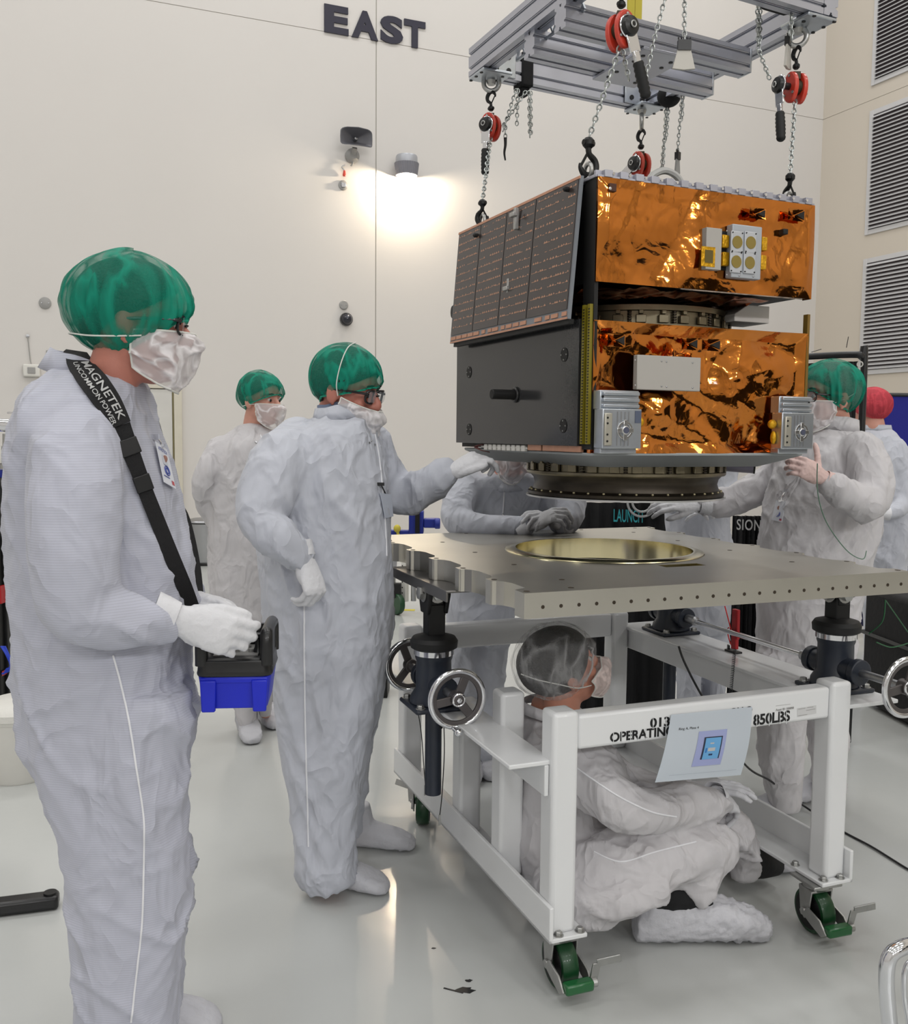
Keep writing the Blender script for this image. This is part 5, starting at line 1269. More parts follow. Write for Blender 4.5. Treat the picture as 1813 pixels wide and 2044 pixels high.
chain_tag('white trapezoid tag on a chain in front of the cross beams', 1366, 97, 24, 44, 38, 2.75, W(1367, -15, 2.75))
chain_tag('pale tag half hidden behind the right hoist hook', 1574, 88, 14, 30, 44, 3.02, None, yaw=0.9)
chain_tag('narrow dark tag above the white arch on the satellite', 1353, 316, 9, 16, 28, 3.6, None, material=M['grey_plastic'], yaw=0.8)
# black wraps on the beams
def wrap(label, c, ax, w_, yawm, hh, extra=0.05):
    t = thing('strap_wrap', label, 'strap', tuple(c)); R_ = Matrix.Rotation(yawm, 3, 'Z')
    b = MB(); b.box(c, (w_, bw + 0.014, hh), R_); b.build('band', M['black_cloth'], t, 0.006)
    b = MB(); b.box(c - ZUP * (hh / 2 + 0.012), (w_ * 0.7, bw * 0.8, 0.03), R_); b.build('tail', M['black_cloth'], t, 0.008)
c = Lp + fd * ((WP(1057, 150, Lp - fe * 0.03, fe) - Lp).dot(fd)) + ZUP * 0.045
wrap('square black strap wrapped round the left rear beam of the frame', c, fd, 0.048, YF, 0.118)
c = W(1336, 192, 3.68); t = thing('strap_wrap', 'black strap bundle under the far corner of the frame', 'strap', tuple(c))
b = MB(); b.ell(c, (0.045, 0.045, 0.04)); b.box(c + ZUP * 0.03, (0.06, 0.05, 0.05)); b.build('bundle', M['black_cloth'], t, 0.008)
c = W(1552, 2, 2.94); t = thing('strap_wrap', 'black strap bundle at the top right of the frame, cut off by the picture edge', 'strap', tuple(c))
b = MB(); b.cyl(c - fd * 0.05, c + fd * 0.05, 0.032, n=16); b.build('bundle', M['black_cloth'], t, 0.01)
# yellow lifting sling from the crane
q = cc + ZUP * 0.075 + fe * 0.02; s0 = WP(1264, 62, q, fe)
t = thing('yellow_sling', 'yellow webbing sling rising out of the picture from the frame centre', 'sling', tuple(s0))
for dx in (-0.013, 0.016):
    b = MB(); b.ribbon([s0 + fd * dx, s0 + fd * dx + ZUP * 0.5, s0 + fd * dx * 0.8 + ZUP * 2.0, s0 + ZUP * 5.0], [-fe] * 4, 0.026, 0.006, sub=2); b.build('web', M['yellow'], t)
b = MB(); b.box(s0 - ZUP * 0.02, (0.09, 0.05, 0.02), R3); b.cyl(s0 - fd * 0.04 , s0 + fd * 0.04, 0.008); b.build('shackle', M['zinc'], frame, 0.002)
# ------------------------------------------------------------------ people
from mathutils.bvhtree import BVHTree
M['suit'] = suit_mat('coverall_cloth', (204, 207, 217), 0.0, 7.0)
M['suit_grid'] = suit_mat('coverall_ripstop', (197, 199, 213), 0.16, 6.0)
M['suit_warm'] = suit_mat('coverall_thin', (218, 216, 219), 0.0, 8.0, 0.18)
M['stitch'] = mat('seam_stitch', (232, 232, 236), 0.6)

def loft_sections(b, secs, Y, k=1.0, e=2.3, n=28, sub=5):
    """horizontal body slices: (left px, right px, py, half depth[, Y]) at distance Y"""
    rows = []
    for s in secs:
        y = s[4] if len(s) > 4 else Y
        c = W((s[0] + s[1]) / 2, s[2], y); rows.append((c.x, c.y, c.z, (s[1] - s[0]) / 2 * y / F_PX * k, s[3] * k))
    pts = []
    for i in range(len(rows) - 1):
        p0, p1, p2, p3 = rows[max(i - 1, 0)], rows[i], rows[i + 1], rows[min(i + 2, len(rows) - 1)]
        for j in range(sub):
            t = j / sub
            pts.append([0.5 * ((2 * p1[q]) + (p2[q] - p0[q]) * t + (2 * p0[q] - 5 * p1[q] + 4 * p2[q] - p3[q]) * t * t + (3 * p1[q] - p0[q] - 3 * p2[q] + p3[q]) * t ** 3) for q in range(5)])
    pts.append(list(rows[-1])); vs = []
    for x, y, z, a, d in pts:
        for i in range(n):
            an = 2 * pi * i / n; ca, sa = cos(an), sin(an)
            vs.append((x + a * math.copysign(abs(ca) ** (2 / e), ca), y + d * math.copysign(abs(sa) ** (2 / e), sa), z))
    K = len(pts); fs = [(i * n + j, (i + 1) * n + j, (i + 1) * n + (j + 1) % n, i * n + (j + 1) % n) for i in range(K - 1) for j in range(n)]
    fs += [tuple(range(n - 1, -1, -1)), tuple(range((K - 1) * n, K * n))]
    b.add(vs, fs)
def limb(b, pts, k=1.0, sub=5, n=18):
    P = [W(p[0], p[1], p[2]) for p in pts]; r = [p[3] * p[2] / F_PX * k for p in pts]
    Ps = smooth_path(P, sub); rs = resample_smooth(r, len(Ps))
    d0 = (Ps[0] - Ps[1]).normalized(); d1 = (Ps[-1] - Ps[-2]).normalized()
    Ps = [Ps[0] + d0 * rs[0] * 0.8, Ps[0] + d0 * rs[0] * 0.5] + Ps + [Ps[-1] + d1 * rs[-1] * 0.25]
    rs = [rs[0] * 0.5, rs[0] * 0.86] + rs + [rs[-1] * 0.9]
    vs, fs = loft_rings(Ps, [(q, q) for q in rs], n); b.add(vs, fs)
def resample_smooth(r, k):
    V_ = smooth_path([Vector((q, 0, 0)) for q in r], max(1, (k - 1) // max(1, len(r) - 1)))
    return [v.x for v in V_] if len(V_) == k else resample(r, k)

def head_matrix(px, py, Y, yaw, pitch=0.0, roll=0.0, sc=1.0):
    return Matrix.Translation(W(px, py, Y)) @ Matrix.Rotation(yaw, 4, 'Z') @ Matrix.Rotation(pitch, 4, 'Y') @ Matrix.Rotation(roll, 4, 'X') @ Matrix.Scale(sc, 4)
def head_solid(b, H, neck_to):
    s = MB(H)
    s.ell((-0.008, 0, 0.035), (0.100, 0.077, 0.092), n=28, m=18); s.ell((0.028, 0, -0.028), (0.066, 0.062, 0.080), n=24, m=14)
    s.ell((0.046, 0, -0.082), (0.042, 0.044, 0.030)); s.ell((0.078, 0, -0.086), (0.018, 0.02, 0.018)); s.ell((0.0, 0, -0.05), (0.05, 0.06, 0.05))
    s.tube([(0.088, 0, 0.026), (0.100, 0, 0.008), (0.114, 0, -0.014), (0.104, 0, -0.030)], [0.009, 0.010, 0.014, 0.012], sub=3, n=12)
    for q in (-1, 1):
        s.ell((0.100, q * 0.013, -0.022), (0.012, 0.010, 0.009), n=10, m=8)
        s.ell((-0.004, q * 0.078, -0.004), (0.022, 0.009, 0.033), Matrix.Rotation(q * -0.35, 3, 'Z'), n=14, m=10); s.ell((0.0, q * 0.077, -0.03), (0.011, 0.007, 0.012), n=10, m=8)
        s.ell((0.068, q * 0.042, -0.018), (0.024, 0.022, 0.020)); s.ell((0.077, q * 0.030, 0.038), (0.016, 0.028, 0.010))
        s.ell((0.076, q * 0.031, 0.008), (0.014, 0.017, 0.010))
    s.ell((0.088, 0, -0.054), (0.012, 0.024, 0.007)); s.ell((0.086, 0, -0.064), (0.012, 0.021, 0.007)); s.ell((0.082, 0, 0.04), (0.012, 0.03, 0.012))
    b.v += [v for v in s.v]; k = len(b.v) - len(s.v); b.f += [[i + k for i in f] for f in s.f]; b.mi += s.mi
    a = H @ Vector((-0.012, 0, -0.035)); m_ = H @ Vector((-0.028, 0, -0.11)); n_ = Vector(neck_to)
    vs, fs = loft_rings(smooth_path([a, m_, n_, n_ + (n_ - m_) * 0.5], 5), [(0.056, 0.056)] * 16, 20); b.add(vs, fs)

def dome(H, cz, r, rimf, rimb, rims, seed, puff=0.006, n=200, m=44):
    """bouffant cap: gathered dome above a rim running from forehead (rimf) round the ears (rims) to the nape (rimb)"""
    vs = []; off = Vector((seed, seed * 2.3, 0))
    for j in range(m + 1):
        for i in range(n):
            ph = 2 * pi * i / n; cf = cos(ph); sf = sin(ph)
            zr = rims + (rimf - rims) * max(0, cf) ** 1.4 + (rimb - rims) * max(0, -cf) ** 1.2
            f = j / m
            th0 = math.acos(max(-1, min(1, (zr - cz) / r[2]))); th = th0 * f
            x, y, z = r[0] * sin(th) * cf, r[1] * sin(th) * sf, cz + r[2] * cos(th)
            lo = noise.noise(Vector((cf * 1.6, sf * 1.6, f * 1.4)) + off)
            q = Vector((cf * 5.0, sf * 5.0, f * 1.1)) + off; q = q + noise.noise_vector(q * 0.7) * 0.5
            fold = (1 - min(1, abs(noise.noise(q)) * 2.6)) ** 2
            q2 = Vector((cf * 13, sf * 13, f * 1.8)) + off; fold2 = (1 - min(1, abs(noise.noise(q2)) * 2.4)) ** 2
            e = max(0, (f - 0.55) / 0.45)
            k = 1 + puff / 0.1 * (0.9 * lo * (0.4 + f) + 0.55 * fold * min(1, f * 2.5) + 0.30 * fold2 * (0.3 + e) + 0.30 * e * e * sin(ph * 30 + 4 * lo))
            if f > 0.90: k *= 1 - (f - 0.90) * 0.9
            vs.append((-0.008 + x * k, y * k, cz + (z - cz) * (1 + puff / 0.1 * 0.6 * lo * (1 - f))))
    fs = [(j * n + i, (j + 1) * n + i, (j + 1) * n + (i + 1) % n, j * n + (i + 1) % n) for j in range(m) for i in range(n)]
    b = MB(H); b.add(vs, fs)
    rim = [Vector(v) for v in vs[m * n:]]
    return b, rim
def cap(parent, H, material, seed, rimf=0.040, rimb=-0.060, rims=-0.022, r=(0.120, 0.098, 0.106), puff=0.010, band=None, name='hair_cap'):
    b, rim = dome(H, 0.040, r, rimf, rimb, rims, seed, puff)
    me = b.mesh(name); me.shade_smooth(); o = link_mesh(name, me, material, parent)
    b = MB(H); b.tube(rim[::3] + [rim[0]], 0.0030, n=6); b.build('elastic_band', band or M['cap_green_edge'], o)
    return o
def hair(parent, H, material, rimf=0.075, rimb=-0.085, rims=0.0):
    b, rim = dome(H, 0.037, (0.113, 0.090, 0.101), rimf, rimb, rims, 3.3, 0.003, 64, 20)
    me = b.mesh('hair'); me.shade_smooth(); return link_mesh('hair', me, material, parent)
def veil(parent, H, seed, top=0.004, bottom=-0.145, out=0.028, sweep=1.45, material=None, side_top=-0.01, crump=0.010, name='face_mask'):
    """loose beard cover hanging over nose, mouth and chin"""
    n, m = 64, 40; vs = []; off = Vector((seed * 3.1, seed, seed * 1.7))
    for j in range(m + 1):
        f = j / m
        for i in range(n + 1):
            a = (i / n * 2 - 1); ph = a * sweep
            zt = top + (side_top - top) * abs(a) ** 1.6; zb = bottom + 0.040 * abs(a) ** 2.2
            z = zt + (zb - zt) * f
            bul = sin(pi * min(1, f * 0.80 + 0.12)) ** 0.6
            rx = 0.062 + (out + 0.032) * bul * (1 - 0.35 * f * f); ry = 0.066 + 0.016 * bul
            nose_ = 0.016 * math.exp(-((f - 0.15) / 0.18) ** 2 - (a / 0.30) ** 2)
            p = Vector((0.028 + (rx + nose_) * cos(ph), ry * sin(ph) * (1 - 0.25 * f), z))
            q = Vector((p.x * 22, p.y * 22, p.z * 22)) + off; q = q + noise.noise_vector(q * 0.6) * 0.6
            d = (1 - min(1, abs(noise.noise(q)) * 3)) ** 2 * 0.5 + 0.5 * noise.noise(q * 0.5)
            p += Vector((cos(ph), sin(ph), 0)) * (crump * d * (0.4 + bul)); vs.append(p)
    fs = [(j * (n + 1) + i, j * (n + 1) + i + 1, (j + 1) * (n + 1) + i + 1, (j + 1) * (n + 1) + i) for j in range(m) for i in range(n)]
    b = MB(H); b.add(vs, fs); me = b.mesh(name); me.shade_smooth(); o = link_mesh(name, me, material or M['veil'], parent)
    hem = [vs[i] for i in range(n + 1)]; hem2 = [vs[j * (n + 1)] for j in range(m + 1)]; hem3 = [vs[j * (n + 1) + n] for j in range(m + 1)]; hem4 = [vs[m * (n + 1) + i] for i in range(n + 1)]
    b = MB(H)
    for h in (hem, hem2, hem3, hem4): b.tube([v for v in h], 0.0022, n=6)
    b.build('mask_hem', M['string'], o); return o
def string(parent, H, pts, r=0.0014, name='elastic_string'):
    b = MB(H); b.tube(pts, r, sub=6, n=6); return b.build(name, M['string'], parent)
def glasses(parent, H, material, w=0.058, h=0.036, rim=0.0028):
    b = MB(H)
    for q in (-1, 1):
        c = Vector((0.105, q * 0.034, 0.010)); pts = []
        for i in range(24):
            an = 2 * pi * i / 24; cx_, cz_ = cos(an), sin(an)
            pts.append(c + Vector((-0.012 * (abs(c.y + q * 0) * 0 + abs(0.026 * cx_)) / 0.03, 0.027 * math.copysign(abs(cx_) ** 0.6, cx_), 0.019 * math.copysign(abs(cz_) ** 0.6, cz_))))
        b.tube(pts + [pts[0], pts[1]], rim, n=6)
        b.tube([(0.100, q * 0.062, 0.018), (0.085, q * 0.072, 0.018), (0.03, q * 0.080, 0.012), (-0.01, q * 0.083, 0.006)], [0.0042, 0.0036, 0.003, 0.003], sub=4, n=6)
    b.tube([(0.106, -0.010, 0.014), (0.110, 0, 0.016), (0.106, 0.010, 0.014)], 0.0024, sub=4, n=6); g = b.build('glasses', material, parent)
    for q in (-1, 1):
        b = MB(H); pts = []
        c = Vector((0.1045, q * 0.034, 0.010)); ring = []
        for i in range(24):
            an = 2 * pi * i / 24; cx_, cz_ = cos(an), sin(an); ring.append((c.x, c.y + 0.0265 * math.copysign(abs(cx_) ** 0.6, cx_), c.z + 0.0185 * math.copysign(abs(cz_) ** 0.6, cz_)))
        b.add(ring + [(x + 0.001, y, z) for x, y, z in ring], [tuple(range(24)), tuple(range(47, 23, -1))] + [(i, (i + 1) % 24, (i + 1) % 24 + 24, i + 24) for i in range(24)]); b.build('lens', M['glass'], g)
def eyes(parent, H, brow=True, hairm=None):
    for q in (-1, 1):
        b = MB(H); b.ell((0.080, q * 0.031, 0.012), (0.0122, 0.0115, 0.0095), n=16, m=10); e = b.build('eye', M['eye_white'], parent)
        b = MB(H); b.ell((0.0895, q * 0.031, 0.011), (0.0045, 0.0072, 0.0072), n=12, m=8); b.build('iris', M['eye_dark'], e)
        b = MB(H); b.tube([(0.094, q * 0.014, 0.036), (0.096, q * 0.030, 0.042), (0.086, q * 0.048, 0.038)], [0.003, 0.0036, 0.002], sub=4, n=6); b.build('eyebrow', hairm or M['hair_brown'], parent)

def hand(name, material, parent, wrist, fdir, dorsal, mirror=False, curls=None, spread=0.10, thumb=(0.5, 0.35, 0.3, 0.25), sc=1.0, cuff=True, wrist_r=0.031):
    """glove: palm, five separate fingers with knuckle bends. local +X to the fingers, +Z back of the hand, thumb on +Y (mirror: -Y)"""
    x = Vector(fdir).normalized(); z = Vector(dorsal); z = (z - x * z.dot(x)).normalized(); y = z.cross(x)
    if mirror: y = -y
    Mx_ = Matrix(((x.x, y.x, z.x, wrist[0]), (x.y, y.y, z.y, wrist[1]), (x.z, y.z, z.z, wrist[2]), (0, 0, 0, 1))) @ Matrix.Scale(sc, 4)
    curls = curls or [(0.35, 0.45, 0.3)] * 4
    b = MB(Mx_)
    vs, fs = loft_rings([Vector(p) for p in ((-0.045, 0, 0), (-0.01, 0, 0), (0.02, 0.002, 0), (0.06, 0.001, 0.001), (0.088, 0, 0.001), (0.100, 0, 0))],
                        [(0.030, 0.026), (0.029, 0.023), (0.036, 0.020), (0.043, 0.0175), (0.042, 0.0145), (0.034, 0.008)], 20, (0, 1, 0)); b.add(vs, fs)
    b.ell((0.035, 0.028, -0.010), (0.032, 0.016, 0.015)); b.ell((0.035, -0.026, -0.008), (0.034, 0.014, 0.013))
    spec = [((0.092, 0.031), (0.046, 0.027, 0.023), 0.0100), ((0.097, 0.0105), (0.050, 0.031, 0.024), 0.0102), ((0.093, -0.0105), (0.046, 0.029, 0.023), 0.0097), ((0.084, -0.030), (0.036, 0.022, 0.019), 0.0086)]
    for q, ((mx_, my_), ln, r) in enumerate(spec):
        sp = spread * (1.5 - q); a = 0.0; p = Vector((mx_ - 0.018, my_ * 0.92, 0.0)); pts = [p.copy(), Vector((mx_, my_, 0.001))]; p = pts[1].copy()
        for L_, c in zip(ln, curls[q]):
            a += c; d = Vector((cos(a) * cos(sp), cos(a) * sin(sp) if a < 1.4 else sin(sp) * 0.2, -sin(a))); p = p + d * L_; pts.append(p.copy())
        P = [pts[0], pts[1]]
        for u, v in zip(pts[1:], pts[2:]): P += [u.lerp(v, 0.5), v]
        P.append(P[-1] + (P[-1] - P[-2]).normalized() * 0.004)
        rr = [r * 0.9, r * 1.08, r * 0.98, r * 1.04, r * 0.92, r * 0.97, r * 0.88, r * 0.72, r * 0.35]
        vs, fs = loft_rings(smooth_path(P, 2), [(v, v) for v in resample(rr, 2 * (len(P) - 1) + 1)], 12); b.add(vs, fs)
    ou, dn, b1, b2 = thumb
    p = Vector((0.022, 0.026, -0.008)); pts = [p]; a = ou
    d = Vector((cos(a), sin(a), -dn)).normalized(); p = p + d * 0.046; pts.append(p); a -= b1
    d = Vector((cos(a), sin(a), -dn - 0.1)).normalized(); p = p + d * 0.034; pts.append(p); a -= b2
    d = Vector((cos(a), sin(a), -dn - 0.15)).normalized(); p = p + d * 0.027; pts.append(p)
    P = [pts[0]]
    for u, v in zip(pts, pts[1:]): P += [u.lerp(v, 0.5), v]
    vs, fs = loft_rings(smooth_path(P, 2), [(v, v) for v in resample([0.015, 0.0145, 0.0125, 0.0115, 0.0118, 0.0105, 0.004], 13)], 12); b.add(vs, fs)
    me = remeshed(b, 0.0034 * sc, 3, 0.4)
    crumple(me, [(0.0016, Vector((40, 40, 40)), 0.3, (0, 1, 0))], len(parent.children))
    me.shade_smooth(); o = link_mesh(name, me, material, parent)
    if cuff:
        b = MB(Mx_); n = 28; prof = [(-0.060, 1.16), (-0.040, 1.10), (-0.015, 1.02), (-0.016, 0.96), (-0.060, 1.08)]; vs = []
        for xx, k in prof:
            for i in range(n):
                an = 2 * pi * i / n; w_ = 1 + 0.04 * sin(an * 5 + xx * 90); vs.append((xx, 0.0335 * k * cos(an) * w_, 0.029 * k * sin(an) * w_))
        K = len(prof); b.add(vs, [(j * n + i, ((j + 1) % K) * n + i, ((j + 1) % K) * n + (i + 1) % n, j * n + (i + 1) % n) for j in range(K) for i in range(n)])
        b.build('glove_cuff', material, o)
    return o
def shoe(name, material, parent, heel, d, L_=0.31, w=0.058, h=0.105, seed=1, ankle=True, roll=0.0, crump=0.006):
    d = Vector(d).normalized(); s = ZUP.cross(d).normalized(); up = d.cross(s); heel = Vector(heel)
    if roll: R_ = Matrix.Rotation(roll, 3, d); s = R_ @ s; up = R_ @ up
    prof = [(0.0, 0.6, 0.5, 0.045), (0.03, 0.86, 0.95, 0.05), (0.09, 0.92, 1.0, 0.052), (0.15, 0.92, 0.86, 0.047), (0.21, 1.02, 0.70, 0.038), (0.26, 1.0, 0.56, 0.031), (0.295, 0.8, 0.42, 0.026), (0.315, 0.4, 0.25, 0.025)]
    vs = []; n = 22
    for x, kw, kh, cz in prof:
        for i in range(n):
            an = 2 * pi * i / n; ca, sa = cos(an), sin(an); zz = h * kh * 0.5 * (1 + math.copysign(abs(sa) ** 0.75, sa))
            vs.append(heel + d * (x * L_ / 0.31) + s * (w * kw * math.copysign(abs(ca) ** 0.8, ca)) + up * (0.002 + zz))
    b = MB(); K = len(prof); b.add(vs, [(j * n + i, (j + 1) * n + i, (j + 1) * n + (i + 1) % n, j * n + (i + 1) % n) for j in range(K - 1) for i in range(n)] + [tuple(range(n - 1, -1, -1)), tuple(range((K - 1) * n, K * n))])
    if ankle: b.cyl(heel + d * 0.07 + up * 0.06, heel + d * 0.055 + up * 0.15, 0.056, 0.052, n=20)
    me = remeshed(b, 0.008, 4, 0.5); crumple(me, [(crump, Vector((26, 26, 26)), 0.5, (1, 1, 0)), (crump * 0.6, Vector((50, 50, 50)), 0.2, (0, 1, 0))], seed)
    me.shade_smooth(); return link_mesh(name, me, material, parent)

FOLDS = [(0.020, Vector((5, 5, 1.5)), 0.5, (0, 1, 0)), (0.013, Vector((11, 11, 4.0)), -0.5, (1, 0.4, 0)), (0.006, Vector((20, 20, 9)), 0.8, (1, 0, 1))]
def person(label, foot, head, neck, secs, Ysec, limbs, suit='suit', skin='skin', legs=(), voxel=0.011, fields=None, seed=1.0, sub_name='coverall', inner=0.72, group=None):
    """returns root, suit mesh object, camera-ray lookup on the suit surface"""
    t = thing('person', label, 'person', tuple(foot), group)
    b = MB()
    for s, y in [(secs, Ysec)] + list(legs): loft_sections(b, s, y)
    for l in limbs: limb(b, l)
    me = remeshed(b, voxel, 5, 0.5)
    crumple(me, fields or FOLDS, seed)
    bv = BVHTree.FromPolygons([v.co.copy() for v in me.vertices], [tuple(p.vertices) for p in me.polygons])
    me.shade_smooth(); so = link_mesh(sub_name, me, M[suit], t)
    b = MB(); head_solid(b, head, neck)
    for s, y in [(secs, Ysec)] + list(legs): loft_sections(b, s, y, inner)
    for l in limbs: limb(b, l, inner)
    me = remeshed(b, 0.0065, 3, 0.45); me.shade_smooth(); link_mesh('body', me, M[skin], t)
    def snap(px, py, lift=0.0):
        d = ray(px, py); d.normalize(); h = bv.ray_cast(CAMP, d, 30)
        if h[0] is None:
            h = bv.find_nearest(W(px, py, Ysec)); 
        nrm = h[1]; nrm = nrm if nrm.dot(d) < 0 else -nrm
        return h[0] + nrm * lift, nrm
    return t, so, snap
def seam(so, snap, pts, r=0.0028, name='seam', material=None):
    P = [snap(px, py, 0.0008)[0] for px, py in pts]; b = MB(); b.tube(P, r, n=6); return b.build(name, material or M['stitch'], so)
def dense(pts, k):
    P = smooth_path([Vector((p[0], p[1], 0)) for p in pts], k); return [(v.x, v.y) for v in P]
def collar(so, c, r, h, tilt=(0, 0, 1), n=48, flare=1.15, seed=0.0, gap=None, material=None):
    """stand-up collar band; gap = (angle, width) where it opens"""
    up = Vector(tilt).normalized(); s = up.orthogonal().normalized(); s = (Vector((1, 0, 0)) - up * up.x).normalized(); t_ = up.cross(s); c = Vector(c); vs = []
    for k_, hh in ((flare, 0), (1.0, h), (0.95, h * 0.98), (flare * 0.95, 0)):
        for i in range(n):
            an = 2 * pi * i / n; w_ = 1 + 0.03 * noise.noise(Vector((cos(an) * 2, sin(an) * 2, seed)))
            vs.append(c + (s * (r[0] * cos(an)) + t_ * (r[1] * sin(an))) * (k_ * w_) + up * (hh * (1 + 0.15 * noise.noise(Vector((cos(an) * 1.5, sin(an) * 1.5, seed + 5))))))
    b = MB(); b.add(vs, [(j * n + i, ((j + 1) % 4) * n + i, ((j + 1) % 4) * n + (i + 1) % n, j * n + (i + 1) % n) for j in range(4) for i in range(n)])
    me = b.mesh('collar'); me.shade_smooth(); return link_mesh('collar', me, material or so.data.materials[0], so)
def sheet_on(name, snap, quad, material, parent=None, lift=0.004, n=6, thick=0.0012):
    """flat card at four photo pixels, lying on a suit"""
    P = [snap(px, py, lift)[0] for px, py in quad]; nn = (P[1] - P[0]).cross(P[3] - P[0]).normalized()
    if nn.dot(ray(*quad[0])) > 0: nn = -nn
    b = MB(); b.add(P + [p + nn * thick for p in P], [(0, 1, 2, 3), (7, 6, 5, 4), (0, 4, 5, 1), (1, 5, 6, 2), (2, 6, 7, 3), (3, 7, 4, 0)])
    o = b.build(name, material, parent, smooth=0); return o, P, nn

# ============================ man in front, seen from his right side, holding the crane remote
H = head_matrix(262, 652, 2.09, 0.22, 0.10, 0.0, 1.07)
torso = [(120, 262, 738, .07), (92, 284, 768, .14), (62, 294, 805, .195), (44, 305, 850, .215), (28, 325, 900, .215), (19, 345, 960, .205), (16, 366, 1040, .20), (17, 384, 1120, .20), (22, 391, 1200, .20), (28, 391, 1280, .205), (38, 391, 1380, .205), (50, 390, 1470, .19), (75, 389, 1530, .15)]
legN = [(40, 391, 1380, .10), (50, 390, 1470, .108), (66, 389, 1550, .105), (95, 388, 1640, .10), (120, 386, 1735, .098), (122, 382, 1800, .096), (125, 377, 1880, .094), (131, 371, 1960, .092), (138, 365, 2040, .09), (146, 358, 2110, .088), (152, 345, 2190, .085)]
legF = [(60, 386, 1380, .10), (80, 384, 1550, .10), (130, 380, 1700, .09), (150, 376, 1850, .085), (175, 372, 1960, .08), (190, 372, 2040, .075)]
armN = [(160, 848, 2.0, 92), (152, 930, 1.90, 98), (148, 1030, 1.85, 98), (150, 1120, 1.83, 94), (162, 1195, 1.83, 88), (205, 1226, 1.84, 74), (265, 1240, 1.86, 62), (318, 1242, 1.89, 50), (352, 1240, 1.91, 40)]
armF = [(205, 850, 2.26, 80), (250, 960, 2.32, 78), (290, 1080, 2.32, 70), (330, 1150, 2.28, 55), (385, 1190, 2.22, 38)]
torso = torso[:2] + [(s[0] + 13, s[1] - 4) + tuple(s[2:]) for s in torso[2:]]; legN = [(s[0] + 8, s[1] - 6) + tuple(s[2:]) for s in legN]
foot = WZ(250, 2190, 0.0)
P1, S1, snap1 = person('man at the far left in green cap and gridded white coverall holding a crane remote', (foot.x, 2.08, 0), H, W(205, 790, 2.12), torso, 2.10,
    [[(a, b_, c_, d_ * 0.94) for a, b_, c_, d_ in armN], armF], 'suit_grid', 'skin', [(legN, 2.0), (legF, 2.22)], 0.008,
    [(0.024, Vector((5.5, 4, 1.3)), 0.55, (0, 1, 0)), (0.015, Vector((11, 9, 3.2)), 0.8, (0, 1, 0)), (0.006, Vector((20, 18, 8)), -0.7, (0, 1, 0))], 2.0)
hair(P1, H, M['hair_dark'], 0.085, -0.075, 0.015)
cap(P1, H, M['cap_green'], 1.2, 0.030, -0.066, -0.058, (0.123, 0.100, 0.112), 0.013)
mk = veil(P1, H, 1.0, 0.0, -0.124, 0.016, 1.75, side_top=-0.012, crump=0.012)
string(mk, H, [(0.03, -0.083, -0.022), (-0.02, -0.088, -0.030), (-0.07, -0.072, -0.034), (-0.112, -0.02, -0.03), (-0.112, 0.02, -0.03), (-0.07, 0.072, -0.034), (0.03, 0.083, -0.022)], 0.0016)
glasses(P1, H, M['black_plastic']); eyes(P1, H)
collar(S1, W(172, 760, 2.14), (0.088, 0.095), 0.05, (0.30, 0.0, 1), flare=1.15)
seam(S1, snap1, dense([(226, 1308), (240, 1360), (258, 1440), (272, 1530), (287, 1640), (287, 1740), (283, 1850), (272, 1950), (262, 2040)], 12), 0.0022)
0 and seam(S1, snap1, dense([(86, 805), (70, 850), (78, 930), (92, 1010), (84, 1090), (110, 1180)], 10), 0.0014)
# gloved hands on the box
w_ = W(366, 1240, 1.905)
hand('glove', M['glove'], P1, w_, (W(462, 1272, 1.93) - w_), (0.0, -1.0, 0.22), False, [(0.45, 0.8, 0.5), (0.55, 1.0, 0.6), (0.6, 1.1, 0.6), (0.65, 1.1, 0.6)], 0.05, (0.42, 0.05, 0.30, 0.05), 1.05)
w_ = W(392, 1197, 2.18)
hand('glove', M['glove'], P1, w_, (W(470, 1214, 2.13) - w_), (0.1, 0.35, 1), True, [(0.20, 0.3, 0.25), (0.3, 0.45, 0.3), (0.4, 0.6, 0.4), (0.5, 0.7, 0.4)], 0.04, (0.3, 0.2, 0.2, 0.2), 1.0)
fz = WZ(300, 2150, 0.0); shoe('shoe_cover', M['shoe_cover'], P1, Vector((foot.x - 0.06, 2.0, 0)), (1, 0.05, 0), seed=1)
q = WZ(395, 2068, 0.0); sh = shoe('shoe_cover', M['shoe_cover'], P1, Vector((q.x - 0.27, q.y, 0)), (1, 0.06, 0), 0.32, 0.06, 0.12, seed=2)
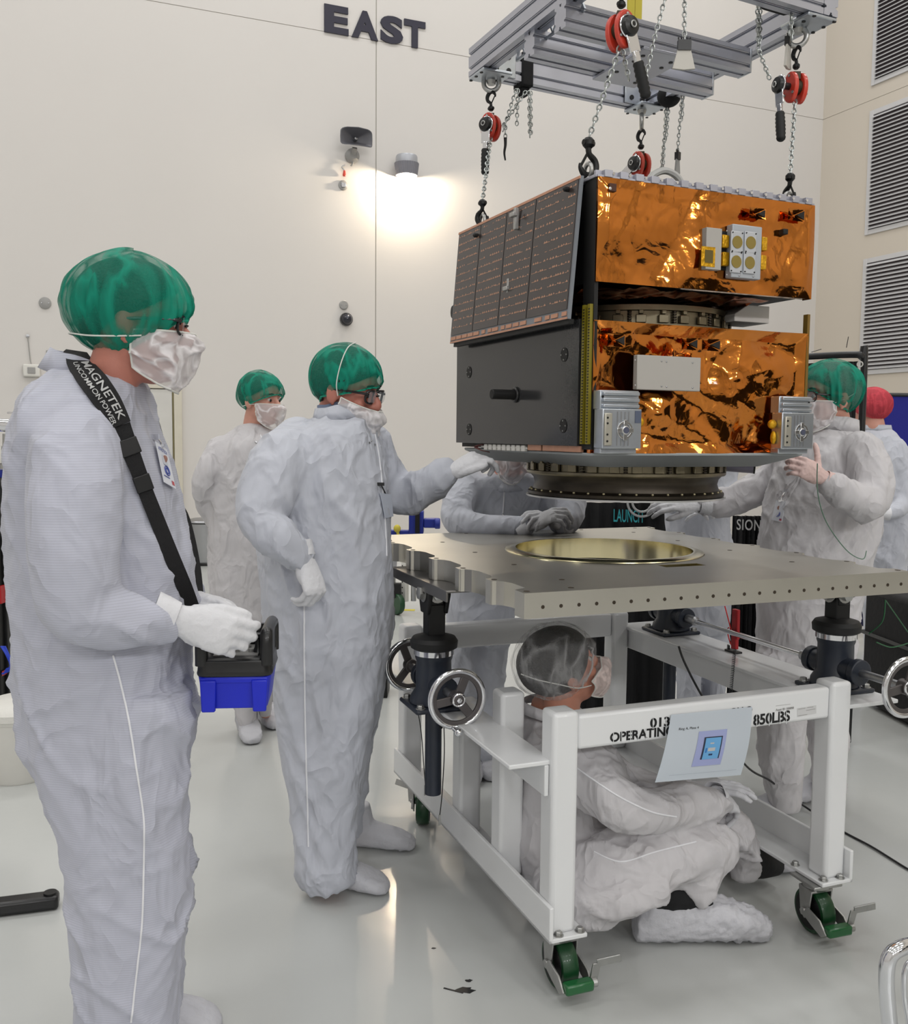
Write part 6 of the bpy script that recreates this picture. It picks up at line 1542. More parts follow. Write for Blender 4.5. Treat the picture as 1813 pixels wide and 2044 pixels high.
# ID badge clipped on his chest
m_card = mat('badge_card', (226, 228, 236), 0.3, noise_amt=0.01); m_bblue = mat('badge_blue', (70, 84, 160), 0.5); m_face = mat('badge_photo', (150, 110, 96), 0.5)
def badge(label, snap, quad, clip, words_=True):
    o, P, nn = sheet_on('id_badge', snap, quad, m_card, None, 0.008)
    tag(o, label, 'badge')
    def bp(a, c, l=0.002): return P[0].lerp(P[1], a).lerp(P[3].lerp(P[2], a), c) + nn * l
    def patch(name, a0, c0, a1, c1, m_):
        q = [bp(a0, c0), bp(a1, c0), bp(a1, c1), bp(a0, c1)]; b = MB(); b.add(q + [v - nn * 0.0004 for v in q], [(0, 1, 2, 3), (7, 6, 5, 4), (0, 4, 5, 1), (1, 5, 6, 2), (2, 6, 7, 3), (3, 7, 4, 0)]); b.build(name, m_, o, smooth=0)
    patch('portrait', 0.30, 0.26, 0.68, 0.50, mat('badge_backdrop', (206, 210, 220), 0.5) if 'badge_backdrop' not in bpy.data.materials else bpy.data.materials['badge_backdrop'])
    b = MB(); c = bp(0.48, 0.35, 0.0026); k = (P[1] - P[0]).length; b.ell(c, (k * 0.11, k * 0.02, k * 0.15)); b.build('portrait_face', m_face, o)
    patch('portrait_shirt', 0.36, 0.43, 0.62, 0.50, M['black_print'])
    b = MB(); c = bp(0.5, 0.64, 0.0022); 
    for j, r_ in enumerate((0.20, 0.12)): b.torus(c, k * r_, k * 0.02, nn, 24, 6)
    b.build('badge_emblem', m_bblue, o)
    patch('badge_flag', 0.72, 0.84, 0.92, 0.94, mat('badge_flag_red', (190, 90, 96), 0.5) if 'badge_flag_red' not in bpy.data.materials else bpy.data.materials['badge_flag_red']); patch('badge_flag_corner', 0.72, 0.84, 0.81, 0.89, m_bblue)
    patch('badge_rule', 0.12, 0.80, 0.6, 0.82, m_bblue)
    if words_:
        vs, fs = text_mesh('ASTROTECH', 1.0, 0, 0.01); xb = max(v.x for v in vs); yb = max(v.y for v in vs)
        me = bpy.data.meshes.new('l'); me.from_pydata([tuple(bp(0.12 + 0.76 * v.x / xb, 0.17 - 0.09 * v.y / yb, 0.0016)) for v in vs], [], fs); me.update(); link_mesh('badge_letters', me, m_bblue, o)
    a = snap(*clip, 0.006)[0]; c = bp(0.5, -0.0, 0.001)
    b = MB(); b.tube([a, a.lerp(c, 0.5) + nn * 0.004, c], 0.0022, sub=4, n=6); b.box(a, (0.018, 0.006, 0.012)); b.box(c, (0.02, 0.005, 0.006)); b.build('badge_clip', M['chrome'], o)
    return o
badge('identity badge clipped on the chest of the man with the crane remote', snap1, [(303, 884), (326, 900), (344, 978), (320, 964)], (304, 874))

# crane remote: blue and black box with a shoulder strap
bx0, bx1 = W(393, 1400, 1.97), W(541, 1400, 1.97)
yawr = 0.10
RX = Vector((cos(yawr), sin(yawr), 0)); RY = Vector((-sin(yawr), cos(yawr), 0))
ctr = (bx0 + bx1) / 2 + RY * 0.085
zt_, zs_, zb_ = W(468, 1262, 1.97).z, W(468, 1352, 1.97).z, W(468, 1421, 1.97).z
rem = thing('crane_remote', 'blue and black crane remote control box held by the man in front', 'remote control', (ctr.x, ctr.y, zb_), rz=yawr)
RM = Matrix(((RX.x, RY.x, 0, ctr.x), (RX.y, RY.y, 0, ctr.y), (0, 0, 1, 0), (0, 0, 0, 1)))
hw = (bx1 - bx0).length / 2; hd = 0.085
def rounded(hw_, hd_, r, n=6):
    out = []
    for cx_, cy_, a0 in ((hw_ - r, hd_ - r, 0), (-hw_ + r, hd_ - r, pi / 2), (-hw_ + r, -hd_ + r, pi), (hw_ - r, -hd_ + r, 1.5 * pi)):
        for i in range(n + 1): an = a0 + pi / 2 * i / n; out.append((cx_ + r * cos(an), cy_ + r * sin(an)))
    return out
def rloft(b, levels):
    vs = []; n = None
    for hw_, hd_, r, z in levels:
        p = rounded(hw_, hd_, r); n = len(p); vs += [(x, y, z) for x, y in p]
    K = len(levels); b.add(vs, [(j * n + i, (j + 1) * n + i, (j + 1) * n + (i + 1) % n, j * n + (i + 1) % n) for j in range(K - 1) for i in range(n)] + [tuple(range(n - 1, -1, -1)), tuple(range((K - 1) * n, K * n))])
b = MB(RM); rloft(b, [(hw * 0.86, hd * 0.86, 0.018, zb_ + 0.004), (hw * 0.90, hd * 0.9, 0.02, zb_ + 0.03), (hw * 0.97, hd * 0.97, 0.022, zs_ - 0.004), (hw * 0.98, hd * 0.98, 0.022, zs_)])
lower = b.build('lower_shell', M['blue_plastic'], rem, 0.002)
b = MB(RM)
for sx_ in (-1, 1): b.prism([(-0.014, zb_ + 0.0), (0.014, zb_ + 0.0), (0.017, zs_ - 0.006), (-0.017, zs_ - 0.006)], (sx_ * hw * 0.68, -hd * 0.97, 0), (1, 0, 0), (0, 0, 1), (0, -1, 0), -0.006, 0.006)
b.box2((-hw * 0.9, -hd * 0.985, zs_ - 0.014), (hw * 0.9, -hd * 0.90, zs_ - 0.001)); b.build('shell_ribs', M['blue_plastic'], lower, 0.003)
for sx_ in (-1, 1):
    b = MB(RM); b.cyl((sx_ * hw * 0.62, -hd * 0.7, zb_ - 0.004), (sx_ * hw * 0.62, -hd * 0.7, zb_ + 0.006), 0.007); b.build('foot', M['blue_plastic'], lower)
b = MB(RM); zc = zs_ + 0.034
rloft(b, [(hw * 1.0, hd * 1.0, 0.024, zs_), (hw * 1.02, hd * 1.02, 0.026, zs_ + 0.006), (hw * 1.0, hd * 1.0, 0.024, zs_ + 0.012), (hw * 0.98, hd * 0.98, 0.024, zc), (hw * 0.90, hd * 0.9, 0.02, zc + 0.004)])
up_ = b.build('upper_shell', M['black_plastic'], rem, 0.002)
b = MB(RM)   # raised guard round the control panel: two end hoops and a far wall
rloft_h = [(zc - 0.004), zt_]
for sx_ in (-1, 1):
    b.tube([(sx_ * hw * 0.86, -hd * 0.86, zc - 0.01), (sx_ * hw * 0.86, -hd * 0.84, zt_ - 0.016), (sx_ * hw * 0.86, -hd * 0.55, zt_ - 0.006), (sx_ * hw * 0.86, hd * 0.55, zt_ - 0.006), (sx_ * hw * 0.86, hd * 0.84, zt_ - 0.016), (sx_ * hw * 0.86, hd * 0.86, zc - 0.01)], [0.014, 0.014, 0.013, 0.013, 0.014, 0.014], sub=5, n=12)
b.box2((-hw * 0.86, hd * 0.72, zc - 0.005), (hw * 0.86, hd * 0.86, zt_ - 0.012)); b.box2((hw * 0.70, -hd * 0.86, zc - 0.005), (hw * 0.96, hd * 0.86, zt_ - 0.014)); b.build('guard_hoop', M['black_plastic'], up_, 0.004)
b = MB(RM)
for x_, y_ in ((-0.03, -0.02), (0.0, -0.02), (0.03, -0.02), (-0.015, 0.02), (0.02, 0.02)): b.cyl((x_, y_, zc), (x_, y_, zc + 0.012), 0.006, n=12)
b.build('push_buttons', M['grey_plastic'], up_)
b = MB(RM); b.lathe([(0.012, 0), (0.008, 0.012), (0.006, 0.03), (0.011, 0.034), (0.011, 0.042), (0, 0.044)], c=(0.045, -0.02, zc + 0.004), n=16); b.build('joystick', M['black_plastic'], up_)
b = MB(RM); b.box2((-hw * 0.6, -hd * 0.6, zc + 0.003), (hw * 0.6, hd * 0.6, zc + 0.006)); b.build('control_panel', M['grey_plastic'], up_)
# strap across the chest
sp_px = [(150, 712), (166, 738), (192, 770), (216, 806), (238, 850), (257, 893), (274, 935), (292, 985), (316, 1045), (342, 1110), (368, 1172), (384, 1212)]
wid = [46, 50, 52, 50, 44, 34, 30, 29, 30, 31, 31, 28]
SPt = []; SNn = []
for px, py in sp_px:
    p, nn = snap1(px, py, 0.006); SPt.append(p); SNn.append(nn)
# keep the strap at an even distance ahead of the body so it does not dip in folds
for _ in range(3):
    for i in range(1, len(SPt) - 1):
        want = (SPt[i - 1].y + SPt[i + 1].y) / 2; px, py = sp_px[i]
        if SPt[i].y > want - 0.002: SPt[i] = W(px, py, want - 0.002)
SPt = [W(px, py, p.y - 0.010) for (px, py), p in zip(sp_px, SPt)]
SNn = [(-ray(px, py)).normalized() * 0.7 + nn * 0.3 for (px, py), nn in zip(sp_px, SNn)]
neckback = H @ Vector((-0.085, -0.0, -0.125)); far_s = H @ Vector((-0.03, 0.11, -0.17))
b = MB(); pts = [neckback + Vector((0.02, 0.07, -0.01)), neckback + Vector((-0.005, 0.0, 0.005))] + SPt[:5]
nrm = [Vector((-0.3, 0.9, 0.4)), Vector((-0.9, -0.2, 0.4))] + SNn[:5]
b.ribbon(pts, nrm, [w__ * 2.0 / F_PX for w__ in [44, 46] + wid[:5]], 0.008, 8); pad = b.build('strap_pad', M['strap'], rem)
b = MB(); b.ribbon(SPt[4:], SNn[4:], [w__ * 2.0 / F_PX for w__ in wid[4:]], 0.003, 8); stp = b.build('strap', M['strap'], rem)
b = MB(); pf = [far_s + Vector((0.0, 0.02, 0.02)), W(300, 820, 2.20), W(345, 985, 2.18), W(372, 1040, 2.20), W(392, 1130, 2.2), W(400, 1215, 2.16)]; b.ribbon(pf, [Vector((1, -0.2, 0.2))] * 6, 0.03, 0.003, 6); b.build('far_strap', M['strap'], rem)
for k in (5, 6.6):
    i = int(k); p = SPt[i].lerp(SPt[min(i + 1, len(SPt) - 1)], k - i); dd = (SPt[i + 1] - SPt[i]).normalized(); nn = SNn[i].normalized()
    b = MB(); ex = dd.cross(nn).normalized(); R3_ = Matrix((dd, ex, nn)).transposed(); b.box(p + nn * 0.005, (0.035, 0.042 if k < 6 else 0.036, 0.006), R3_); b.build('strap_buckle', M['black_plastic'], stp, 0.002)
# words on the pad, laid along its curve
def on_strap(words_, i0, i1, off0, off1, m_, name):
    vs, fs = text_mesh(words_, 1.0, 0.0, 0.012); xb = max(v.x for v in vs); yb = max(v.y for v in vs)
    Ps = smooth_path(SPt[:6], 10); Ns = smooth_path(SNn[:6], 10); out = []
    for v in vs:
        f = i0 + (i1 - i0) * v.x / xb; a = max(0, min(len(Ps) - 2, int(f))); p = Ps[a].lerp(Ps[a + 1], f - a); nn = Ns[a].normalized(); d = (Ps[a + 1] - Ps[a]).normalized(); s = d.cross(nn).normalized()
        nn = s.cross(d).normalized(); out.append(p - s * (off0 + (off1 - off0) * v.y / yb) + nn * 0.0105)
    me = bpy.data.meshes.new(name); me.from_pydata([tuple(v) for v in out], [], fs); me.update(); return link_mesh(name, me, m_, pad)
on_strap('MAGNETEK', 7.5, 38, 0.001, 0.017, M['white_print'], 'strap_letters')
on_strap('UNCOMMON POWER', 7.5, 39, -0.015, -0.005, M['white_print'], 'strap_letters')
# ============================ man reaching to the satellite, other hand on his hip
H = head_matrix(690, 782, 3.03, -0.32, 0.26, 0.05, 1.04)
torso = [(656, 712, 818, .06), (628, 734, 836, .115), (588, 752, 864, .17), (556, 770, 912, .205), (530, 780, 980, .22), (522, 783, 1050, .22), (520, 785, 1120, .215), (524, 785, 1190, .21), (530, 782, 1260, .205), (536, 772, 1330, .18), (548, 760, 1400, .12)]
legN = [(532, 765, 1270, .11), (539, 760, 1380, .105), (555, 736, 1500, .098), (580, 718, 1610, .095), (590, 714, 1690, .10), (597, 716, 1745, .105), (606, 706, 1768, .09)]
legF = [(560, 782, 1250, .10), (580, 770, 1380, .10), (612, 745, 1500, .09), (640, 727, 1600, .085), (655, 722, 1668, .08)]
armN = [(598, 886, 2.96, 56), (560, 925, 2.86, 66), (532, 985, 2.79, 60), (520, 1036, 2.75, 50), (556, 1074, 2.73, 44), (590, 1102, 2.75, 36), (610, 1120, 2.77, 27)]
armF = [(742, 885, 3.16, 46), (768, 950, 3.2, 50), (802, 990, 3.2, 46), (845, 972, 3.15, 40), (880, 950, 3.12, 33), (896, 938, 3.1, 24)]
P2, S2, snap2 = person('bearded man in glasses and green cap, one hand on hip, other touching the satellite', (-0.38, 3.0, 0), H, W(678, 838, 3.04), torso, 3.03,
    [[(a, b_, c_, d_ * 0.93) for a, b_, c_, d_ in armN], [(a, b_, c_, d_ * 0.93) for a, b_, c_, d_ in armF]], 'suit', 'skin', [(legN, 2.94), (legF, 3.16)], 0.009,
    [(0.018, Vector((5, 4, 1.0)), 0.15, (0, 1, 0)), (0.013, Vector((11, 10, 3.0)), 0.5, (0, 1, 0)), (0.005, Vector((20, 20, 9)), -0.6, (0, 1, 0))], 5.0)
hair(P2, H, M['hair_dark'], 0.075, -0.085, 0.01); cap(P2, H, M['cap_green'], 4.1, 0.042, -0.052, -0.012, (0.116, 0.096, 0.106), 0.009)
mk = veil(P2, H, 2.0, -0.030, -0.160, 0.014, 1.6, side_top=-0.010, crump=0.012)
string(mk, H, [(0.016, -0.082, -0.008), (0.010, -0.096, 0.03), (0.006, -0.086, 0.09), (0.0, -0.05, 0.135), (-0.002, 0, 0.152)], 0.0018)
glasses(P2, H, M['black_plastic'], rim=0.0036); eyes(P2, H, hairm=M['hair_dark'])
collar(S2, W(680, 834, 3.03), (0.075, 0.085), 0.045, (-0.18, -0.1, 1), flare=1.25)
collar(S2, W(678, 832, 3.04), (0.064, 0.07), 0.05, (-0.18, -0.1, 1), flare=1.05, material=mat('shirt_blue', (112, 124, 150), 0.8))
seam(S2, snap2, dense([(607, 1190), (608, 1280), (609, 1400), (611, 1500), (614, 1600), (616, 1690)], 14), 0.0028)
seam(S2, snap2, dense([(742, 838), (755, 900), (764, 980), (770, 1060), (772, 1110)], 10), 0.0022, 'zip_flap')
0 and seam(S2, snap2, dense([(530, 1123), (560, 1118), (590, 1124)], 8), 0.003, 'waist_seam')
w_ = W(611, 1122, 2.755)
hand('glove', M['glove'], P2, w_, (0.35, -0.25, -1.0), (0.75, -0.65, 0.2), False, [(1.25, 0.55, 0.3), (1.2, 0.6, 0.3), (1.15, 0.6, 0.35), (1.1, 0.65, 0.35)], 0.10, (0.2, 0.5, 0.2, 0.2), 1.0)
w_ = W(900, 941, 3.10)
hand('glove', M['glove'], P2, w_, (0.85, -0.12, 0.50), (-0.35, -0.45, 0.8), True, [(0.5, 0.8, 0.5), (0.8, 1.1, 0.7), (0.9, 1.2, 0.8), (1.0, 1.2, 0.8)], 0.04, (0.45, 0.0, 0.25, 0.15), 1.0)
h0 = WZ(648, 1768, 0.0); shoe('shoe_cover', M['shoe_cover'], P2, h0 + Vector((-0.045, 0.04, 0)), (0.86, -0.30, 0), 0.27, 0.055, 0.10, 3, True, crump=0.004)
h1 = WZ(690, 1690, 0.0); shoe('shoe_cover', M['shoe_cover'], P2, h1 + Vector((-0.02, 0.02, 0)), (0.95, -0.12, 0), 0.27, 0.055, 0.10, 4, True, crump=0.007)
o, Pq, nn = sheet_on('id_badge', snap2, [(754, 984), (776, 987), (780, 1030), (764, 1034)], mat('badge_back', (206, 212, 226), 0.3), None, 0.008); tag(o, 'pale badge hanging on the chest of the man touching the satellite', 'badge')
a = snap2(757, 966, 0.006)[0]; b = MB(); b.tube([a, a.lerp((Pq[0] + Pq[1]) / 2, 0.5), (Pq[0] + Pq[1]) / 2], 0.002, sub=3, n=6); b.box(a, (0.022, 0.006, 0.010)); b.build('badge_clip', M['black_plastic'], o)
for px, py in ((737, 884), (748, 888), (741, 880)):
    p, nn = snap2(px, py, 0.001); b = MB(); b.lathe([(0.0035, 0), (0.003, 0.002), (0, 0.002)], c=p, axis=nn, n=10); b.build('snap_button', M['steel'], S2)

# ============================ young man behind, hands behind his back
H = head_matrix(521, 801, 4.55, -0.55, 0.10, 0.0, 1.0)
torso = [(484, 530, 846, .06), (452, 556, 866, .12), (430, 572, 895, .17), (418, 580, 950, .18), (414, 582, 1010, .175), (416, 580, 1080, .175), (416, 578, 1150, .18), (421, 575, 1210, .18), (430, 570, 1280, .17), (440, 560, 1350, .15), (452, 552, 1400, .13)]
leg = [(462, 512, 1330, .075), (470, 510, 1420, .06), (478, 508, 1450, .055)]
leg2 = [(505, 548, 1330, .075), (512, 545, 1400, .06), (518, 544, 1430, .055)]
armN = [(446, 892, 4.5, 27), (416, 940, 4.45, 27), (408, 985, 4.47, 25), (424, 1030, 4.58, 22), (452, 1060, 4.70, 17)]
armF = [(560, 895, 4.6, 25), (570, 960, 4.65, 24), (560, 1020, 4.72, 21), (520, 1055, 4.76, 16)]
P3, S3_, snap3 = person('young man in green cap and long smock, hands behind his back, standing by the wall', (-0.98, 4.55, 0), H, W(508, 868, 4.57), torso, 4.57,
    [armN, armF], 'suit_warm', 'skin_pale', [(leg, 4.5), (leg2, 4.62)], 0.013,
    [(0.018, Vector((5, 4, 0.8)), 0.12, (0, 1, 0)), (0.012, Vector((10, 10, 2.4)), 0.4, (0, 1, 0)), (0.005, Vector((20, 20, 9)), -0.6, (0, 1, 0))], 8.0, 'smock')
hair(P3, H, M['hair_brown'], 0.085, -0.06, 0.02); cap(P3, H, M['cap_green'], 6.6, 0.040, -0.058, -0.018, (0.118, 0.097, 0.106), 0.011)
mk = veil(P3, H, 3.0, -0.004, -0.125, 0.018, 1.45); eyes(P3, H)
string(mk, H, [(0.04, -0.07, -0.012), (0.0, -0.082, -0.018), (-0.04, -0.08, -0.03)], 0.0018)
collar(S3_, W(507, 862, 4.57), (0.070, 0.08), 0.03, (-0.05, -0.25, 1), flare=1.3)
collar(S3_, W(508, 864, 4.56), (0.058, 0.062), 0.03, (0, -0.2, 1), flare=1.05, material=mat('shirt_maroon', (96, 26, 36), 0.8))
seam(S3_, snap3, dense([(520, 868), (528, 890), (534, 930)], 8), 0.003, 'front_placket')
for px, py in ((511, 883), (521, 886)):
    p, nn = snap3(px, py, 0.001); b = MB(); b.lathe([(0.006, 0), (0.005, 0.003), (0, 0.003)], c=p, axis=nn, n=10); b.build('snap_button', M['steel'], S3_)
hand('glove', M['glove'], P3, W(456, 1062, 4.72), (0.9, 0.3, 0.1), (0, 1, 0.2), False, sc=0.95)
hand('glove', M['glove'], P3, W(518, 1056, 4.78), (-0.9, 0.2, -0.1), (0, 1, 0.2), True, sc=0.95)
f = WZ(492, 1466, 0.0); shoe('shoe_cover', M['shoe_cover'], P3, f + Vector((-0.03, 0.10, 0)), (0.35, -0.95, 0), 0.28, 0.055, 0.11, 5)
f = WZ(520, 1440, 0.0); shoe('shoe_cover', M['shoe_cover'], P3, f + Vector((-0.03, 0.10, 0)), (0.5, -0.85, 0), 0.28, 0.055, 0.11, 6)

# ============================ person leaning on the plate behind the satellite
H = head_matrix(1020, 888, 3.80, -1.45, 0.42, 0.0, 1.0)
torso = [(975, 1060, 945, .09, 3.86), (925, 1110, 962, .13, 3.90), (908, 1122, 1000, .15, 3.95), (905, 1105, 1050, .16, 4.0), (900, 1075, 1100, .16, 4.03), (893, 1050, 1160, .16, 4.05), (890, 1030, 1230, .15, 4.05), (892, 1022, 1280, .12, 4.05)]
leg = [(888, 957, 1200, .10), (893, 955, 1300, .09), (900, 952, 1400, .085), (912, 950, 1480, .08), (920, 948, 1540, .075)]
leg2 = [(953, 1024, 1200, .10), (950, 1018, 1290, .09), (944, 1010, 1370, .085), (940, 1000, 1450, .08), (938, 990, 1530, .075)]
armL = [(935, 965, 3.88, 38), (917, 1005, 3.78, 37), (916, 1040, 3.70, 32), (955, 1050, 3.66, 27), (1005, 1052, 3.63, 24), (1045, 1050, 3.62, 20), (1062, 1048, 3.62, 17)]
armR = [(1110, 965, 3.90, 38), (1135, 1005, 3.80, 34), (1136, 1038, 3.72, 28), (1122, 1044, 3.68, 24), (1108, 1044, 3.66, 19)]
P4, S4, snap4 = person('person bent over, forearms and clasped gloves resting on the back of the plate', (0.2, 4.05, 0), H, W(1018, 955, 3.86), torso, 3.95,
    [armL, armR], 'suit', 'skin', [(leg, 4.03), (leg2, 4.07)], 0.012,
    [(0.016, Vector((6, 6, 2.0)), 0.3, (0, 1, 0)), (0.013, Vector((12, 12, 5)), 0.9, (0, 1, 0)), (0.005, Vector((20, 20, 10)), -0.6, (0, 1, 0))], 12.0)
hair(P4, H, M['hair_brown']); cap(P4, H, M['cap_green'], 9.0); veil(P4, H, 4.0, 0.0, -0.125, 0.016, 1.5); eyes(P4, H)
collar(S4, W(1016, 958, 3.86), (0.08, 0.085), 0.03, (0, -0.5, 1), flare=1.2)
seam(S4, snap4, dense([(1008, 968), (1006, 1000), (1004, 1030)], 8), 0.003, 'zip_flap')
w_ = W(1062, 1046, 3.60); hand('glove', M['glove'], P4, w_, W(1100, 1030, 3.58) - w_, (-0.1, -0.5, 0.85), False, [(0.5, 0.8, 0.5), (0.55, 0.85, 0.5), (0.6, 0.9, 0.5), (0.6, 0.9, 0.5)], 0.08, (0.4, 0.3, 0.2, 0.2), 0.98)
w_ = W(1112, 1046, 3.66); hand('glove', M['glove'], P4, w_, W(1078, 1028, 3.60) - w_, (0.3, -0.2, 0.9), True, [(0.5, 0.7, 0.5), (0.55, 0.75, 0.5), (0.6, 0.8, 0.5), (0.6, 0.9, 0.5)], 0.08, (0.4, 0.3, 0.2, 0.2), 0.98)
f = WZ(938, 1545, 0.0); shoe('shoe_cover', M['shoe_cover'], P4, f + Vector((0.0, 0.12, 0)), (0.0, -1, 0), 0.28, 0.055, 0.11, 7)
f = WZ(968, 1535, 0.0); shoe('shoe_cover', M['shoe_cover'], P4, f + Vector((0.0, 0.12, 0)), (0.1, -1, 0), 0.28, 0.055, 0.11, 8)

# ============================ man with glasses at the right, hand raised under the satellite
H = head_matrix(1656, 797, 3.62, pi + 0.22, 0.04, 0.0, 1.02)
torso = [(1628, 1694, 852, .08), (1592, 1722, 874, .14), (1562, 1745, 915, .18), (1545, 1757, 970, .185), (1530, 1754, 1030, .185), (1520, 1742, 1090, .185), (1514, 1728, 1150, .18), (1512, 1712, 1230, .175), (1512, 1700, 1310, .16), (1520, 1692, 1370, .12)]
leg = [(1512, 1608, 1300, .09), (1516, 1606, 1400, .09), (1516, 1604, 1500, .088), (1528, 1600, 1570, .075), (1540, 1596, 1615, .065)]
leg2 = [(1600, 1700, 1290, .09), (1606, 1696, 1400, .09), (1616, 1690, 1500, .085), (1630, 1688, 1580, .075)]
armN = [(1718, 900, 3.48, 44), (1740, 955, 3.42, 45), (1734, 1002, 3.36, 42), (1694, 990, 3.31, 35), (1660, 968, 3.28, 26), (1644, 956, 3.27, 20)]
armF = [(1590, 905, 3.75, 40), (1542, 960, 3.80, 38), (1480, 990, 3.80, 33), (1450, 1000, 3.78, 28), (1420, 1004, 3.75, 24), (1394, 1006, 3.735, 18)]
P5, S5, snap5 = person('man in glasses and green cap raising one gloved hand beside the satellite', (1.40, 3.62, 0), H, W(1664, 868, 3.63), torso, 3.63,
    [armN, armF], 'suit_warm', 'skin_pale', [(leg, 3.57), (leg2, 3.68)], 0.0095,
    [(0.020, Vector((5, 5, 1.6)), -0.5, (0, 1, 0)), (0.014, Vector((11, 11, 3.6)), -0.8, (0, 1, 0)), (0.005, Vector((20, 20, 9)), 0.6, (0, 1, 0))], 15.0)
hair(P5, H, mat('hair_grey', (120, 116, 112), 0.6, bump=0.8, bump_scale=160), 0.08, -0.06, 0.02); cap(P5, H, M['cap_green'], 13.0, 0.040, -0.066, -0.035, (0.122, 0.100, 0.108), 0.013)
mk = veil(P5, H, 6.0, -0.002, -0.125, 0.016, 1.65); glasses(P5, H, M['black_plastic'], rim=0.0022); eyes(P5, H)
string(mk, H, [(0.03, 0.08, -0.014), (-0.01, 0.086, 0.0), (-0.05, 0.085, 0.02)], 0.0014)
collar(S5, W(1668, 862, 3.63), (0.075, 0.085), 0.055, (0.15, 0, 1), flare=1.15)
w_ = W(1640, 952, 3.265); hand('glove', M['glove_pink'], P5, w_, W(1590, 926, 3.24) - w_, (0.2, -0.9, 0.1), True, [(0.9, 0.9, 0.5), (0.8, 1.0, 0.5), (0.7, 1.0, 0.5), (0.6, 0.9, 0.5)], 0.10, (1.25, 0.15, 0.1, 0.1), 0.88)
w_ = W(1388, 1007, 3.73); hand('glove', M['glove'], P5, w_, (-0.95, -0.1, 0.05), (0.1, -0.6, 0.7), False, [(0.3, 0.4, 0.3)] * 4, 0.06, (0.4, 0.3, 0.2, 0.2), 1.0)
f = WZ(1570, 1625, 0.0); shoe('shoe_cover', M['shoe_cover'], P5, f + Vector((0.06, 0.06, 0)), (-0.85, -0.5, 0), 0.28, 0.055, 0.10, 9)
f = WZ(1650, 1600, 0.0); shoe('shoe_cover', M['shoe_cover'], P5, f + Vector((0.06, 0.06, 0)), (-0.9, -0.3, 0), 0.28, 0.055, 0.10, 10)
badge('identity badge hanging on the chest of the man with the raised hand', snap5, [(1552, 1000), (1572, 1003), (1563, 1042), (1544, 1038)], (1572, 980), False)
# thin green wrist lead of this man
wl = [W(1632, 925, 3.2), W(1633, 985, 3.22), W(1650, 1042, 3.24), W(1690, 1098, 3.28), W(1722, 1116, 3.34), W(1730, 1100, 3.40)]
b = MB(); b.tube(wl, 0.0018, sub=8, n=6); o = b.build('wrist_lead', mat('lead_green', (96, 128, 110), 0.5)); tag(o, 'thin green grounding lead from the raised hand to the plate', 'cable')

# ============================ person in red cap behind, back turned
H = head_matrix(1740, 822, 5.7, 1.9, 0.1, 0.0, 1.0)
torso = [(1728, 1768, 852, .07), (1712, 1786, 866, .12), (1704, 1800, 905, .17), (1706, 1812, 960, .18), (1714, 1818, 1020, .17), (1720, 1812, 1080, .17), (1722, 1806, 1140, .16), (1724, 1800, 1200, .15)]
leg = [(1722, 1768, 1150, .08), (1726, 1764, 1240, .075), (1730, 1760, 1345, .07)]
leg2 = [(1762, 1804, 1150, .08), (1762, 1800, 1240, .075), (1764, 1796, 1345, .07)]
armR = [(1788, 895, 5.6, 22), (1806, 950, 5.55, 22), (1806, 1000, 5.5, 20), (1786, 1020, 5.45, 17), (1760, 1024, 5.42, 13)]
armL = [(1716, 895, 5.8, 22), (1704, 950, 5.8, 21), (1706, 1010, 5.8, 18), (1716, 1050, 5.8, 13)]
P6, S6, snap6 = person('person in red cap turned away, half hidden by the black screen post', (2.55, 5.7, 0), H, W(1744, 862, 5.7), torso, 5.7,
    [armR, armL], 'suit', 'skin_pale', [(leg, 5.68), (leg2, 5.72)], 0.014, None, 18.0)
hair(P6, H, M['hair_brown']); cap(P6, H, M['cap_red'], 21.0, band=mat('cap_red_edge', (190, 60, 70), 0.6)); collar(S6, W(1748, 860, 5.7), (0.085, 0.09), 0.035, (0, 0, 1), flare=1.1)
hand('glove', M['glove'], P6, W(1756, 1024, 5.4), (-0.9, 0, 0.1), (0, -1, 0.3), False, sc=0.95); hand('glove', M['glove'], P6, W(1717, 1054, 5.8), (0, 0, -1), (1, 0, 0), True, sc=0.95)
for px in (1745, 1780):
    f = WZ(px, 1358, 0.0); shoe('shoe_cover', M['shoe_cover'], P6, f, (0.1, 1, 0), 0.28, 0.055, 0.11, px)

# ============================ person standing behind the satellite and the raised sleeve
H = head_matrix(1400, 795, 4.5, -1.3, 0.1, 0.0, 1.0)
torso = [(1372, 1428, 848, .07), (1345, 1455, 870, .13), (1330, 1464, 920, .17), (1328, 1458, 1000, .17), (1332, 1456, 1060, .165), (1338, 1456, 1130, .165), (1345, 1458, 1200, .16), (1350, 1452, 1260, .14)]
leg = [(1346, 1400, 1200, .09), (1352, 1398, 1330, .085), (1356, 1394, 1450, .075), (1360, 1390, 1490, .07)]
leg2 = [(1400, 1456, 1200, .09), (1402, 1450, 1330, .085), (1406, 1444, 1450, .075), (1408, 1440, 1490, .07)]
aL = [(1350, 890, 4.45, 26), (1332, 950, 4.35, 25), (1325, 1000, 4.2, 22), (1345, 1008, 4.1, 18)]
aR = [(1444, 890, 4.5, 24), (1452, 950, 4.45, 22), (1446, 1000, 4.35, 20), (1430, 1012, 4.25, 17)]
P8, S8, snap8 = person('person in white coverall behind the plate, upper half hidden by the satellite', (1.17, 4.5, 0), H, W(1400, 862, 4.5), torso, 4.5,
    [aL, aR], 'suit', 'skin', [(leg, 4.48), (leg2, 4.52)], 0.013, None, 22.0)
hair(P8, H, M['hair_brown']); cap(P8, H, M['cap_green'], 25.0); veil(P8, H, 9.0)
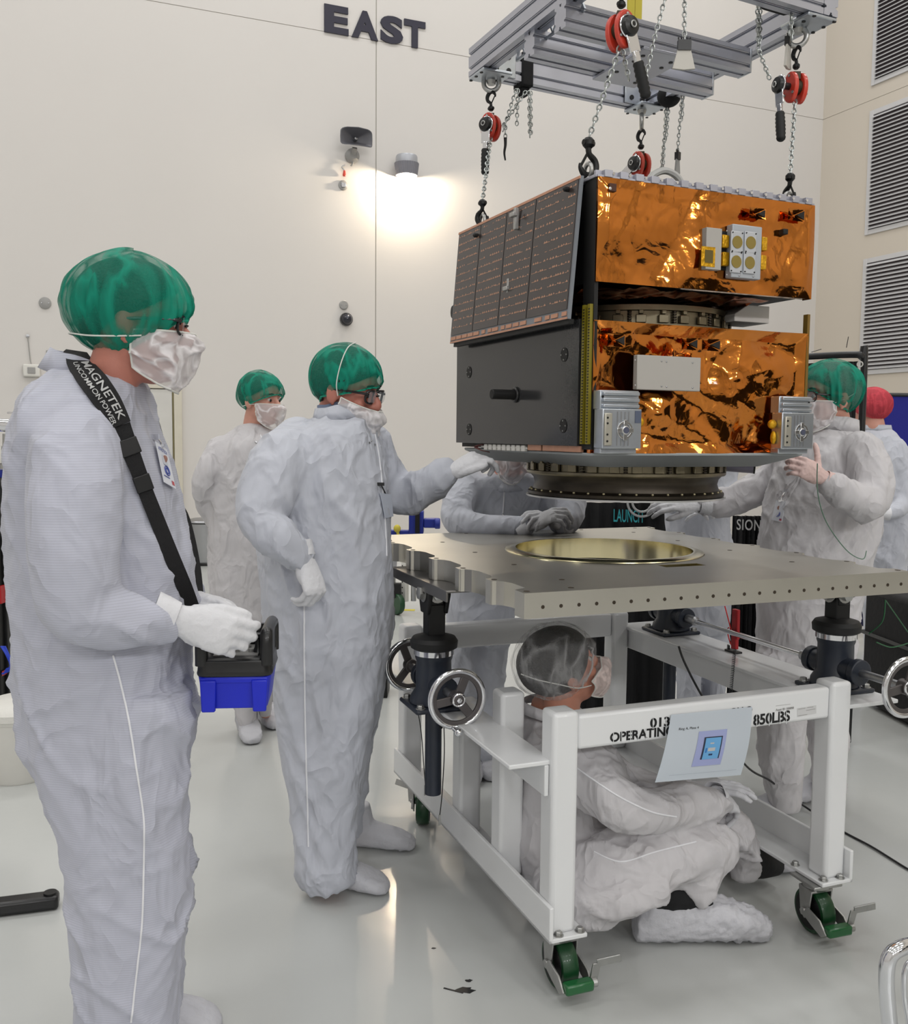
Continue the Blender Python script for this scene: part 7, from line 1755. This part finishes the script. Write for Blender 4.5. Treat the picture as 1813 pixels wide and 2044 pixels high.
hand('glove', M['glove'], P8, W(1350, 1010, 4.08), (0.9, -0.2, 0), (0, -0.6, 0.8), False, sc=0.95); hand('glove', M['glove'], P8, W(1424, 1014, 4.23), (-0.9, -0.2, 0), (0, -0.6, 0.8), True, sc=0.95)
for px in (1375, 1425):
    f = WZ(px, 1500, 0.0); shoe('shoe_cover', M['shoe_cover'], P8, f + Vector((0, 0.1, 0)), (0.0, -1, 0), 0.28, 0.055, 0.11, px)

# ============================ person sitting on the floor inside the cart, looking up
H = head_matrix(1118, 1340, 2.80, 0.38, -0.34, 0.05, 1.04)
torso = [(1062, 1150, 1412, .07, 2.88), (1028, 1195, 1446, .15, 2.87), (1012, 1215, 1500, .185, 2.86), (1007, 1222, 1580, .19, 2.85), (1010, 1210, 1650, .19, 2.83), (1024, 1195, 1720, .18, 2.82), (1046, 1185, 1790, .14, 2.80), (1075, 1180, 1830, .10, 2.78)]
thighN = [(1140, 1760, 2.68, 84), (1215, 1740, 2.64, 86), (1300, 1718, 2.63, 72), (1385, 1700, 2.66, 58), (1440, 1700, 2.68, 44), (1415, 1745, 2.66, 32), (1385, 1785, 2.64, 28)]
thighF = [(1160, 1720, 2.86, 70), (1260, 1700, 2.86, 66), (1360, 1670, 2.86, 60), (1440, 1650, 2.88, 50), (1474, 1672, 2.92, 42), (1484, 1712, 2.95, 34), (1492, 1738, 2.97, 28)]
lowN = [(1120, 1780, 2.62, 70), (1180, 1800, 2.56, 56), (1250, 1790, 2.54, 48), (1320, 1765, 2.56, 40)]
armN = [(1150, 1506, 2.68, 62), (1195, 1560, 2.60, 64), (1240, 1606, 2.56, 56), (1290, 1618, 2.57, 48), (1350, 1612, 2.62, 44), (1410, 1602, 2.70, 38), (1438, 1598, 2.74, 30)]
armF = [(1150, 1490, 3.02, 50), (1230, 1560, 3.05, 45), (1320, 1590, 3.0, 38), (1380, 1580, 2.92, 28)]
P7, S7, snap7 = person('person sitting on the floor inside the cart, clear hair net, looking up', (0.33, 2.8, 0), H, W(1098, 1416, 2.86), torso, 2.85,
    [thighN, thighF, lowN, armN, armF], 'suit_warm', 'skin_tan', (), 0.0085,
    [(0.018, Vector((6, 6, 1.8)), 0.9, (0, 1, 0)), (0.013, Vector((11, 11, 3.8)), 1.1, (0, 1, 0)), (0.005, Vector((20, 20, 9)), -0.6, (0, 1, 0))], 27.0)
hair(P7, H, M['hair_dark'], 0.080, -0.112, -0.060)
nc = cap(P7, H, M['cap_clear'], 31.0, 0.045, -0.115, -0.065, (0.125, 0.103, 0.113), 0.013, mat('net_edge', (206, 206, 206), 0.6, alpha=0.6))
mk = veil(P7, H, 11.0, -0.012, -0.125, 0.034, 1.3, veil_mat('veil_warm', (240, 222, 216), 0.74, 14, 0.24), side_top=-0.035, crump=0.010)
string(mk, H, [(0.05, -0.074, -0.045), (0.0, -0.090, -0.025), (-0.05, -0.092, 0.01), (-0.10, -0.065, 0.04), (-0.125, -0.02, 0.055)], 0.0016)
eyes(P7, H, hairm=M['hair_dark'])
collar(S7, W(1096, 1422, 2.87), (0.085, 0.09), 0.03, (0.12, 0, 1), flare=1.15)
seam(S7, snap7, dense([(1142, 1526), (1190, 1560), (1240, 1592), (1300, 1620), (1350, 1630)], 10), 0.0028)
seam(S7, snap7, dense([(1186, 1700), (1240, 1720), (1310, 1700), (1390, 1680)], 10), 0.0024)
w_ = W(1440, 1592, 2.75); hand('glove', M['glove'], P7, w_, W(1475, 1615, 2.86) - w_, (0.4, -0.3, 0.85), False, [(0.6, 0.7, 0.4)] * 4, 0.05, (0.3, 0.3, 0.2, 0.2), 0.98)
w_ = W(1385, 1574, 2.92); hand('glove', M['glove'], P7, w_, W(1450, 1570, 2.88) - w_, (0.1, -0.2, 0.95), True, [(0.2, 0.3, 0.3)] * 4, 0.05, (0.3, 0.3, 0.2, 0.2), 0.98)
f = WZ(1262, 1888, 0.0); g = WZ(1535, 1880, 0.0)
shoe('shoe_cover', M['shoe_cover'], P7, f + Vector((0.01, 0.03, 0)), g - f, (g - f).length, 0.066, 0.165, 33, False, crump=0.010)
b = MB(); q0 = W(1300, 1800, 2.64); q1 = W(1420, 1806, 2.66); b.tube([q0, q0.lerp(q1, 0.3) + ZUP * 0.02, q0.lerp(q1, 0.6) + ZUP * 0.018, q1], [0.02, 0.042, 0.036, 0.012], sub=4, n=14); b.build('shoe', M['black_cloth'], P7)
f = WZ(1455, 1752, 0.0); g = WZ(1582, 1742, 0.0); shoe('shoe_cover', M['shoe_cover'], P7, f + Vector((0.0, 0.03, 0)), g - f, 0.28, 0.055, 0.085, 34, False, crump=0.004)
b = MB(); q0 = W(1496, 1722, 2.98); q1 = W(1552, 1728, 3.04); b.tube([q0, q0.lerp(q1, 0.5), q1], [0.05, 0.045, 0.03], sub=4, n=14); b.build('shoe', M['black_cloth'], P7)
# ------------------------------------------------------------------ things further back and at the edges
def floor_pt(px, py): return WZ(px, py, 0.0)
# stainless waste bin by the wall
f = floor_pt(398, 1130); t = thing('waste_bin', 'stainless steel waste bin on the floor behind the man in front', 'bin', tuple(f + Vector((0, 0.15, 0))))
b = MB(); c = f + Vector((0.02, 0.15, 0)); b.lathe([(0.15, 0.03), (0.16, 0.05), (0.19, 0.46), (0.19, 0.47)], c=c, n=40); b.build('body', M['steel'], t)
b = MB(); b.lathe([(0.155, 0.0), (0.16, 0.03), (0.155, 0.035)], c=c, n=40); b.build('base_ring', M['black_plastic'], t)
b = MB(); b.lathe([(0.195, 0.47), (0.2, 0.485), (0.19, 0.50), (0.12, 0.52), (0, 0.525)], c=c, n=40); b.build('lid', M['steel'], t)
b = MB(); b.torus(c + ZUP * 0.472, 0.194, 0.007, n=40, m=8); b.build('rim_seal', M['black_plastic'], t)

# white bucket with lid, bottom left
f = floor_pt(20, 1572); t = thing('plastic_bucket', 'white lidded plastic bucket on the floor at the far left edge', 'bucket', tuple(f + Vector((-0.02, 0.14, 0))))
c = f + Vector((-0.02, 0.14, 0)); hb_ = 0.29
b = MB(); b.lathe([(0.125, 0.0), (0.13, 0.01), (0.145, hb_ - 0.03), (0.15, hb_ - 0.03), (0.15, hb_ - 0.0)], c=c, n=44); b.build('tub', M['white_plastic'], t)
b = MB(); b.lathe([(0.152, hb_ - 0.02), (0.158, hb_ - 0.015), (0.158, hb_ + 0.012), (0.15, hb_ + 0.02), (0.14, hb_ + 0.03), (0.10, hb_ + 0.05), (0.0, hb_ + 0.055)], c=c, n=44); b.build('lid', mat('lid_white', (222, 220, 214), 0.5, bump=0.2), t)

# rack with polished cylinder, blue beam and tools at the far left edge
base = Vector((W(-20, 1000, 4.5).x, 4.5, 0))
t = thing('equipment_stand', 'blue and black equipment stand with a polished cylinder on top, left edge', 'stand', tuple(base))
def LP(px, py, Y=4.45): return W(px, py, Y)
b = MB(); b.cyl(LP(-60, 846), LP(40, 850), 0.032, n=28); b.torus(LP(36, 850), 0.032, 0.004, (1, 0, 0), 28, 8); b.lathe([(0.03, 0), (0.03, 0.008), (0.026, 0.01)], c=LP(28, 826), n=24); b.build('polished_cylinder', M['chrome'], t)
b = MB(); b.cyl(LP(14, 935), LP(14, 866), 0.02, n=20); b.cyl(LP(12, 905), LP(12, 898), 0.026, n=20); b.cyl(LP(14, 936), LP(14, 926), 0.034, n=20); b.build('column', M['zinc'], t)
b = MB(); b.box2(LP(-80, 953) + Vector((0, -0.02, 0)), LP(17, 938) + Vector((0, 0.15, 0))); b.build('blue_beam', M['blue_metal'], t, 0.003)
b = MB()
for px in (4, -40): p = LP(px, 1000); b.box2((p.x - 0.03, 4.4, 0.0), (p.x + 0.03, 4.52, LP(0, 953).z))
p = LP(-20, 1040); b.box2((p.x - 0.10, 4.35, 0.0), (LP(12, 1040).x, 4.6, LP(0, 1070).z)); b.build('black_frame', M['black_metal'], t, 0.004)
b = MB(); b.box2(LP(-10, 925) + Vector((0, -0.03, 0)), LP(8, 890) + Vector((0, 0.02, 0))); b.build('control_box', M['white_plastic'], t, 0.004)
for k, (a, c_, d) in enumerate((((0, 955), (14, 1010), (8, 1060)), ((2, 960), (20, 1030), (12, 1080)))):
    b = MB(); b.tube([LP(*a, 4.37), LP(*c_, 4.35), LP(*d, 4.36)], 0.005, sub=8); b.build('hose', M['black_plastic'], t)
b = MB()
for k in range(5): b.tube([LP(2 + 2 * k, 1290, 4.33), LP(14 + 3 * k, 1310 + 5 * k, 4.31), LP(22 - 2 * k, 1335, 4.33), LP(4 + k, 1345, 4.34)], 0.004, sub=8, n=6)
b.build('blue_cables', mat('cable_blue', (24, 60, 190), 0.5), t)
b = MB(); b.box2(LP(4, 1350, 4.35), LP(20, 1332, 4.43)); b.box2(LP(2, 1170, 4.36), LP(9, 1200, 4.43)); b.build('red_clips', M['red_tool'], t, 0.004)
# black bar on the floor
p0, p1 = WZ(-60, 1812, 0.03), WZ(118, 1790, 0.03); t = thing('black_floor_bar', 'black metal foot bar lying on the floor behind the front man', 'bar', tuple((p0 + p1) / 2 * Vector((1, 1, 0)) if False else (p0.x, p0.y, 0)))
b = MB(); b.bar(Vector((p0.x, p0.y, 0.022)), Vector((p1.x, p1.y, 0.022)), 0.06, 0.044); b.build('bar', M['black_plastic'], t, 0.012, 3)
b = MB(); q = Vector((p0.x, p0.y, 0.03)).lerp(Vector((p1.x, p1.y, 0.03)), 0.9); b.cyl(q + ZUP * 0.012, q + ZUP * 0.02, 0.02); b.build('end_cap', M['black_metal'], t)

# perforated white equipment cart with green wheels, behind the plate at the left
f = floor_pt(800, 1222); Yp = f.y
t = thing('perforated_cart', 'low white perforated metal cart on green wheels behind the left of the plate', 'cart', (f.x + 0.15, Yp, 0))
def PP(px, py, dy=0.0): return W(px, py, Yp + dy)
zA, zB = PP(800, 1175).z, PP(800, 1198).z
dirp = Vector((0.80, -0.60, 0)).normalized()
x0 = PP(785, 1150); b = MB(); bp_ = MB()
def perf(bm_, bh_, o, ex, ln, z0, z1):
    bm_.prism([(0, z0), (ln, z0), (ln, z1), (0, z1)], (o.x, o.y, 0), ex, ZUP, ex.cross(ZUP), -0.008, 0.008)
    n = int(ln / 0.045)
    for i in range(n):
        for zz in ((z0 + z1) / 2,): bh_.lathe([(0.008, 0), (0.008, 0.001), (0, 0.001)], c=(o.x + ex.x * (i + 0.5) * 0.045, o.y + ex.y * (i + 0.5) * 0.045, zz), axis=ex.cross(ZUP), n=8)
        for zz in ((z0 + z1) / 2,): bh_.c = 0
o_ = Vector((x0.x - 0.1, x0.y + 0.1, 0)); ln = 0.75
zs = [(PP(800, 1150).z, 0.05), (PP(800, 1185).z, 0.05), (PP(800, 1215).z, 0.04)]
bh = MB()
for z_, h_ in ((0.46, 0.07), (0.33, 0.05)):
    perf(b, bh, o_, dirp, ln, z_, z_ + h_)
for k in range(4):
    q = o_ + dirp * (0.03 + k * 0.22); b.box((q.x, q.y, 0.30), (0.045, 0.045, 0.40), Matrix.Rotation(-0.64, 3, 'Z'))
    for j in range(8): bh.lathe([(0.006, 0), (0.006, 0.001), (0, 0.001)], c=Vector((q.x, q.y, 0.13 + j * 0.045)) + dirp.cross(ZUP) * 0.0326, axis=dirp.cross(ZUP), n=8)
fr_ = b.build('perforated_frame', M['white_plastic'], t, 0.002); bh.build('holes', M['black_metal'], fr_, smooth=0)
b = MB()
for k in range(3): q = o_ + dirp * (0.14 + k * 0.22) - ZUP.cross(dirp) * 0.02; b.cyl((q.x, q.y, 0.12), (q.x, q.y, 0.34), 0.022, n=14); b.box((q.x, q.y, 0.42), (0.06, 0.06, 0.07))
b.build('clamps', M['steel'], t)
for k in (0.0, 0.62):
    q = o_ + dirp * (k + 0.02) + Vector((-0.03, 0.08, 0)); b = MB(); b.lathe([(0.03, -0.025), (0.085, -0.024), (0.09, -0.015), (0.09, 0.015), (0.085, 0.024), (0.03, 0.025)], c=(q.x, q.y, 0.09), axis=ZUP.cross(dirp), n=32); b.build('wheel', M['green_rubber'], t)
    b = MB(); b.box((q.x, q.y, 0.20), (0.05, 0.07, 0.10)); b.build('wheel_fork', M['black_metal'], t, 0.004)
q = W(794, 1190, Yp); b = MB(); b.lathe([(0.03, -0.025), (0.085, -0.024), (0.09, -0.015), (0.09, 0.015), (0.085, 0.024), (0.03, 0.025)], c=(q.x, Yp - 0.1, 0.09), axis=(0.8, 0.6, 0), n=32); b.build('wheel', M['green_rubber'], t)
b = MB(); b.box((q.x, Yp - 0.1, 0.2), (0.07, 0.06, 0.12)); b.build('wheel_fork', M['black_metal'], t, 0.004)
f2 = floor_pt(800, 1217); b = MB(); b.box2((f2.x - 0.25, f2.y - 0.05, 0.0005), (f2.x + 0.12, f2.y + 0.02, 0.0015)); o = b.build('floor_tape', mat('tape_yellow', (214, 200, 60), 0.6)); tag(o, 'short yellow tape strip on the floor behind the standing man', 'tape')
# blue machine and yellow knob, beyond the plate on the left
Yb = 5.2; c = W(838, 1042, Yb); t = thing('blue_fixture', 'small blue metal fixture standing beyond the left end of the plate', 'fixture', (c.x, Yb, 0))
b = MB(); b.box2(W(816, 1066, Yb), W(846, 1020, Yb + 0.03) + Vector((0, 0.08, 0))); b.box2(W(846, 1054, Yb), W(877, 1036, Yb) + Vector((0, 0.08, 0))); b.box2((W(765, 1, Yb).x, Yb + 0.01, W(1, 1064, Yb).z), (W(830, 1, Yb).x, Yb + 0.07, W(1, 1052, Yb).z)); b.cyl(W(868, 1045, Yb), W(879, 1045, Yb), 0.03, n=16); b.build('bracket', M['blue_metal'], t, 0.006)
b = MB(); b.box2(W(829, 1064, Yb) - Vector((0, 0.012, 0)), W(838, 1022, Yb)); b.build('slot', M['black_metal'], t)
b = MB(); b.ell(W(793, 1055, Yb), (0.02, 0.02, 0.022)); b.cyl(W(794, 1062, Yb), W(796, 1072, Yb), 0.008); b.build('yellow_knob', M['yellow'], t)
b = MB(); b.box2((W(745, 1, Yb).x, Yb, 0), (W(778, 1, Yb).x, Yb + 0.2, W(1, 1060, Yb).z)); b.build('black_body', M['black_metal'], t, 0.006)

# black draped table with printed cloth behind the plate
m_cloth = M['black_cloth']
def drape(label, quad, Y, name='banner_cloth'):
    p = [W(px, py, Y) for px, py in quad]; x0, x1 = p[0].x, p[1].x; zt = p[0].z
    t = thing(name, label, 'banner', ((x0 + x1) / 2, Y, 0))
    n = 60; vs = []
    for j in range(2):
        for i in range(n + 1):
            f = i / n; x = x0 + (x1 - x0) * f; y = Y + 0.012 * sin(f * 19) + 0.01 * sin(f * 47 + 1); vs.append((x, y, zt if j == 0 else 0.02))
    vs += [(x, y + 0.02, z) for x, y, z in vs]; W_ = n + 1; k = 2 * W_
    fs = [(i, i + 1, W_ + i + 1, W_ + i) for i in range(n)] + [(k + W_ + i, k + W_ + i + 1, k + i + 1, k + i) for i in range(n)] + [(i, k + i, k + i + 1, i + 1) for i in range(n)]
    b = MB(); b.add(vs, fs); b.build('cloth', m_cloth, t); return t
t = drape('black table cloth with teal LAUNCH lettering behind the plate', [(1154, 1003), (1345, 1003)], 4.9)
a = W(1224, 1041, 4.87); e = W(1283, 1043, 4.87); ex = (e - a).normalized()
vs, fs = text_mesh('LAUNCH', 1.0, 0.0, 0.008); xb = max(v.x for v in vs); yb = max(v.y for v in vs); hgt = W(1224, 1016, 4.87).z - a.z
me = bpy.data.meshes.new('l'); me.from_pydata([tuple(a + (e - a) * (v.x / xb) + ZUP * (hgt * v.y / yb)) for v in vs], [], fs); me.update(); link_mesh('banner_letters', me, M['teal_print'], t)
b = MB(); ctr_ = W(1282, 1010, 4.87)
for r_ in (0.05, 0.075): b.torus(ctr_ + ZUP * 0.02, r_, 0.006, (0, 1, 0), 40, 6)
b.build('white_ring_print', M['white_print'], t)
t = drape('black cloth with white letters SION beside the right-hand man', [(1466, 1030), (1530, 1030)], 4.95)
a = W(1470, 1057, 4.915); e = W(1519, 1059, 4.915); vs, fs = text_mesh('SION', 1.0, 0.0, 0.01, 1.1); xb = max(v.x for v in vs); yb = max(v.y for v in vs); hgt = W(1470, 1036, 4.915).z - a.z
me = bpy.data.meshes.new('l'); me.from_pydata([tuple(a + (e - a) * (v.x / xb) + ZUP * (hgt * v.y / yb)) for v in vs], [], fs); me.update(); link_mesh('banner_letters', me, M['white_print'], t)

# black curtain screen on a tubular frame, right
Yk = 4.45
t = thing('curtain_screen', 'black curtain screen on a tubular frame behind the right-hand man', 'screen', (W(1660, 900, Yk).x, Yk, 0))
x1 = W(1718, 900, Yk).x; x0 = W(1578, 900, Yk).x; zt = W(1718, 708, Yk).z; ztl = W(1600, 716, Yk).z
b = MB(); b.tube([(x1, Yk, 0.02), (x1, Yk, 0.6), (x1, Yk, zt - 0.06), (x1 - 0.015, Yk, zt - 0.015), (x1 - 0.06, Yk, zt), (x0, Yk + 0.25, zt)], 0.016, sub=6, n=12); b.cyl((x0, Yk + 0.25, 0), (x0, Yk + 0.25, zt), 0.016); b.build('tube_frame', M['black_plastic'], t)
b = MB(); n = 50; vs = []
for j in range(2):
    for i in range(n + 1):
        f = i / n; vs.append((x1 - 0.03 + (x0 - x1 + 0.06) * f, Yk + 0.25 * f + 0.01 * sin(f * 40), (zt - 0.03) if j == 0 else 0.1))
vs += [(x, y + 0.006, z) for x, y, z in vs]; W_ = n + 1; k = 2 * W_
b.add(vs, [(i, i + 1, W_ + i + 1, W_ + i) for i in range(n)] + [(k + W_ + i, k + W_ + i + 1, k + i + 1, k + i) for i in range(n)]); b.build('curtain', mat('curtain_black', (20, 20, 22), 0.5, bump=0.3, bump_scale=20), t)
b = MB(); b.torus((x1 - 0.025, Yk - 0.012, zt - 0.045), 0.012, 0.003, (0.3, 1, 0.3), 16, 6); b.build('tie_ring', M['white_plastic'], t)
for px0, py0, px1, py1 in ((1620, 703, 1640, 697), (1690, 694, 1694, 672)):
    b = MB(); b.cyl(W(px0, py0, Yk), W(px1, py1, Yk), 0.0018, n=6); b.build('wire_tail', M['black_plastic'], t)
b = MB(); b.cyl((x1, Yk, 0.03), (x1, Yk + 0.35, 0.03), 0.014); b.build('foot', M['black_plastic'], t)
# blue screen behind
Yb = 6.9; t = thing('blue_screen', 'blue fabric screen in a black frame at the far right edge', 'screen', (W(1790, 900, Yb).x, Yb, 0))
x0, x1, zt = W(1757, 900, Yb).x, W(1960, 900, Yb).x, W(1780, 788, Yb).z
b = MB(); b.box2((x0, Yb, 0.1), (x1, Yb + 0.02, zt)); b.build('fabric', M['blue_screen'], t)
b = MB(); b.cyl((x0, Yb, 0), (x0, Yb, zt), 0.02); b.cyl((x0, Yb, zt), (x1, Yb, zt), 0.014); b.cyl((x1, Yb, 0), (x1, Yb, zt), 0.02); b.build('frame', M['black_plastic'], t)
xq = W(1730, 900, Yb).x; b = MB(); b.box2((xq - 0.3, Yb - 0.04, 0.1), (x0 - 0.03, Yb - 0.02, zt + 0.02)); b.build('side_fabric', mat('screen_navy', (18, 18, 60), 0.75), t)
# black equipment cases under the right end of the plate
q0 = WZ(1716, 1404, 0.0); q1 = WZ(1830, 1464, 0.0); cd = (q1 - q0).normalized(); cn = Vector((-cd.y, cd.x, 0)); q1 = q0 + cd * 1.1
t = thing('black_case', 'black equipment trunk on the floor under the right end of the plate', 'case', tuple((q0 + q1) / 2 + cn * 0.25))
b = MB(); b.prism([(0, 0.02), (1.1, 0.02), (1.1, 0.66), (0, 0.66)], q0, cd, ZUP, cn, 0, 0.45); b.build('shell', M['black_cloth'], t, 0.03, 3)
b = MB(); b.prism([(0, 0.4), (1.1, 0.4), (1.1, 0.42), (0, 0.42)], q0, cd, ZUP, cn, -0.008, 0.01); b.build('lid_joint', M['black_plastic'], t)
# chair arm at the right edge
Yc = 5.9
q = W(1790, 1125, Yc); t = thing('office_chair', 'black office chair at the right edge, only its armrest showing', 'chair', (q.x + 0.5, Yc + 0.3, 0))
b = MB(); b.tube([W(1766, 1112, Yc), W(1795, 1122, Yc), W(1850, 1132, Yc + 0.05)], 0.026, sub=4); b.tube([W(1770, 1122, Yc), W(1786, 1140, Yc + 0.02), W(1840, 1172, Yc + 0.1)], 0.018, sub=4); b.build('armrest', M['black_plastic'], t)
b = MB(); b.box2((q.x + 0.30, Yc + 0.05, 0.5), (q.x + 0.85, Yc + 0.5, 0.58)); b.build('seat', M['black_cloth'], t, 0.02, 3)
b = MB(); b.box2((q.x + 0.83, Yc + 0.07, 0.6), (q.x + 0.89, Yc + 0.47, 1.1)); b.build('backrest', M['black_cloth'], t, 0.02, 3)
b = MB(); b.cyl((q.x + 0.6, Yc + 0.27, 0.08), (q.x + 0.6, Yc + 0.27, 0.5), 0.025); b.build('column', M['black_metal'], t)
for k in range(5):
    an = 2 * pi * k / 5; b = MB(); b.bar((q.x + 0.6, Yc + 0.27, 0.10), (q.x + 0.6 + 0.26 * cos(an), Yc + 0.27 + 0.26 * sin(an), 0.06), 0.04, 0.025); b.ell((q.x + 0.6 + 0.26 * cos(an), Yc + 0.27 + 0.26 * sin(an), 0.03), (0.025, 0.02, 0.03)); b.build('leg', M['black_metal'], t)
# polished chair frame, bottom right corner
t = thing('chrome_stool', 'polished chrome tube frame of a seat at the bottom right corner', 'stool', (1.02, 1.85, 0))
Yc = 1.95
b = MB(); pts = [W(1785, 2130, Yc), W(1776, 2040, Yc), W(1770, 1960, Yc), W(1776, 1912, Yc), W(1800, 1892, Yc + 0.01), W(1840, 1884, Yc + 0.05), W(1940, 1872, Yc + 0.2)]
b.tube(pts, 0.0165, sub=8, n=16); b.build('bent_tube', M['chrome'], t)
b = MB(); pts = [W(1822, 2130, Yc + 0.02), W(1814, 2040, Yc + 0.02), W(1806, 1990, Yc + 0.02), W(1808, 1935, Yc + 0.02), W(1830, 1915, Yc + 0.04), W(1900, 1905, Yc + 0.2)]; b.tube(pts, 0.006, sub=8, n=12); b.build('inner_rod', M['chrome'], t)
b = MB(); a_ = W(1900, 1890, Yc + 0.15); b.box((a_.x + 0.24, a_.y + 0.1, a_.z + 0.02), (0.3, 0.3, 0.05)); b.build('seat', M['black_cloth'], t, 0.02, 3)
for dx, dy in ((0.34, 0.25), (0.34, -0.02)):
    b = MB(); g = W(1776, 1912, Yc); b.cyl((g.x + dx, g.y + dy, 0.0), (g.x + dx * 0.9, g.y + dy * 0.9, g.z), 0.014); b.build('leg', M['chrome'], t)
b = MB(); g = W(1785, 2130, Yc); b.cyl(g, (g.x + 0.004, g.y, 0.0), 0.0165); b.build('leg', M['chrome'], t)
# black cables on the floor and from the cart
b = MB(); b.tube([WZ(1813 + 60, 1765, 0.006), WZ(1813, 1735, 0.006), WZ(1740, 1690, 0.006), WZ(1675, 1655, 0.006), WZ(1600, 1605, 0.03), W(1540, 1560, 3.5), W(1484, 1522, 3.4), W(1405, 1395, 3.3), W(1368, 1325, 3.28), W(1355, 1290, 3.28)], 0.004, sub=10, n=8)
o = b.build('power_cable', M['black_plastic']); tag(o, 'black cable running from inside the cart across the floor to the right', 'cable')
for pts, lab in (([W(1813, 1262, 3.0), W(1780, 1215, 2.9), W(1768, 1198, 2.85)], 'green lead at the right edge, upper strand below the plate corner'), ([W(1768, 1198, 2.85), W(1762, 1240, 2.86), W(1735, 1265, 2.9)], 'green lead looping behind the right jack post'), ([W(1750, 1282, 2.9), W(1780, 1292, 2.95), W(1813, 1284, 3.0)], 'green lead at the right edge, lowest strand beside the jack')):
    b = MB(); b.tube(pts, 0.0018, sub=8, n=6); o = b.build('green_lead', mat('lead_dark_green', (20, 90, 50), 0.5) if 'lead_dark_green' not in bpy.data.materials else bpy.data.materials['lead_dark_green']); tag(o, lab, 'cable')
# dark scuff marks and crumbs on the floor in front of the cart
for k, (px, py, s, lab) in enumerate(((866, 1893, 0.004, 'tiny dark crumb on the floor, nearest the cart leg'), (936, 1958, 0.007, 'small dark speck on the floor above the long scuff'), (928, 1977, 0.016, 'dark scuffed smear on the floor in front of the cart'))):
    p = WZ(px, py, 0.0); b = MB()
    rr = random.Random(k); n = 14
    poly = [(s * (0.6 + 0.6 * rr.random()) * cos(2 * pi * i / n) * 1.6, s * (0.6 + 0.6 * rr.random()) * sin(2 * pi * i / n)) for i in range(n)]
    b.prism(poly, p, (1, 0, 0), (0, 1, 0), (0, 0, 1), 0.0002, 0.0012)
    if k == 2: b.bar(WZ(886, 1972, 0.001), WZ(925, 1982, 0.001), 0.005, 0.0012)
    o = b.build('floor_scuff', M['black_plastic']); tag(o, lab, 'mark')

# black curtain screens standing to the right of the picture, mirrored in the gold foil
for k, (y0, lab) in enumerate(((-2.3, 'black curtain screen out of view on the right, furthest towards the camera'), (-0.7, 'black curtain screen out of view on the right, middle of three'), (0.9, 'black curtain screen out of view on the right, closest to the cart'))):
    X_, h_ = 3.6, 1.78
    t = thing('curtain_screen', lab, 'screen', (X_, y0 + 0.75, 0), 'curtain screens out of view')
    b = MB(); b.tube([(X_, y0, 0.02), (X_, y0, h_), (X_, y0 + 1.5, h_), (X_, y0 + 1.5, 0.02)], 0.018, n=10); b.build('tube_frame', M['black_plastic'], t)
    b = MB(); n = 60; vs = [(X_ + 0.02 * sin(i * 0.9), y0 + 0.02 + 1.46 * i / n, z) for z in (0.98, h_ - 0.02) for i in range(n + 1)]; W_ = n + 1; vs += [(x + 0.006, y, z) for x, y, z in vs]; q = 2 * W_
    b.add(vs, [(i, i + 1, W_ + i + 1, W_ + i) for i in range(n)] + [(q + W_ + i, q + W_ + i + 1, q + i + 1, q + i) for i in range(n)]); b.build('curtain', M['black_cloth'], t)
